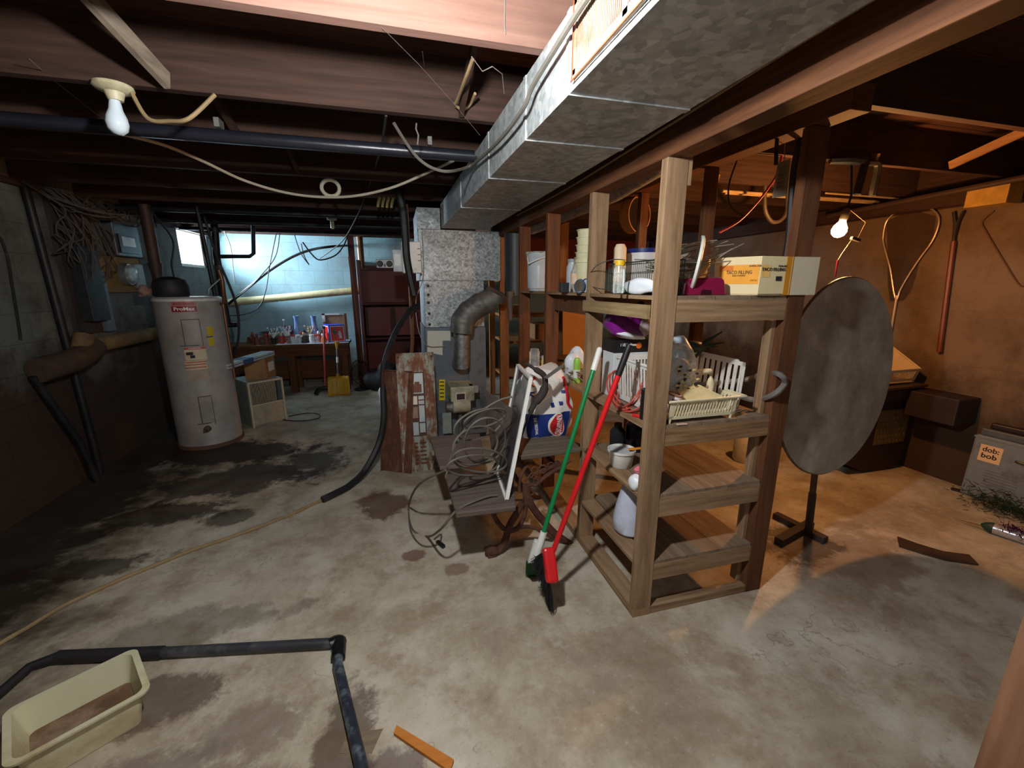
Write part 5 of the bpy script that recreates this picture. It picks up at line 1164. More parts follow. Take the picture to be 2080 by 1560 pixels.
for k in range(26):
    y = rnd.uniform(PA-0.1, PB+0.05); z = rnd.uniform(1.85, 2.18)
    m.tube(smooth_path([(XL+0.06, y, z), (XL+0.12+rnd.uniform(0, .05), y+rnd.uniform(-.1, .1), z-rnd.uniform(0.05, .3)), (XL+0.09, y+rnd.uniform(-.12, .12), z-rnd.uniform(.2, .5)), (XL+0.06, PA+0.12+rnd.uniform(-.08, .1), rnd.uniform(1.4, 1.8))], 4), 0.005, 5)
m.build('loose_wires', plain('dusty_wire', rgb(84, 74, 66), 0.8, var=0.4), pn, smooth=True)['kind'] = 'stuff'
m = MB(); rnd = random.Random(13)
for k in range(20):
    y = rnd.uniform(3.85, 4.7)
    m.tube(smooth_path([(XL+0.06, y, 2.19), (XL+0.15, y+0.1, 2.12-rnd.uniform(0, .1)), (XL+0.2+rnd.uniform(-.1, .2), y+0.3, 2.13-rnd.uniform(0, .1)), (XL+0.12, y+0.55, 2.19)], 4), 0.006, 5)
o = m.build('ceiling_wires', plain('dusty_wire', (0, 0, 0, 1)), smooth=True); tag(o, 'messy dusty wires bunched along the top of the left wall', 'wires', kind='stuff')
em = thing('electric_meter', 'grey electric meter box with a bright glass window on the left wall', 'meter', (XL+0.06, 5.1, 1.8))
MB().box(XL+0.001, XL+0.10, MY-0.15, MY+0.25, 1.76, 2.08).build('meter_case', plain('meter_grey', rgb(92, 98, 104), 0.45, 0.4, 0.15), em, bevel=0.008)
MB().box(XL+0.1005, XL+0.115, MY-0.12, MY+0.16, 1.79, 1.95).build('window_frame', black_p, em)
MB().box(XL+0.1155, XL+0.118, MY-0.08, MY+0.12, 1.85, 1.93).build('dial_window', plain('dial_white', rgb(220, 224, 226), 0.15), em)
m2_ = thing('round_meter', 'round glass utility meter on a yellowish board below the grey box', 'meter', (XL+0.06, 4.95, 1.45))
MB().box(XL+0.001, XL+0.03, MY-0.28, MY+0.30, 1.44, 1.755).build('backboard', plain('yellow_board', rgb(140, 112, 60), 0.8), m2_)
fr = frame((XL+0.031, MY+0.02, 1.60), (0, 1, 0), (0, 0, 1))
MB().lathe([(0.10, 0), (0.10, 0.03), (0.095, 0.05)], 24, fr).build('meter_ring', plain('ring_grey', rgb(150, 152, 154), 0.3, 0.6), m2_, smooth=True)
MB().lathe([(0.09, 0.03), (0.085, 0.07), (0.06, 0.09), (0, 0.095)], 24, fr).build('meter_glass', glassy('meter_glass', op=0.3), m2_, smooth=True)
MB().lathe([(0.07, 0.0), (0.07, 0.03), (0, 0.032)], 20, fr).build('dial', plain('dial_face', rgb(196, 200, 200), 0.5, dirt=rgb(70, 70, 74), dirt_amt=0.6, scale=60), m2_)
MB().box(XL+0.031, XL+0.07, MY+0.13, MY+0.28, 1.47, 1.70).build('regulator_box', plain('reg_grey', rgb(130, 128, 122), 0.5, 0.3, 0.3), m2_, bevel=0.008)
# tools hanging low on the left wall
# ---------------------------------------------------------------- pipes by the window and along the back wall
tag(MB().tube([(XL+0.12, 6.95, 1.26), (-0.62, 6.95, 1.42)], 0.052, 16).build('steam_pipe', cream_pipe, smooth=True), 'long cream wrapped pipe running along the blue back wall', 'pipe')
o = bpy.data.objects['steam_pipe']
MB().tube([(-0.619, 6.95, 1.42), (-0.49, 6.95, 1.43)], 0.058, 16).build('pipe_end', plain('pipe_brown', rgb(150, 110, 56), 0.7), o, smooth=True)
tag(MB().tube([(-0.45, 6.92, 2.2), (-0.45, 6.92, 1.4)], 0.05, 14).build('brown_pipe', plain('varnished_brown', rgb(112, 76, 40), 0.35), smooth=True), 'upright shiny brown pipe at the right end of the cream pipe', 'pipe')
tag(MB().tube([(-0.42, 6.86, 1.46), (-0.40, 6.85, 1.38), (-0.38, 6.85, 1.27)], [0.03, 0.02, 0.025], 8).build('rag', bagw, smooth=True), 'torn white rag dangling from the end of the cream pipe', 'rag')
vs_ = thing('vent_stack', 'black iron pipe stack with a side loop beside the bright window', 'pipe', tuple(py_(463, 665, 5.7075)))
q = PY(5.7075, (437, 470), (440, 520), (452, 600), (463, 660))
zc_ = 2.2
MB().tube([(q[0].x, 5.7075, zc_), q[0], q[1], q[2], q[3]], 0.038, 12).build('stack', darkpipe, vs_, smooth=True)
MB().tube([q[3], q[3]+Vector((0.10, 0, 0.0))], 0.03, 10).build('stub', darkpipe, vs_, smooth=True)
qq = PY(5.7075, (446, 521), (507, 521), (515, 515), (514, 450))
MB().tube(qq+[(qq[-1].x, 5.7075, 2.2)], 0.022, 10).build('side_loop', darkpipe, vs_, smooth=True)
MB().lathe([(0.06, 0), (0.06, 0.04), (0, 0.04)], 14, T(q[0].x, 5.7075, q[0].z-0.01)).build('collar', darkpipe, vs_, smooth=True)
cable('black_tube', 'thick black flexible tube arching across the blue wall from the corner', [py_(446, 632, 6.88), py_(500, 588, 6.6), py_(545, 552, 6.6), py_(590, 524, 6.6), py_(630, 508, 6.6), py_(672, 501, 6.6), py_(705, 499, 7.07)], 0.017, black_r, 'tube')
thin = plain('thin_wire', rgb(30, 30, 34), 0.6)
for lb, Y, pts, r in (
  ('thin black wire hanging in a long loop over the left of the blue wall', 6.2, [(572, 490), (560, 520), (530, 560), (500, 590), (470, 610)], 0.006),
  ('thin black wire dropping steeply before the blue wall', 6.3, [(566, 492), (548, 540), (540, 590), (525, 625), (490, 640), (450, 640)], 0.006),
  ('dark wire looping down in the middle of the blue wall', 6.2, [(598, 490), (610, 512), (628, 538), (618, 520), (612, 495)], 0.006),
  ('dark wire swinging from the blue wall up to the joists on the right', 5.7075, [(615, 492), (632, 515), (650, 528), (682, 518), (700, 495), (712, 465), (733, 430)], 0.008),
  ('pale wire hanging beside the vent stack', 6.3, [(455, 485), (468, 500), (473, 540), (477, 575)], 0.006),
  ('thin dark cable hanging in front of the water heater side down to the floor tray', 4.9, [(418, 470), (440, 520), (470, 590), (484, 640), (482, 700), (460, 745), (433, 782)], 0.012)):
    Y = min(JY, key=lambda j: abs(j-Y)); q = PY(Y, *pts); q = [Vector((v.x, v.y, min(v.z, 2.198))) for v in q]
    e = q[-1] if q[-1].z > q[0].z else q[0]; e.z = 2.2
    cable('hanging_wire', lb, q, r, whitecable if 'pale' in lb else thin, 'wire')
# big curved dark wire in the foreground: from joist down to the far wall
q = PY(2.35, (785, 250), (778, 290), (762, 350), (742, 400), (715, 450), (690, 490)); q[0] = Vector((q[0].x, q[0].y, 2.2))
qs = [py_(785, 247, 2.06), py_(775, 295, 2.5), py_(760, 345, 3.2), py_(745, 390, 3.9), py_(725, 440, 4.6), py_(695, 490, 5.3), py_(650, 525, 5.9)]
qs[0].z = 2.2
cable('hanging_wire', 'long thin dark wire sweeping down from the joists to the far wall', qs, 0.006, thin, 'wire')
# ---------------------------------------------------------------- workbench along the back wall
wb_ = thing('workbench', 'brown wooden workbench crowded with figurines under the blue wall', 'workbench', (-1.4, 6.7, 0))
BZ = 0.70; BY0, BY1 = 6.42, 6.88
MB().box(-2.30, -0.68, BY0, BY1, BZ-0.035, BZ).build('bench_top', wood('bench_top', rgb(80, 56, 40), rgb(120, 88, 62), 'x'), wb_)
MB().box(-2.30, -0.68, BY0+0.02, BY0+0.05, BZ-0.17, BZ-0.036).build('apron', bx_, wb_)
for x in (-2.28, -1.5, -0.80):
    MB().box(x, x+0.09, BY0+0.051, BY0+0.13, 0, BZ-0.036).build('leg', bz_, wb_); MB().box(x, x+0.09, BY1-0.09, BY1, 0, BZ-0.036).build('leg', bz_, wb_)
MB().box(-2.25, -0.75, BY1-0.06, BY1-0.03, 0.14, 0.40).build('lower_board', bx_, wb_)
tag(MB().box(-1.62, -0.68, BY0+0.01, BY1-0.1, BZ, BZ+0.004).build('paper_sheet', plain('sheet_blue', rgb(206, 218, 232), 0.5, var=0.04)), 'long white paper sheet covering the right half of the workbench', 'paper')
BT = BZ+0.0045
# blue vases
vt0 = thing('blue_vase', 'blue patterned narrow vase, left of the pair on the workbench', 'vase', (py_(603, 660, 6.75).x, 6.75, BT), 'pair of blue vases', local=True)
MB().lathe([(0.04, 0), (0.052, 0.04), (0.05, 0.12), (0.032, 0.2), (0.028, 0.28), (0.038, 0.32), (0.03, 0.32), (0, 0.27)], 20).build('vase_body', plain('vase_blue', rgb(120, 150, 200), 0.25, var=0.3, scale=30), vt0, smooth=True)
vt0.scale = (1.1, 1.1, 1.15)
copy_thing(vt0, (py_(638, 660, 6.75).x, 6.75, BT), 'blue patterned narrow vase, right of the pair on the workbench')
# square popcorn-like tin
tn = thing('square_tin', 'big square tin with blue edges and red picture panels on the workbench', 'tin', (-0.86, 6.62, BT))
Kt = Vector((-0.93, 6.48, BT)); At = Kt+Vector((-0.09, 0.16, 0)); Bt = Kt+Vector((0.21, 0.03, 0)); Dt = At+Bt-Kt; HT = 0.25
bl_t = plain('tin_blue', rgb(40, 70, 190), 0.35); rd_t = plain('tin_red', rgb(190, 34, 36), 0.35)
MB().add([At, Kt, Bt, Dt]+[p+Vector((0, 0, HT)) for p in (At, Kt, Bt, Dt)], [(0, 1, 2, 3), (4, 7, 6, 5), (0, 4, 5, 1), (1, 5, 6, 2), (2, 6, 7, 3), (3, 7, 4, 0)]).build('tin_body', bl_t, tn)
wallp(Kt, Bt, HT-0.03, wht, 'panel_border', tn, 0.001, 0.012, 0.08, 0.95, 0.001); wallp(Kt, Bt, HT-0.045, rd_t, 'red_panel', tn, 0.002, 0.018, 0.11, 0.92, 0.001)
wallp(At, Kt, HT-0.03, wht, 'panel_border', tn, 0.001, 0.012, 0.05, 0.9, 0.001); wallp(At, Kt, HT-0.045, rd_t, 'red_panel', tn, 0.002, 0.018, 0.1, 0.85, 0.001)
n = Vector((0.03, -0.21, 0)).normalized()
m = MB()
for (u, z, r) in ((0.68, 0.115, 0.024), (0.66, 0.145, 0.016), (0.70, 0.075, 0.022), (0.35, 0.15, 0.02)): m.lathe([(r, 0), (r, 0.001), (0, 0.001)], 14, frame(Kt+(Bt-Kt)*u+Vector((0.0, -0.004, z)), (Bt-Kt), (0, 0, 1)))
m.build('picture_print', plain('picture_pale', rgb(196, 196, 206), 0.5, var=0.3, scale=60), tn)
m = MB()
for (u, z, r) in ((0.3, 0.16, 0.02), (0.42, 0.145, 0.016), (0.36, 0.13, 0.02)): m.lathe([(r, 0), (r, 0.001), (0, 0.001)], 14, frame(Kt+(Bt-Kt)*u+Vector((0.0, -0.005, z)), (Bt-Kt), (0, 0, 1)))
m.build('picture_print', plain('picture_green', rgb(50, 90, 70), 0.5), tn)
# framed board behind the tin
fb = thing('picture_back', 'brown backed frame with a white corner leaning on the wall behind the tin', 'frame', (-0.85, 6.84, BT))
a = py_(655, 640, 6.82); b = py_(708, 690, 6.82)
MB().box(a.x, b.x, 6.83, 6.84, BT, a.z).build('backing', plain('hardboard', rgb(150, 118, 92), 0.8), fb)
MB().box(a.x-0.01, a.x+0.03, 6.815, 6.829, a.z-0.10, a.z+0.02).box(a.x-0.01, b.x-0.1, 6.815, 6.829, a.z, a.z+0.02).build('white_edge', white_p, fb)
MB().box(b.x-0.03, b.x, 6.80, 6.829, BT, a.z+0.02).build('side_rail', bz_, fb)
# snow figure with hat and bell skirt
sf = thing('snow_figure', 'small snowman figure with a black hat beside the square tin', 'figurine', (py_(657, 680, 6.5).x, 6.5, BT), local=True)
MB().lathe([(0.035, 0), (0.04, 0.04), (0.025, 0.09), (0, 0.1)], 16).build('body', plain('figure_gold', rgb(170, 120, 60), 0.5), sf, smooth=True)
MB().blob((0, 0, 0.115), 0.03, 0.03, 0.032, 0, n=12, m=8).build('head', white_p, sf, smooth=True)
MB().lathe([(0.038, 0.14), (0.038, 0.146), (0.022, 0.148), (0.022, 0.18), (0, 0.18)], 14).build('hat', black_p, sf, smooth=True)
# crowd of small figurines, pots and jars
kinds = []
def fig(kind, mm, m2):
    t = thing(kind, 'x', 'figurine', (0, 0, 0), 'small ornaments along the workbench', local=True)
    if kind == 'figurine':
        MB().lathe([(0.026, 0), (0.03, 0.012), (0.02, 0.05), (0.012, 0.07), (0, 0.072)], 12).build('body', mm, t, smooth=True)
        MB().blob((0, 0, 0.085), 0.016, 0.016, 0.018, 0.1, 3, n=10, m=7).build('head', m2, t, smooth=True)
        MB().tube([(-0.032, 0, 0.045), (0, 0, 0.062), (0.032, 0, 0.04)], 0.006, 6).build('arms', mm, t, smooth=True)
    elif kind == 'small_jar':
        MB().lathe([(0.028, 0), (0.03, 0.05), (0.025, 0.06), (0.025, 0.065), (0, 0.065)], 14).build('jar_body', mm, t, smooth=True)
        MB().lathe([(0.027, 0.066), (0.027, 0.078), (0, 0.08)], 14).build('lid', m2, t, smooth=True)
    elif kind == 'flower_pot':
        MB().lathe([(0.02, 0), (0.03, 0.05), (0.033, 0.05), (0.033, 0.06), (0, 0.055)], 14).build('pot', mm, t, smooth=True)
        mb = MB(); rnd = random.Random(5)
        for k in range(12): 
            e = Vector((rnd.uniform(-.05, .05), rnd.uniform(-.03, .03), rnd.uniform(.09, .15))); mb.tube([(0, 0, 0.055), e], 0.0025, 4); mb.blob(e, 0.011, 0.011, 0.009, 0, n=6, m=4)
        mb.build('flowers', m2, t, smooth=True)
    elif kind == 'toy_deer':
        MB().blob((0, 0, 0.05), 0.04, 0.014, 0.018, 0.05, 2, n=12, m=8).build('body', mm, t, smooth=True)
        for x in (-0.028, 0.028):
            for y in (-0.008, 0.008): MB().tube([(x, y, 0.045), (x, y, 0)], 0.004, 5).build('leg', mm, t)
        MB().tube([(0.032, 0, 0.055), (0.045, 0, 0.085), (0.06, 0, 0.085)], [0.008, 0.008, 0.005], 6).build('head', mm, t, smooth=True)
    return t
rb = plain('fig_redbrown', rgb(120, 62, 54), 0.6, var=0.25, scale=60); rd = plain('fig_red', rgb(176, 62, 52), 0.5, scale=60); wt = plain('fig_white', rgb(220, 222, 224), 0.5, var=0.1, scale=60)
gy = plain('fig_grey', rgb(120, 116, 108), 0.5, var=0.3, scale=60); dkf = plain('fig_dark', rgb(52, 42, 40), 0.5, var=0.3, scale=60); tn_ = plain('fig_tan', rgb(196, 172, 140), 0.5, var=0.2, scale=60); clr = glassy('fig_glass', op=0.35)
col_names = {id(rb): 'reddish brown', id(rd): 'red', id(wt): 'white', id(gy): 'grey', id(dkf): 'dark', id(tn_): 'tan', id(clr): 'glass'}
crowd = [(508, 6.62, 'toy_deer', rb, rb), (522, 6.56, 'figurine', rb, rb), (533, 6.7, 'toy_deer', rb, rb), (541, 6.56, 'figurine', rb, rd), (549, 6.68, 'figurine', rb, tn_),
         (556, 6.55, 'flower_pot', dkf, wt), (567, 6.72, 'toy_deer', rb, rb), (572, 6.56, 'figurine', rd, tn_), (582, 6.68, 'flower_pot', rd, wt), (588, 6.55, 'figurine', gy, wt),
         (596, 6.55, 'small_jar', wt, rd), (606, 6.53, 'small_jar', clr, wt), (613, 6.64, 'figurine', wt, rd), (618, 6.53, 'figurine', dkf, tn_), (625, 6.58, 'small_jar', dkf, gy),
         (630, 6.70, 'flower_pot', wt, tn_), (634, 6.52, 'small_jar', wt, wt), (643, 6.53, 'small_jar', clr, rd), (648, 6.65, 'figurine', rd, wt), (592, 6.78, 'flower_pot', dkf, rb), (620, 6.80, 'figurine', wt, dkf), (514, 6.78, 'figurine', rb, rd)]
protos = {}
for k, (px, Y, kind, ma, mb_) in enumerate(crowd):
    q = py_(px, 690, Y); key = (kind, id(ma), id(mb_))
    nm_ = {'figurine': 'figurine', 'small_jar': 'lidded jar', 'flower_pot': 'flower pot', 'toy_deer': 'toy deer'}[kind]
    row = 'at the front edge' if Y < 6.6 else ('in the middle row' if Y < 6.74 else 'at the back')
    lb = '%s %s %s of the workbench, number %s from the left' % (col_names[id(ma)], nm_, row, ['one', 'two', 'three', 'four', 'five', 'six', 'seven', 'eight', 'nine', 'ten', 'eleven', 'twelve', 'thirteen', 'fourteen', 'fifteen', 'sixteen', 'seventeen', 'eighteen', 'nineteen', 'twenty', 'twenty one', 'twenty two'][sorted([c_[0] for c_ in crowd]).index(px)])
    zz = BT if q.x > -1.62 else BZ+0.0005
    if key in protos: o = copy_thing(protos[key], (q.x, Y, zz), lb)
    else: o = fig(kind, ma, mb_); protos[key] = o; o.location = (q.x, Y, zz); o['label'] = lb
    o['category'] = {'figurine': 'figurine', 'small_jar': 'jar', 'flower_pot': 'flower pot', 'toy_deer': 'figurine'}[kind]
    o.rotation_euler.z = (k*1.3) % 1.2-0.6; o.scale = (1.3, 1.3, 1.5)
q = py_(580, 690, 6.82)
tag(MB().tube([(q.x, 6.82, BZ+0.001), (q.x-0.01, 6.82, BZ+0.14), (q.x+0.005, 6.82, BZ+0.30)], 0.004, 5).tube([(q.x-0.005, 6.82, BZ+0.16), (q.x+0.07, 6.80, BZ+0.10)], 0.003, 5).blob((q.x+0.005, 6.82, BZ+0.31), 0.02, 0.02, 0.015, 0, n=8, m=6).build('wire_ornament', wt, smooth=True), 'tall thin white tipped wire ornament standing behind the figurines', 'ornament')
q = py_(545, 668, 6.75)
tag(MB().lathe([(0.02, 0), (0.025, 0.01), (0.012, 0.05), (0.05, 0.12), (0.13, 0.15), (0.12, 0.15), (0.0, 0.12)], 20, T(q.x, 6.78, BZ+0.001)).build('dark_bowl', plain('bowl_dark', rgb(26, 28, 32), 0.4), smooth=True), 'dark wide bowl at the back of the reddish figurines', 'bowl')
# ---------------------------------------------------------------- dark red cupboard at the back
cp = thing('red_cupboard', 'tall dark red shelving cupboard at the back beyond the furnace', 'cupboard', (-0.1, 6.9, 0))
dk = plain('cupboard_red', rgb(92, 26, 26), 0.55, var=0.2, scale=4, dirt=rgb(50, 22, 22), dirt_amt=0.4)
CX0, CX1, CY0, CY1 = -0.50, 0.75, 6.68, 7.09
MB().box(CX0, CX0+0.04, CY0, CY1, 0, 1.86).build('side_panel', dk, cp); MB().box(CX1-0.04, CX1, CY0, CY1, 0, 1.86).build('side_panel', dk, cp)
for z in (0.10, 0.70, 1.22, 1.72): MB().box(CX0+0.041, CX1-0.041, CY0, CY1-0.02, z, z+0.03).build('shelf_board', dx_, cp)
MB().box(CX0+0.041, CX1-0.041, CY1-0.018, CY1-0.002, 0.05, 1.80).build('back_panel', dk, cp)
MB().box(CX0+0.042, CX1-0.042, CY0+0.02, CY0+0.035, 1.255, 1.715).build('door_panel', dk, cp)
m = MB(); m.box(CX0+0.10, CX0+0.42, CY0+0.008, CY0+0.016, 0.76, 1.18).box(CX0+0.5, CX0+0.9, CY0+0.008, CY0+0.016, 0.76, 1.18); m.build('lower_door', dk, cp)
tag(MB().box(-0.60, -0.52, 6.70, 6.78, 0, 2.199).build('corner_post', dz_), 'dark reddish upright post between the blue wall and the cupboard', 'post')
tag(MB().bar((-0.50, 6.62, 0.0), (-0.585, 6.62, 1.9), 0.03, 0.02, (0, 1, 0)).build('leaning_lath', bz_), 'thin brown lath leaning by the dark post', 'lath')
# radio on the cupboard
rdx = thing('portable_radio', 'small silver portable radio with round black speakers on the cupboard', 'radio', (py_(780, 552, 6.8).x, 6.8, 1.751), local=False)
a = py_(764, 538, 6.75); b = py_(797, 552, 6.75); a.z, b.z = 1.751+0.125, 1.751
rx1 = b.x+0.02
MB().box(a.x, rx1, 6.75, 6.85, b.z, a.z).build('case', plain('radio_silver', rgb(170, 172, 176), 0.4, 0.4), rdx, bevel=0.008)
for x in (a.x+0.055, rx1-0.055): MB().lathe([(0.045, 0), (0.045, 0.008), (0.02, 0.004), (0, 0.006)], 18, frame((x, 6.75, (a.z+b.z)/2), (1, 0, 0), (0, 0, 1))).build('speaker', black_p, rdx, smooth=True)
MB().box(a.x+0.11, rx1-0.11, 6.744, 6.75, b.z+0.02, b.z+0.06).build('cassette_door', plain('radio_grey', rgb(90, 92, 96), 0.4), rdx)
# small items in the cupboard
tag(MB().lathe([(0.03, 0), (0.03, 0.13), (0.02, 0.14), (0, 0.14)], 14, T(py_(825, 600, 6.62).x, 6.62, 1.0)).build('brass_tube', plain('brass', rgb(200, 160, 70), 0.3, 0.7), smooth=True), 'x', 'x') if False else None
# dark clutter at the cupboard foot
ch = thing('floor_fan', 'round dark wire fan standing on the floor before the dark cupboard', 'fan', (-0.48, 6.35, 0))
MB().tube([(-0.55+0.13*math.cos(a), 6.4, 0.27+0.18*math.sin(a)) for a in [2*PI*k/24 for k in range(24)]], 0.007, 6, closed=True).build('ring_guard', black_p, ch, smooth=True)
m = MB()
for k in range(8):
    a = PI*k/8; m.tube([(-0.55+0.13*math.cos(a), 6.4, 0.27+0.18*math.sin(a)), (-0.55-0.13*math.cos(a), 6.4, 0.27-0.18*math.sin(a))], 0.002, 4)
m.build('guard_wires', black_p, ch); MB().tube([(-0.55, 6.42, 0.09), (-0.55, 6.42, 0.02)], 0.012, 8).lathe([(0.10, 0), (0.10, 0.02), (0, 0.022)], 18, T(-0.55, 6.42, 0)).build('base', black_p, ch)
tag(MB().blob((-0.18, 6.4, 0.18), 0.26, 0.18, 0.2, 0.2, 41, flat=0.175).build('dark_sack', plain('sack_black', rgb(24, 22, 24), 0.7), smooth=True), 'black sack slumped on the floor in front of the cupboard', 'sack')
tag(MB().box(-0.40, -0.33, 6.17, 6.20, 0.27, 0.34).build('x', card), 'x', 'x') if False else None
# white bag on the floor
tag(MB().blob((-0.17, 5.45, 0.12), 0.10, 0.09, 0.13, 0.16, 51, flat=0.118).build('plastic_bag', bagw, smooth=True), 'white plastic bag on the floor left of the rusty panels', 'bag')
# ---------------------------------------------------------------- shovel and red broom in front of the bench
sv = thing('snow_shovel', 'yellow plastic snow shovel standing against the workbench', 'shovel', (-0.8, 6.15, 0))
q = PY(6.15, (668, 803), (713, 803), (711, 775), (671, 775)); c = (q[0]+q[1])/2
MBs = MB()
w2 = (q[1].x-q[0].x)/2; n_ = 12
V = []; F = []
for j in range(7):
    v = j/6
    for i in range(n_+1):
        u = -1+2*i/n_; V.append((c.x+u*w2*(0.97 if v > 0.9 else 1), 6.13+0.05*v+0.035*u*u*(-1), 0.004+0.26*v+(0.012*abs(math.sin(u*9)) if j == 6 else 0)))
for j in range(6):
    for i in range(n_): F.append((j*(n_+1)+i, j*(n_+1)+i+1, (j+1)*(n_+1)+i+1, (j+1)*(n_+1)+i))
o = MBs.add(V, F).build('blade', yellow_p, sv, smooth=True); md = o.modifiers.new('th', 'SOLIDIFY'); md.thickness = 0.008
m = MB()
for u in (-0.6, -0.2, 0.2, 0.6): m.tube([(c.x+u*w2, 6.125-0.035*u*u, 0.03), (c.x+u*w2, 6.17-0.035*u*u, 0.25)], 0.006, 6)
m.build('ribs', yellow_p, sv, smooth=True)
tp = py_(684, 695, 6.40)
MB().tube([(c.x-0.01, 6.18, 0.24), tp.lerp(Vector((c.x, 6.18, 0.24)), 0.03)], 0.013, 10).build('handle', plain('handle_grey', rgb(110, 112, 124), 0.4, 0.4), sv, smooth=True)
md_ = tp.lerp(Vector((c.x-0.01, 6.18, 0.24)), 0.5); d = (tp-Vector((c.x-0.01, 6.18, 0.24))).normalized()
MB().tube([md_-d*0.04, md_+d*0.04], 0.0155, 10).build('white_grip', white_p, sv, smooth=True)
MB().tube([tp-d*0.10, tp-d*0.05, tp], [0.014, 0.02, 0.035], 10).build('grip', yellow_p, sv, smooth=True)
MB().tube([(c.x-0.01, 6.18, 0.20), (c.x-0.01, 6.185, 0.30)], 0.02, 10).build('socket', yellow_p, sv, smooth=True)
rb_ = thing('dust_broom', 'faded red handled broom with a curved black head by the yellow shovel', 'broom', (-1.0, 6.2, 0))
t0, t1 = py_(658, 668, 6.42), py_(660, 788, 6.2)
MB().tube([t0, t1], 0.015, 10).build('handle', plain('faded_red', rgb(176, 70, 56), 0.5), rb_, smooth=True)
MB().tube([t0+Vector((0, 0, 0.0)), t0+Vector((0.0, 0.003, 0.04))], 0.018, 10).build('grip', black_p, rb_, smooth=True)
m = MB(); q = PY(6.16, (642, 801), (648, 791), (664, 788), (674, 790)); m.tube(smooth_path(q, 4), 0.03, 8); m.build('head', black_p, rb_, smooth=True)
# ---------------------------------------------------------------- metal cabinet heater, carton and light tubes
K = pz(515, 870); 
Lb = pz(468, 843); Rb = pz(578, 855); Hc = 0.50
gc_ = thing('space_heater', 'pale grey metal cabinet with a wire grille front, right of the water heater', 'heater', tuple(K))
dR = (Rb-K); dR = dR.normalized()*0.36; dL = Vector((-dR.y, dR.x, 0)).normalized()*0.42
A, B = K+dL, K+dR; D4 = A+dR
cab = plain('cabinet_grey', rgb(150, 154, 150), 0.5, 0.1, 0.08, dirt=rgb(110, 100, 88), dirt_amt=0.3)
up = Vector((0, 0, Hc)); z0 = Vector((0, 0, 0.012))
def box4(P, h, z=0.0): 
    P = [Vector(p)+Vector((0, 0, z)) for p in P]; return MB().add(P+[p+Vector((0, 0, h)) for p in P], [(0, 1, 2, 3), (4, 7, 6, 5), (0, 4, 5, 1), (1, 5, 6, 2), (2, 6, 7, 3), (3, 7, 4, 0)])
fdir = dL.normalized()*0.03
box4([A, K+fdir, B+fdir, D4], Hc, 0.0).build('case', cab, gc_, bevel=0.004)
fr_ = frame(K+fdir*0.95, dR, (0, 0, 1)); W_ = 0.36
m = MB(); m.box(0, 0.02, 0, Hc, 0, 0.03, fr_).box(W_-0.02, W_, 0, Hc, 0, 0.03, fr_).box(0.02, W_-0.02, Hc-0.02, Hc, 0, 0.03, fr_).box(0.02, W_-0.02, Hc*0.47, Hc*0.47+0.015, 0, 0.03, fr_)
cr = plain('frame_cream', rgb(196, 186, 160), 0.5); m.build('front_frame', cr, gc_, bevel=0.002)
MB().box(0.02, W_-0.02, 0.02, Hc*0.47, 0.001, 0.012, fr_).build('lower_panel', plain('panel_tan', rgb(170, 158, 134), 0.6), gc_)
MB().box(0.02, W_-0.02, Hc*0.5, Hc-0.02, 0.001, 0.003, fr_).build('dark_recess', plain('recess', rgb(60, 58, 54), 0.8), gc_)
m = MB()
for k in range(19): m.tube([fr_ @ Vector((0.03+0.0135*k, Hc*0.51, 0.014)), fr_ @ Vector((0.03+0.0135*k, Hc*0.74, 0.022)), fr_ @ Vector((0.03+0.0135*k, Hc-0.025, 0.014))], 0.0028, 5)
m.build('grille_wires', cr, gc_, smooth=True)
MB().box(W_-0.06, W_-0.025, Hc*0.5, Hc-0.025, 0.003, 0.014, fr_).build('control_strip', plain('strip_blue', rgb(70, 84, 92), 0.5), gc_)
cable('power_cord', 'black power cord looping on the floor beside the metal cabinet', [B+Vector((0.0, 0.1, 0.02))]+PZ(0.006, (590, 845), (625, 839), (648, 842), (645, 850), (610, 855), (575, 853)), 0.006, black_r, 'cord')
kc = K+dR*0.60+dL*0.12+Vector((0, 0, Hc)); e1 = dR.normalized(); e2 = dL.normalized()
cr1 = (e1*0.9-e2*0.0).normalized()
Kc = kc; Ac = Kc+(-e1*0.17+e2*0.10); Bc = Kc+(e1*0.17+e2*0.16)
bx2 = box4([Ac, Kc, Bc, Ac+Bc-Kc], 0.225, 0.001).build('cardboard_box', card, bevel=0.002)
tag(bx2, 'brown cardboard box with a torn white label standing on the metal cabinet', 'box')
wallp(Kc, Bc, 0.10, paper, 'torn_label', bx2, 0.002, 0.07, 0.3, 0.85, 0.001)
wallp(Kc, Bc, 0.20, plain('tape_orange', rgb(186, 128, 66), 0.4), 'tape_strip', bx2, 0.001, 0.01, 0.0, 0.12, 0.001)
tb1 = Kc+Vector((0, 0, 0.232)); 
P1 = py_(450, 745, 4.72); P2 = py_(545, 716, Kc.y+0.02); P3 = py_(588, 722, 5.5)
zt = Kc.z+0.001+0.225
P2.z = zt+0.03; P1.z = zt+0.03-0.01; P3.z = zt+0.03
q0 = pz(450, 745, zt+0.02); q1 = pz(545, 717, zt+0.03); q2 = pz(588, 721, zt+0.03)
lt = thing('light_tube_box', 'long flat white and blue printed carton lying across the cardboard box', 'box', tuple(q0))
MB().bar(q0, q1, 0.14, 0.045).build('carton', plain('carton_blue_white', rgb(190, 196, 204), 0.5, var=0.15), lt)
MB().bar(q0+Vector((0, 0, 0.0)), q0.lerp(q1, 0.98), 0.141, 0.006).build('dark_line', ink, lt)
MB().bar(q0.lerp(q1, 0.28), q0.lerp(q1, 0.5), 0.142, 0.046).build('blue_band', plain('band_blue', rgb(60, 84, 130), 0.5), lt)
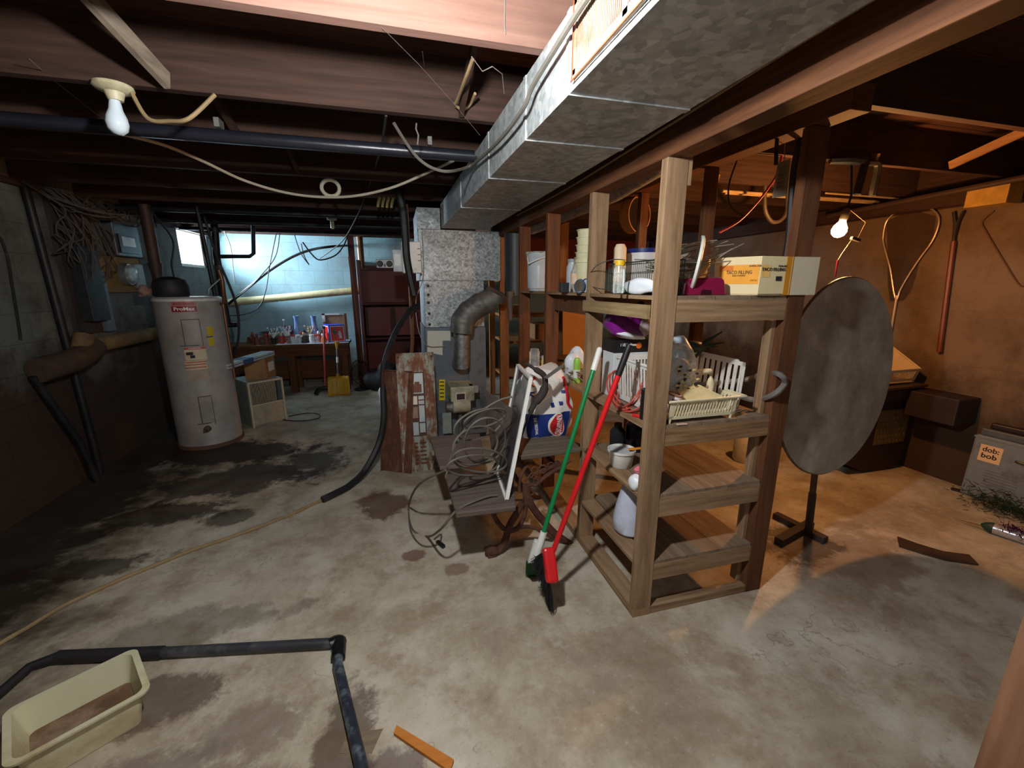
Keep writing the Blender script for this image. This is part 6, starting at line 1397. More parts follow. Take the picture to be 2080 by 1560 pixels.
# ================================================================ right side
# folded round table standing on edge
TC = Vector((2.24, 1.64, 1.02)); ta = R(11); TR_ = 0.52
td = Vector((math.cos(ta), math.sin(ta), 0)); tn2 = Vector((math.sin(ta), -math.cos(ta), 0)); lean = R(3)
rt = thing('round_table', 'folded round grey table top standing on edge beside the shelf', 'table', (TC.x, TC.y, 0))
upv = (Vector((0, 0, 1))*math.cos(lean)-tn2*math.sin(lean)).normalized(); nn = td.cross(upv)
Mt = Matrix(((td.x, upv.x, nn.x, TC.x), (td.y, upv.y, nn.y, TC.y), (td.z, upv.z, nn.z, TC.z), (0, 0, 0, 1)))
ttm = NT('table_top_grey'); n = ttm.noise(ttm.obj, 5, 10, 0.7); n2 = ttm.noise(ttm.obj, 40, 6, 0.7)
c_ = ttm.ramp(n, [(0.3, rgb(128, 120, 108)), (0.55, rgb(170, 164, 152)), (0.7, rgb(200, 196, 188))]); c_ = ttm.mix(ttm.val(n2, 0.62, 0.7, 0, 0.5), c_, rgb(78, 62, 52))
ttm.color(c_); ttm.rough(0.6); ttm.bump(n2, 0.1, 0.004)
MB().lathe([(0, -0.012), (TR_-0.004, -0.012), (TR_, -0.008), (TR_, 0.010), (TR_-0.004, 0.014), (0, 0.014)], 64, Mt).build('table_top', ttm.m, rt, smooth=True)
MB().tube([Mt @ Vector((TR_*0.998*math.cos(2*PI*k/64), TR_*0.998*math.sin(2*PI*k/64), 0.0)) for k in range(64)], 0.008, 6, closed=True).build('metal_edge', plain('edge_metal', rgb(110, 96, 80), 0.4, 0.5), rt, smooth=True)
foot_c = Vector((pz(1640, 1088).x, pz(1640, 1088).y, 0.03))
pt = Mt @ Vector((0.0, -TR_*0.75, -0.035))
pt = Vector((foot_c.x+0.0, foot_c.y+0.0, 0.62))
legp = plain('table_leg', rgb(96, 80, 64), 0.5, 0.4, 0.3, dirt=rgb(60, 44, 36), dirt_amt=0.5)
pole_b = Vector((foot_c.x, foot_c.y, 0.045)); 
behind = TC-tn2*0.06
pole_t = Vector((behind.x, behind.y, 0.95))
MB().tube([pole_b, pole_b.lerp(pole_t, 0.28)], 0.021, 12).build('pedestal_sleeve', plain('sleeve_dark', rgb(66, 52, 44), 0.6), rt, smooth=True)
MB().tube([pole_b, pole_t], 0.017, 12).build('pedestal', legp, rt, smooth=True)
MB().bar(foot_c+Vector((0.10, 0.07, -0.008)), foot_c+Vector((-0.26, -0.03, -0.008)), 0.05, 0.044).build('foot_bar', plain('foot_dark', rgb(60, 48, 42), 0.7), rt, bevel=0.004)
MB().bar(foot_c+Vector((0.03, -0.09, -0.01)), foot_c+Vector((-0.02, 0.22, -0.01)), 0.05, 0.04).build('foot_bar', plain('foot_dark', (0, 0, 0, 1)), rt, bevel=0.004)
# glowing bulb
ob_ = thing('pendant_bulb', 'glowing orange light bulb hanging from the joists on the right', 'light bulb', (ORANGE[0], ORANGE[1], ORANGE[2]-0.06))
gl = emit('glowing_glass', (1.0, 0.62, 0.25, 1), 60)
bx, by, bz = ORANGE
Mb = T(bx, by, bz) @ Matrix.Rotation(R(16), 4, 'Y')
MB().lathe([(0.0, -0.105), (0.018, -0.102), (0.034, -0.088), (0.040, -0.068), (0.036, -0.046), (0.020, -0.018), (0.014, 0.0), (0, 0.0)], 20, Mb).build('bulb', gl, ob_, smooth=True)
MB().lathe([(0.017, -0.006), (0.021, 0.0), (0.021, 0.05), (0.014, 0.062), (0, 0.062)], 14, Mb).build('socket', plain('socket_dull', rgb(120, 104, 80), 0.4, 0.5), ob_, smooth=True)
MB().tube([Mb @ Vector((0, 0, 0.06)), (bx+0.03, by, 2.02), (bx+0.03, by+0.03, 2.199)], 0.006, 8).build('cord', black_r, ob_, smooth=True)
bpy.data.lights['bulb_light_right'].shadow_soft_size = 0.03
bpy.data.objects['bulb_light_right'].location = (bx-0.01, by-0.0, bz-0.16)
pc = thing('pull_chain', 'thin cord with a small switch and red tip hanging below the glowing bulb', 'pull cord', tuple(py_(1697, 562, 2.05)))
q = [Vector((bx+0.05, by, 1.93))]+[py_(1758, 452, 2.03), py_(1742, 484, 2.04)]
MB().tube([Vector((bx+0.02, by, 1.95))]+q[1:], 0.0015, 5).build('cord', plain('cord_dim', rgb(90, 70, 46), 0.8), pc)
MB().bar(py_(1729, 483, 2.04), py_(1746, 489, 2.04), 0.018, 0.018).build('switch', black_p, pc, bevel=0.003)
MB().tube(PY(2.04, (1729, 488), (1712, 512), (1702, 528)), 0.0014, 5).build('chain', plain('cord_dim', (0, 0, 0, 1)), pc)
MB().tube(PY(2.04, (1702, 528), (1699, 545), (1696, 562)), 0.006, 8).build('red_tip', plain('tip_red', rgb(130, 20, 24), 0.4), pc, smooth=True)
# wall tools
XWR = XR-0.03
nt = thing('landing_net', 'fishing landing net with an oval wire hoop hanging on the right wall', 'net', tuple(px_(1815, 600, XWR)))
hoop = [px_(a, b, XWR) for a, b in ((1796, 500), (1794, 480), (1802, 448), (1830, 425), (1868, 418), (1893, 425), (1906, 440), (1905, 462), (1892, 492), (1868, 525), (1845, 560), (1828, 590), (1821, 610), (1815, 590), (1808, 545))]
MB().tube(smooth_path(hoop, 5, True), 0.007, 6, closed=True).build('hoop', plain('hoop_metal', rgb(190, 170, 140), 0.35, 0.6), nt, smooth=True)
MB().tube([px_(1822, 600, XWR), px_(1806, 694, XWR)], 0.011, 8).build('handle', plain('net_handle', rgb(170, 150, 124), 0.4, 0.4), nt, smooth=True)
bag = [px_(a, b, XWR+0.012) for a, b in ((1800, 450), (1850, 425), (1900, 440), (1895, 480), (1868, 525), (1860, 560), (1850, 590), (1835, 610), (1808, 612), (1803, 580), (1803, 520))]
netm = NT('net_mesh'); wv = netm.n('ShaderNodeTexBrick'); netm.color(rgb(60, 40, 26)); netm.rough(0.9); netm.b.inputs['Alpha'].default_value = 0.5
MB().add(bag, [tuple(range(len(bag)))]).build('netting', netm.m, nt)
fk = thing('fork_tool', 'long dark handled tool with a forked tip leaning on the right wall', 'tool', tuple(px_(1905, 720, XR-0.02)))
MB().tube([px_(1937, 490, XWR), px_(1908, 715, XWR)], 0.017, 8).build('handle', plain('handle_redbrown', rgb(110, 52, 34), 0.5), fk, smooth=True)
m = MB(); m.tube([px_(1937, 490, XWR), px_(1940, 455, XWR), px_(1937, 430, XWR)], 0.010, 6).tube([px_(1938, 480, XWR), px_(1946, 450, XWR), px_(1957, 428, XWR)], 0.010, 6).build('fork', plain('fork_dark', rgb(48, 38, 32), 0.6), fk, smooth=True)
cable('wall_wire', 'thin dark wire stretched down the blocks at the far right', [px_(2020, 428, XR-0.008), px_(1996, 450, XR-0.008), px_(2003, 470, XR-0.008), px_(2045, 540, XR-0.008), px_(2070, 578, XR-0.008), px_(2082, 580, XR-0.008)], 0.005, plain('wire_brown', rgb(90, 58, 40), 0.6), 'wire')
# yellow insulation block and clutter at the wall top
q0, q1 = px_(1990, 368, XR-0.10), px_(2062, 418, XR-0.10)
tag(MB().box(XR-0.10, XR-0.052, 1.99, 2.28, 2.065, 2.175).build('insulation_block', plain('insulation_yellow', rgb(190, 150, 70), 0.9, var=0.2)), 'yellow insulation block stuffed on top of the right wall', 'insulation') if False else tag(MB().box(XR-0.20, XR-0.052, min(q0.y, q1.y), max(q0.y, q1.y), 2.03, 2.18).build('insulation_block', plain('insulation_yellow', rgb(190, 150, 70), 0.9, var=0.2)), 'yellow insulation block stuffed on top of the right wall', 'insulation')
tag(MB().tube([(XR-0.25, 1.6, 2.17), (XR-0.22, 3.2, 2.12)], 0.02, 8).build('sill_pipe', plain('sill_pipe', rgb(70, 52, 44), 0.6), smooth=True), 'dark pipe running along the top of the right wall', 'pipe')
# dark cabinet with basket on top
su = thing('dark_cabinet', 'dark burnt brown metal cabinet with a perforated side near the right wall', 'cabinet', (3.75, 2.5, 0))
dkc = plain('burnt_brown', rgb(46, 34, 32), 0.6, 0.1, 0.25)
MB().prism([(3.42, 0.10), (3.60, 0.02), (3.93, 0.0), (4.02, 0.05), (4.09, 0.62), (3.36, 0.62)], 0.62, Matrix(((1, 0, 0, 0), (0, 0, 1, 2.32), (0, 1, 0, 0), (0, 0, 0, 1)))).build('cabinet_body', dkc, su, bevel=0.01)
MB().box(3.30, 4.095, 2.28, 2.98, 0.621, 0.70).build('cabinet_top', plain('burnt_top', rgb(56, 42, 38), 0.5, 0, 0.2), su, bevel=0.008)
MB().box(3.86, 4.095, 1.96, 2.279, 0.50, 0.70).build('side_wing', dkc, su, bevel=0.008)
m = MB(); rnd = random.Random(3)
for j in range(6):
    for i in range(8): m.lathe([(0.013, 0), (0.009, 0.004), (0, 0.004)], 8, frame((3.68+0.04*i+0.02*(j % 2), 2.319, 0.26+0.05*j), (1, 0, 0), (0, 0, 1)))
m.box(3.66, 4.0, 2.3165, 2.3195, 0.24, 0.53); m.build('perforations', plain('perf_olive', rgb(120, 104, 70), 0.5, 0.3), su)
tag(MB().slab([(3.40, 2.25, 0.73), (4.02, 2.25, 0.74), (4.06, 2.85, 0.73), (3.40, 2.85, 0.72)], -0.018).build('tray', plain('tray_dark', rgb(70, 50, 40), 0.5)), 'dark tilted tray lying on the dark cabinet', 'tray')
rk = thing('dish_drainer', 'cream plastic dish drainer on the dark cabinet by the right wall', 'basket', (3.8, 2.5, 0.745))
ws = plain('drainer_cream', rgb(214, 196, 160), 0.5, var=0.04)
x0, x1, y0, y1, zb = 3.50, 3.97, 2.32, 2.58, 0.76
m = MB(); slotbox(m, Vector((x0, y0, zb)), (1, 0, 0), (0, -0.25, 1), (0, 1, 0), x1-x0, 0.0, 0.10, 22, 0.009, 0.003); m.build('front_panel', ws, rk)
m = MB(); slotbox(m, Vector((x0, y1, zb)), (1, 0, 0), (0, 0.05, 1), (0, -1, 0), x1-x0, 0.0, 0.25, 20, 0.010, 0.003); m.build('back_panel', ws, rk)
for x in (x0, x1):
    MB().add([(x, y0, zb), (x, y1, zb), (x, y1+0.01, zb+0.25), (x, y1-0.05, zb+0.25), (x, y0-0.024, zb+0.10), (x+0.004, y0, zb), (x+0.004, y1, zb), (x+0.004, y1+0.01, zb+0.25), (x+0.004, y1-0.05, zb+0.25), (x+0.004, y0-0.024, zb+0.10)],
          [(0, 1, 2, 3, 4), (9, 8, 7, 6, 5), (0, 5, 6, 1), (1, 6, 7, 2), (2, 7, 8, 3), (3, 8, 9, 4), (4, 9, 5, 0)]).build('end_panel', ws, rk)
MB().box(x0, x1, y0, y1, zb-0.012, zb-0.006).build('base', ws, rk)
MB().tube([(x0, y0-0.024, zb+0.10), (x1, y0-0.024, zb+0.10), (x1, y1-0.05, zb+0.25), (x1, y1+0.01, zb+0.252), (x0, y1+0.01, zb+0.252), (x0, y1-0.05, zb+0.25)], 0.007, 6, closed=True).build('rim', ws, rk, smooth=True)
tag(MB().blob((3.75, 2.44, zb+0.04), 0.14, 0.08, 0.035, 0.2, 5).build('garden_glove', plain('glove_olive', rgb(110, 88, 46), 0.8, var=0.3, scale=20), smooth=True), 'rumpled olive and red cloth in the cream dish drainer', 'cloth')
# grey plastic case with a sticker, bottom right
K0 = Vector((3.955, 1.885, 0)); K1 = Vector((3.975, 1.55, 0))
pr = thing('grey_case', 'grey plastic case with a square peach sticker standing on the floor by the right wall', 'case', tuple(K0))
dxk = (K1-K0); dxk.z = 0; w = 0.36; dxk.normalize(); bk_ = Vector((-dxk.y, dxk.x, 0)); tl = R(2)
upk = Vector((0, 0, math.cos(tl)))+bk_*math.sin(tl)
Mk = frame(K0+Vector((0, 0, 0.004)), dxk, upk)
cg_ = plain('case_grey', rgb(122, 132, 138), 0.5, var=0.08, dirt=rgb(90, 84, 80), dirt_amt=0.3)
MB().box(0, w, 0, 0.46, -0.10, 0, Mk).build('case_body', cg_, pr, bevel=0.015)
MB().box(0.02, w-0.02, 0.461, 0.51, -0.09, -0.01, Mk).build('case_top', plain('case_darkgrey', rgb(80, 88, 94), 0.5), pr, bevel=0.008)
MB().box(0.05, w-0.05, 0.511, 0.555, -0.08, -0.03, Mk).build('handle', plain('handle_black', rgb(34, 26, 26), 0.5), pr, bevel=0.012)
MB().box(0.0, w, 0.44, 0.452, -0.001, 0.004, Mk).build('ridge', cg_, pr)
st = MB().box(0.045, 0.16, 0.28, 0.40, 0.0005, 0.0025, Mk).build('sticker', plain('sticker_peach', rgb(232, 196, 150), 0.6, var=0.03), pr, bevel=0.001)
text_mb('dob:', 0.048, Mk @ T(0.102, 0.368, 0.003), 0.001, fit=0.085).build('sticker_lettering', ink, pr)
text_mb('bob', 0.048, Mk @ T(0.10, 0.322, 0.003), 0.001, fit=0.08).build('sticker_lettering', ink, pr)
MB().tube([Mk @ Vector((0.23, 0.34, 0.006)), Mk @ Vector((0.26, 0.34, 0.012)), Mk @ Vector((0.29, 0.335, 0.006))], 0.008, 6).build('latch', black_p, pr, smooth=True)
m = MB()
for k in range(7): m.box(0.10, 0.27, 0.10+0.02*k, 0.105+0.02*k, 0.0, 0.001, Mk)
m.build('raised_lines', plain('case_line', rgb(98, 106, 110), 0.5), pr)
# christmas garland, tube with tinsel, curved blade
gd = MB(); rnd = random.Random(20)
for k in range(420):
    c = pz(2085, 1030, 0)+Vector((rnd.gauss(-0.25, 0.07), rnd.gauss(0.0, 0.09), abs(rnd.gauss(0, 0.05))+0.012)); a = rnd.uniform(0, 2*PI); e = c+Vector((math.cos(a)*0.035, math.sin(a)*0.035, rnd.uniform(-0.01, 0.03))); e.z = max(0.003, e.z)
    gd.tube([c, e], [0.003, 0.0012], 3)
for k in range(500):
    t_ = rnd.random(); c = pz(2042+t_*60, 1012+t_*30, 0)+Vector((rnd.gauss(-0.1, 0.03), rnd.gauss(0.0, 0.03), abs(rnd.gauss(0, 0.03))+0.012)); a = rnd.uniform(0, 2*PI); e = c+Vector((math.cos(a)*0.04, math.sin(a)*0.04, rnd.uniform(-0.01, 0.02))); e.z = max(0.003, e.z)
    gd.tube([c, e], [0.003, 0.0012], 3)
tag(gd.build('garland', plain('garland_green', rgb(32, 52, 30), 0.7, var=0.3)), 'bushy dark green artificial garland on the floor at the right edge', 'garland', kind='stuff')
a0, a1 = pz(1990, 1064, 0.035), pz(2095, 1098, 0.035)
ct_ = thing('decoration_tube', 'silver and green decoration tube with a pointed tip on the floor', 'decoration', (a0.x, a0.y, 0))
MB().tube([a0.lerp(a1, 0.25), a1], 0.034, 16).build('silver_tube', plain('silver_wrap', rgb(196, 196, 204), 0.25, 0.5, 0.2, scale=30), ct_, smooth=True)
MB().tube([a0.lerp(a1, 0.02), a0.lerp(a1, 0.10), a0.lerp(a1, 0.25), a0.lerp(a1, 0.28)], [0.006, 0.022, 0.035, 0.035], 14).build('green_collar', plain('collar_green', rgb(34, 62, 50), 0.5, scale=40), ct_, smooth=True)
MB().tube([pz(1938, 1051, 0.02), a0.lerp(a1, 0.06)], [0.0025, 0.006], 6).build('metal_tip', plain('tip_metal', rgb(170, 150, 120), 0.3, 0.7), ct_, smooth=True)
m = MB(); rnd = random.Random(31)
for k in range(500):
    t_ = rnd.uniform(0.45, 1.0); c = a0.lerp(a1, t_)+Vector((rnd.gauss(0, 0.02), rnd.gauss(0, 0.02), rnd.uniform(0.0, 0.05))); e = c+Vector((rnd.uniform(-.02, .02), rnd.uniform(-.02, .02), rnd.uniform(-.015, .02))); e.z = max(0.003, e.z)
    m.bar(c, e, 0.003, 0.0006)
tag(m.build('purple_tinsel', plain('tinsel_purple', rgb(110, 40, 110), 0.2, 0.8, 0.3)), 'sparkly purple tinsel wound round the silver decoration tube', 'tinsel', kind='stuff')
q = PZ(0.004, (1822, 1091), (1868, 1107), (1915, 1121), (1968, 1128)); r_ = PZ(0.004, (1826, 1110), (1868, 1124), (1920, 1139), (1988, 1148))
V = q+r_; m = MB(); m.add([p for p in V]+[p+Vector((0, 0, 0.006)) for p in V], [(0, 1, 5, 4), (1, 2, 6, 5), (2, 3, 7, 6), (8, 12, 13, 9), (9, 13, 14, 10), (10, 14, 15, 11), (0, 4, 12, 8), (3, 11, 15, 7), (0, 8, 9, 1), (1, 9, 10, 2), (2, 10, 11, 3), (4, 5, 13, 12), (5, 6, 14, 13), (6, 7, 15, 14)])
tag(m.build('curved_blade', plain('blade_brown', rgb(74, 60, 50), 0.5, 0.3, 0.2)), 'flat dark curved mower blade lying on the floor at the right', 'blade')
tag(MB().bar(pz(1932, 992, 0.01), pz(2040, 1022, 0.01), 0.03, 0.014).build('dark_stick', plain('stick_dark', rgb(44, 30, 26), 0.7)), 'thin dark stick lying on the floor in front of the grey case', 'stick')
# hanging tag, cables and hoses near the joists at the right
q = PY(1.66, (1581, 331), (1606, 322), (1598, 398), (1570, 402))
tg = tag(MB().slab(q, 0.004).build('paper_tag', plain('tag_olive', rgb(150, 146, 122), 0.7, var=0.06)), 'folded olive paper tag hanging by the dark post under the joists', 'tag')
m = MB(); x = (q[1]-q[0]); y = (q[3]-q[0])
for k in range(6): 
    a = q[0]+x*0.18+y*(0.18+0.11*k)+Vector((0, -0.002, 0)); m.bar(a, a+x*0.55, 0.003, 0.002)
m.build('faint_lines', plain('tag_ink', rgb(116, 112, 92), 0.8), tg)
cable('tag_string', 'thin string holding the olive paper tag', [q[0].lerp(q[1], 0.5), py_(1595, 290, 1.68), py_(1605, 272, 1.69), Vector((py_(1607, 262, 1.69).x, 1.69, 2.199))], 0.002, tancable, 'string')
def capz(P, z=2.198): return [Vector((v.x, v.y, min(v.z, z))) for v in P]
cable('black_hose', 'thick black hose dropping beside the glowing bulb, left one of two', [Vector((2.45, 2.06, 2.2))]+capz(PY(2.02, (1740, 225), (1760, 250), (1764, 290), (1752, 350), (1740, 395))), 0.022, black_r, 'hose', group='black hoses by the bulb')
cable('black_hose', 'thick black hose dropping beside the glowing bulb, right one of two', [Vector((2.47, 2.07, 2.2))]+capz(PY(2.04, (1745, 222), (1775, 250), (1786, 300), (1782, 350), (1772, 398))), 0.020, black_r, 'hose', group='black hoses by the bulb')
cable('black_cable', 'bundle of black cables running down along the dark rear post', capz(PY(1.60, (1640, 245), (1625, 280), (1612, 350), (1606, 420), (1602, 480), (1596, 520))), 0.013, black_r, 'cable')
cable('black_cable', 'single black cable hanging left of the olive paper tag', capz(PY(1.62, (1580, 262), (1577, 300), (1576, 335))), 0.008, black_r, 'cable')
cable('red_wire', 'red wire curving up from the second rear post', capz(PY(2.07, (1462, 472), (1500, 450), (1535, 415), (1562, 380), (1580, 350), (1590, 300)))+[Vector((py_(1592, 280, 2.07).x, 2.07, 2.2))], 0.006, plain('wire_red', rgb(190, 44, 40), 0.5), 'wire')
oc = plain('cable_cream', rgb(206, 176, 130), 0.6)
for lb, Y, pts, r in (
  ('cream cable running level under the joists, upper one behind the tag', 2.95, [(1480, 320), (1560, 331), (1640, 334), (1700, 336), (1830, 345), (1960, 352)], 0.010),
  ('cream cable running level under the joists, lower one behind the tag', 2.9, [(1472, 346), (1530, 352), (1600, 352), (1680, 355), (1760, 360), (1860, 388)], 0.010),
  ('cream cable sagging left of the olive tag', 2.9, [(1475, 356), (1500, 366), (1540, 374), (1580, 378), (1630, 366)], 0.008),
  ('cream cable crossing behind the glowing bulb', 2.75, [(1678, 388), (1720, 382), (1780, 375), (1840, 365), (1920, 352)], 0.007),
  ('cream cable curving down to the top of the right wall', 3.0, [(1830, 345), (1862, 355), (1885, 385), (1900, 412)], 0.007)):
    cable('ceiling_cable', lb, capz(PY(Y, *pts)), r, oc)
cable('hose_coil', 'grey looped hose hanging behind the second rear post', [Vector((py_(1552, 390, 2.68).x, 2.68, 2.2))]+capz(PY(2.68, (1553, 400), (1555, 430), (1568, 450), (1585, 448), (1598, 430), (1600, 400)))+[Vector((py_(1600, 390, 2.68).x, 2.68, 2.2))], 0.014, plain('grey_hose_dim', rgb(66, 58, 54), 0.6), 'hose')
cable('black_wire', 'thin black wire drooping between the rear posts', [Vector((py_(1500, 300, 2.07).x, 2.07, 2.2))]+capz(PY(2.07, (1497, 325), (1482, 370), (1480, 405), (1490, 425), (1510, 440))), 0.005, black_r, 'wire')
# round drum with bright rim hanging behind the post
dr = thing('round_sieve', 'round wooden sieve hoop with a dark inside behind the candle on the shelf', 'sieve', tuple(py_(1285, 480, 2.9)))
cc = py_(1290, 437, 2.9); Md = frame(cc, (0.93, 0.37, 0), (0, 0, 1)) @ Matrix.Scale(0.68, 4)
MB().lathe([(0.175, -0.06), (0.185, -0.06), (0.185, 0.06), (0.175, 0.06), (0.175, -0.06)], 32, Md).build('hoop', plain('hoop_wood', rgb(196, 140, 80), 0.45), dr, smooth=True)
MB().lathe([(0.174, -0.01), (0, -0.01)], 32, Md).build('mesh', plain('drum_dark', rgb(40, 28, 24), 0.8), dr)
MB().tube([cc+Vector((0, 0, 0.125)), (cc.x, cc.y, 2.199)], 0.004, 6).build('hook_wire', black_r, dr)
# things beyond the partition, lit orange: open rack with boards, cardboard sheet
rk2 = thing('wooden_rack', 'orange lit open wooden rack beyond the furnace, seen between the posts', 'rack', (1.45, 5.2, 0))
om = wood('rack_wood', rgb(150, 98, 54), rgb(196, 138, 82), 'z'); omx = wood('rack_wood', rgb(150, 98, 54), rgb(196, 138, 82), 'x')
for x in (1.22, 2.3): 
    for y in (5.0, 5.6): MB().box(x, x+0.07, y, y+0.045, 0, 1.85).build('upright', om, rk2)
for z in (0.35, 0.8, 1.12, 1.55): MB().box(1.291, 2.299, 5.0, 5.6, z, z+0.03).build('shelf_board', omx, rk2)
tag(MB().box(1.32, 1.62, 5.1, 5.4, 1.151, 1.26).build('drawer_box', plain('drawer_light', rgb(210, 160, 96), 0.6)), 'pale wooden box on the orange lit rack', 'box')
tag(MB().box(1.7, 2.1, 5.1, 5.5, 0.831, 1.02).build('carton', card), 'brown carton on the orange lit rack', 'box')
tag(MB().slab([(1.62, 3.9, 0.0), (2.05, 3.95, 0.0), (2.05, 4.05, 1.35), (1.62, 4.0, 1.35)], -0.01).build('cardboard_sheet', plain('card_orange', rgb(206, 156, 104), 0.8, var=0.05)), 'upright sheet of pale cardboard behind the shelf posts', 'cardboard')
# red painted boards seen under the beam far back
tag(MB().box(1.75, 3.95, 6.3, 6.35, 1.75, 2.19).build('red_board', plain('board_red', rgb(120, 44, 36), 0.7)), 'wide dark red board fixed high at the far right under the joists', 'board')
# mop bucket behind shelf, orange box strip
mp_ = thing('white_jug', 'white plastic jug with a dark green stick behind the shelf', 'jug', tuple(pz(1512, 935)), local=True)
MB().lathe([(0.09, 0), (0.10, 0.02), (0.10, 0.2), (0.04, 0.27), (0.035, 0.3), (0, 0.3)], 20).build('jug_body', plain('jug_white', rgb(206, 208, 206), 0.4), mp_, smooth=True)
MB().tube([(0.05, -0.1, 0.005), (0.06, -0.05, 0.42)], 0.012, 8).build('stick', plain('stick_green', rgb(30, 50, 36), 0.5), mp_, smooth=True)
tag(MB().bar((1.75, 2.62, 0.02), (2.35, 3.5, 0.02), 0.10, 0.04).build('floor_plank', wood('plank_orange', rgb(170, 110, 60), rgb(206, 146, 88), 'y')), 'orange brown plank lying on the floor behind the shelf', 'plank')
# ================================================================ foreground floor
c4 = [pz(12, 1445, 0.135), pz(269, 1320, 0.135), pz(298, 1402, 0.135), pz(22, 1556, 0.135)]
e1 = (c4[1]-c4[0]); e1.z = 0; Ltub = e1.length; e1.normalize()
e2 = (c4[3]-c4[0]); e2 = e2-e1*e2.dot(e1); Wt = max(0.17, e2.length); e2.normalize()
tubm = plain('tub_ivory', rgb(206, 204, 170), 0.45, var=0.05, dirt=rgb(166, 136, 90), dirt_amt=0.3, scale=5)
tu = thing('plastic_tub', 'rectangular yellowed plastic tub with brown dirt inside on the floor', 'tub', (c4[0].x, c4[0].y, 0))
cen = sum(c4, Vector())/4; cen.z = 0
def rrect(l, w, r, z, n=5, bow=0.0):
    out = []
    for (sx, sy, a0) in ((1, 1, 0), (-1, 1, 90), (-1, -1, 180), (1, -1, 270)):
        for k in range(n+1):
            a = R(a0+90*k/n); x = sx*(l/2-r)+r*math.cos(a); y = sy*(w/2-r)+r*math.sin(a)
            x += bow*(1-(y/(w/2))**2)*(1 if x > 0 else -1)
            out.append(cen+e1*x+e2*y+Vector((0, 0, z)))
    return out
def loft(rings, capa=True, capb=True):
    n = len(rings[0]); V = [p for g in rings for p in g]; F = []
    for i in range(len(rings)-1):
        for k in range(n): F.append((i*n+k, i*n+(k+1) % n, (i+1)*n+(k+1) % n, (i+1)*n+k))
    if capa: F.append(tuple(range(n))[::-1])
    if capb: F.append(tuple((len(rings)-1)*n+k for k in range(n)))
    return MB().add(V, F)
L, Wd = Ltub, Wt
loft([rrect(L-0.06, Wd-0.05, 0.02, 0.002), rrect(L-0.055, Wd-0.045, 0.025, 0.01), rrect(L-0.02, Wd-0.02, 0.025, 0.128, bow=0.006), rrect(L+0.01, Wd+0.01, 0.028, 0.128, bow=0.012), rrect(L+0.012, Wd+0.012, 0.028, 0.136, bow=0.012), rrect(L-0.022, Wd-0.022, 0.024, 0.136, bow=0.006), rrect(L-0.065, Wd-0.055, 0.02, 0.012)]).build('tub_body', tubm, tu, smooth=True)
loft([rrect(L-0.07, Wd-0.06, 0.02, 0.0125), rrect(L-0.055, Wd-0.045, 0.02, 0.03)]).build('dirt', plain('dirt_brown', rgb(112, 84, 60), 0.9, var=0.3, dirt=rgb(150, 128, 110), dirt_amt=0.4, scale=20, bump=0.8), tu)
tag(MB().blob(tuple(cen+Vector((-0.03, -0.03, 0.045))), 0.018, 0.014, 0.012, 0.3, 4).build('leaf', plain('leaf_tan', rgb(196, 160, 104), 0.7), smooth=True), 'small dry tan lump in the dirt of the tub', 'leaf') if False else None
fp = thing('floor_pipe', 'black iron drain pipe with an elbow lying on the concrete floor', 'pipe', tuple(pz(690, 1300)))
pm = plain('floor_pipe_metal', rgb(66, 68, 74), 0.5, 0.4, 0.25, dirt=rgb(130, 130, 130), dirt_amt=0.35, scale=9)
z = 0.027; E_ = pz(688, 1305, z); L0 = pz(330, 1325, z); L1 = pz(118, 1334, z)
MB().tube([E_, L0], 0.020, 16).build('pipe_run', pm, fp, smooth=True)
MB().tube([L0, L1], 0.024, 16).build('pipe_run', plain('pipe_dark_run', rgb(44, 42, 44), 0.6, 0.2), fp, smooth=True)
D0, D1 = pz(686, 1350, z), pz(742, 1590, z)
MB().tube([E_, D0, D1], 0.020, 16).build('pipe_run', plain('pipe_blue_black', rgb(50, 54, 66), 0.4, 0.3, 0.3, dirt=rgb(150, 170, 176), dirt_amt=0.2, scale=10), fp, smooth=True)
MB().tube(smooth_path([E_+Vector((-0.035, -0.006, 0)), E_+Vector((0.0, 0.0, 0)), E_+(D0-E_)*0.7], 5), 0.028, 16).blob(E_, 0.033, 0.033, 0.027, 0.05, 4, n=14, m=10).build('elbow', plain('elbow_tar', rgb(24, 24, 26), 0.25, 0.1, 0.2, bump=0.5), fp, smooth=True)
MB().tube([L1, pz(60, 1355, 0.02), pz(-20, 1425, 0.02)], [0.02, 0.018, 0.018], 12).build('pipe_run', plain('pipe_dark_run', (0, 0, 0, 1)), fp, smooth=True)
q = [pz(806, 1478, 0.002), pz(922, 1548, 0.002), pz(914, 1572, 0.002), pz(800, 1494, 0.002)]
tag(MB().slab([q[0], q[1], q[2], q[3]], 0.012 if False else -0.012).build('wood_scrap', wood('scrap_orange', rgb(176, 104, 40), rgb(206, 136, 62), 'x')), 'small bright orange brown wood scrap lying on the floor in front', 'wood scrap')
q = [pz(778, 1480, 0.001), pz(755, 1530, 0.001), pz(690, 1530, 0.001), pz(705, 1490, 0.001)]
tag(MB().slab(q, 0.006).build('wood_block', wood('block_grey', rgb(110, 94, 76), rgb(140, 124, 104), 'x')), 'flat grey brown board end under the black pipe', 'board')
# upright timber at the right edge
a = px_(2080, 1240, 1.16); 
xe = 1.12
p = px_(2030, 1400, xe)
tag(MB().box(xe, xe+0.09, p.y-0.10, p.y, 0.0, 0.95).build('newel_post', wood('newel', rgb(110, 76, 54), rgb(150, 110, 84), 'z')), 'upright brown timber post cut off by the right edge of the view', 'post')
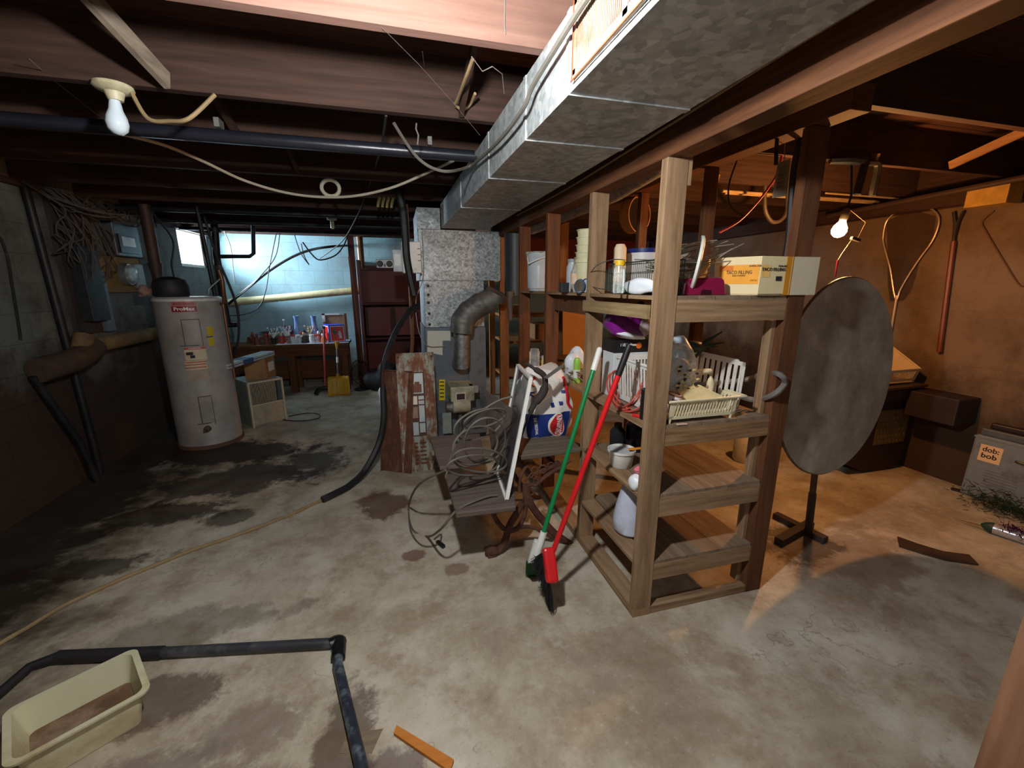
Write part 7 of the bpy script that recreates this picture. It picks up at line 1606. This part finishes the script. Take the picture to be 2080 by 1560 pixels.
# ================================================================ ceiling fittings on the left
lh = thing('lamp_holder', 'white porcelain lamp holder with an unlit white bulb under the joist', 'lamp', (-0.93, 2.03, 2.2))
c = py_(232, 190, 2.03)
Ml = T(c.x, 2.032, 2.2) @ Matrix.Rotation(PI, 4, 'X')
por = plain('porcelain_cream', rgb(206, 200, 168), 0.4, var=0.06, dirt=rgb(150, 130, 90), dirt_amt=0.3)
MB().lathe([(0.058, 0.0), (0.060, 0.010), (0.052, 0.018), (0.030, 0.024), (0.022, 0.05), (0, 0.05)], 28, Ml).build('holder', por, lh, smooth=True)
MB().lathe([(0.014, 0.045), (0.018, 0.06), (0.021, 0.08), (0.031, 0.105), (0.034, 0.125), (0.029, 0.147), (0.015, 0.16), (0, 0.163)], 24, Ml @ Matrix.Rotation(R(-4), 4, 'Y')).build('bulb', plain('opal_glass', rgb(214, 228, 238), 0.15, var=0.02, bump=0), lh, smooth=True)
cable('lamp_cable', 'old tan cloth cable looping right of the unlit bulb', [(c.x+0.05, 2.035, 2.19), py_(300, 240, 2.02), py_(345, 246, 2.0), py_(385, 240, 1.97), (py_(440, 208, 2.0).x, 1.995, 2.19)], 0.007, tancable)
# big white cable swag
cable('white_cable', 'long white cable swagged across under the joists', [(-1.9, 2.32, 2.195), (-1.35, 2.4, 2.17), pz(300, 285, 2.15), py_(400, 322, 2.7), py_(500, 368, 2.9), py_(600, 395, 2.95), py_(700, 400, 2.9), py_(790, 383, 2.8), py_(870, 350, 2.7), (py_(922, 322, 2.64).x, 2.64, 2.199)], 0.0075, whitecable)
# grey cable that runs down the duct side
q = [pz(800, 250, 2.198), py_(825, 285, 2.1), py_(850, 320, 2.15), py_(885, 345, 2.2), (0.40, 2.33, 2.12), (0.435, 2.05, 2.10), (0.445, 1.75, 2.07), (0.452, 1.5, 2.085), (0.455, 1.3, 2.12), (0.458, 1.1, 2.14), (0.46, 0.8, 2.16), (0.46, 0.4, 2.17)]
q = [pz(800, 250, 2.198)]+PY(2.2, (825, 290), (850, 322), (880, 342), (915, 348))+[px_(958, 335, 0.425), px_(1010, 290, 0.44), px_(1060, 225, 0.446), px_(1082, 175, 0.45), px_(1130, 95, 0.455), px_(1170, 30, 0.457), px_(1200, -15, 0.458)]
cable('grey_cable', 'grey cable sagging along the bright side of the air duct', q, 0.0075, greycable)
cable('cloth_cable', 'old frayed tan cable looped over the nail beside the duct', [py_(960, 120, 1.62), py_(945, 160, 1.72), py_(930, 200, 1.9), py_(925, 213, 1.96), py_(940, 222, 1.98), py_(955, 212, 1.98), py_(965, 190, 1.9)], 0.006, tancable)
# black drain pipe between joists
a, b = pz(-60, 238, 2.135), pz(950, 318, 2.135)
bp = tag(MB().tube([(XL+0.02, 2.30, 2.135), (0.43, 2.30, 2.135)], 0.027, 14).build('drain_line', plain('drain_black', rgb(34, 36, 44), 0.3, 0.1), smooth=True), 'black plastic drain pipe running crossways below the joists on the left', 'pipe')
for x in (-1.9, -0.7, 0.2): MB().box(x, x+0.02, 2.27, 2.33, 2.164, 2.2).build('pipe_strap', flue_m, bp)
# thin old strings and webs
def web(lb, pts, r=0.0007, kind_='string'):
    tag(MB().tube(pts, r, 4).build('cobweb_strand', plain('web_grey', rgb(120, 110, 106), 0.9), smooth=True), lb, 'cobweb', 'dusty strands under the joists')
web('long dusty cobweb strand slanting down left of the loop of tan cable', [py_(775, 55, 1.40), py_(850, 130, 1.65), py_(920, 208, 1.92), py_(975, 275, 2.05)])
web('dusty cobweb strand joining the long slanting strand', [py_(858, 105, 1.5), py_(862, 135, 1.68)])
web('short white thread dangling below the nearest joist', [py_(1026, 0, 1.40), py_(1025, 50, 1.40), py_(1027, 70, 1.40)], 0.002)
web('wavy white thread dangling near the grey cable', [py_(846, 250, 2.04), py_(845, 262, 2.04), py_(850, 275, 2.04), py_(848, 294, 2.04)], 0.003)
web('pale cobweb strands beside the duct', [py_(958, 115, 1.5), py_(980, 145, 1.55), py_(1000, 135, 1.55), py_(1020, 150, 1.6), py_(1024, 190, 1.7)], 0.0016)
web('long thin strand running from the top left corner towards the blue wall', [py_(60, 120, 1.9), py_(105, 160, 2.1), py_(200, 235, 2.6), py_(300, 300, 3.2), py_(400, 375, 4.2)], 0.0012)
# small ring, fitting and connectors
rc = py_(672, 383, 3.23)
tag(MB().tube([(rc.x+0.055*math.cos(a), 3.215, rc.z+0.05*math.sin(a)) for a in [2*PI*k/20 for k in range(20)]], 0.012, 8, closed=True).build('cable_ring', plain('ring_cream', rgb(196, 192, 170), 0.5), smooth=True), 'cream plastic ring hung on the side of a joist', 'ring')
rc = py_(675, 468, 5.05)
lf = thing('small_lamp_holder', 'small pale lamp holder fixed under a far joist', 'lamp', (rc.x, 5.1, 2.13), local=True)
MB().lathe([(0.05, 0.07), (0.05, 0.05), (0.02, 0.045), (0.02, -0.03), (0.012, -0.04), (0, -0.04)], 14).build('holder', por, lf, smooth=True)
for k in range(4):
    q = py_(772+k*9, 408, 3.87)
    tag(MB().tube([(q.x, 3.85, 2.198), (q.x-0.015, 3.82, 2.15), (q.x-0.02, 3.82, 2.12)], 0.012, 8).build('pipe_hook', plain('hook_brass', rgb(150, 134, 84), 0.5, 0.4), smooth=True), 'brassy wire clamp above the cable bundle, %s of four from the left' % ['first', 'second', 'third', 'fourth'][k], 'clamp', 'row of wire clamps')
# dark conduits under the joists at the back left
for k, (y, z) in enumerate(((4.75, 2.17), (5.35, 2.15), (6.1, 2.16))):
    tag(MB().tube([(XL+0.05, y, z), (0.2, y-0.05, z)], 0.022, 10).build('conduit', darkpipe, smooth=True), 'dark conduit running crossways under the far joists, %s from the camera' % ['first', 'second', 'third'][k], 'conduit', 'conduits under the far joists')
# ceiling lamp holder with the lit bulb nearest the camera
fl_ = thing('ceiling_lamp', 'white lit bulb in a porcelain holder above the camera', 'lamp', (0.0, 0.80, 2.2))
Mf = T(0.0, 0.80, 2.199) @ Matrix.Rotation(PI, 4, 'X')
MB().lathe([(0.058, 0.0), (0.060, 0.010), (0.030, 0.024), (0.022, 0.05), (0, 0.05)], 24, Mf).build('holder', por, fl_, smooth=True)
MB().lathe([(0.014, 0.048), (0.018, 0.06), (0.031, 0.085), (0.034, 0.11), (0.02, 0.13), (0, 0.135)], 20, Mf).build('bulb', emit('lit_opal', (1, 0.96, 0.9, 1), 6), fl_, smooth=True)
tag(MB().box(-0.48, 0.42, 0.78, 0.82, 2.2, ZC).build('bulb_block', jx), 'short joist block that carries the lit bulb above the camera', 'joist')
copy_thing(fl_, (0.55, -1.0, 2.2), 'added white fill bulb in a porcelain holder behind the camera')  # copy of the front lamp, added as a fitting for the fill light
tag(MB().box(0.05, 1.0, -1.02, -0.98, 2.2, ZC).build('bulb_block', jx), 'added short joist block that carries the fill bulb behind the camera', 'joist')  # added block that holds up the fill light fitting
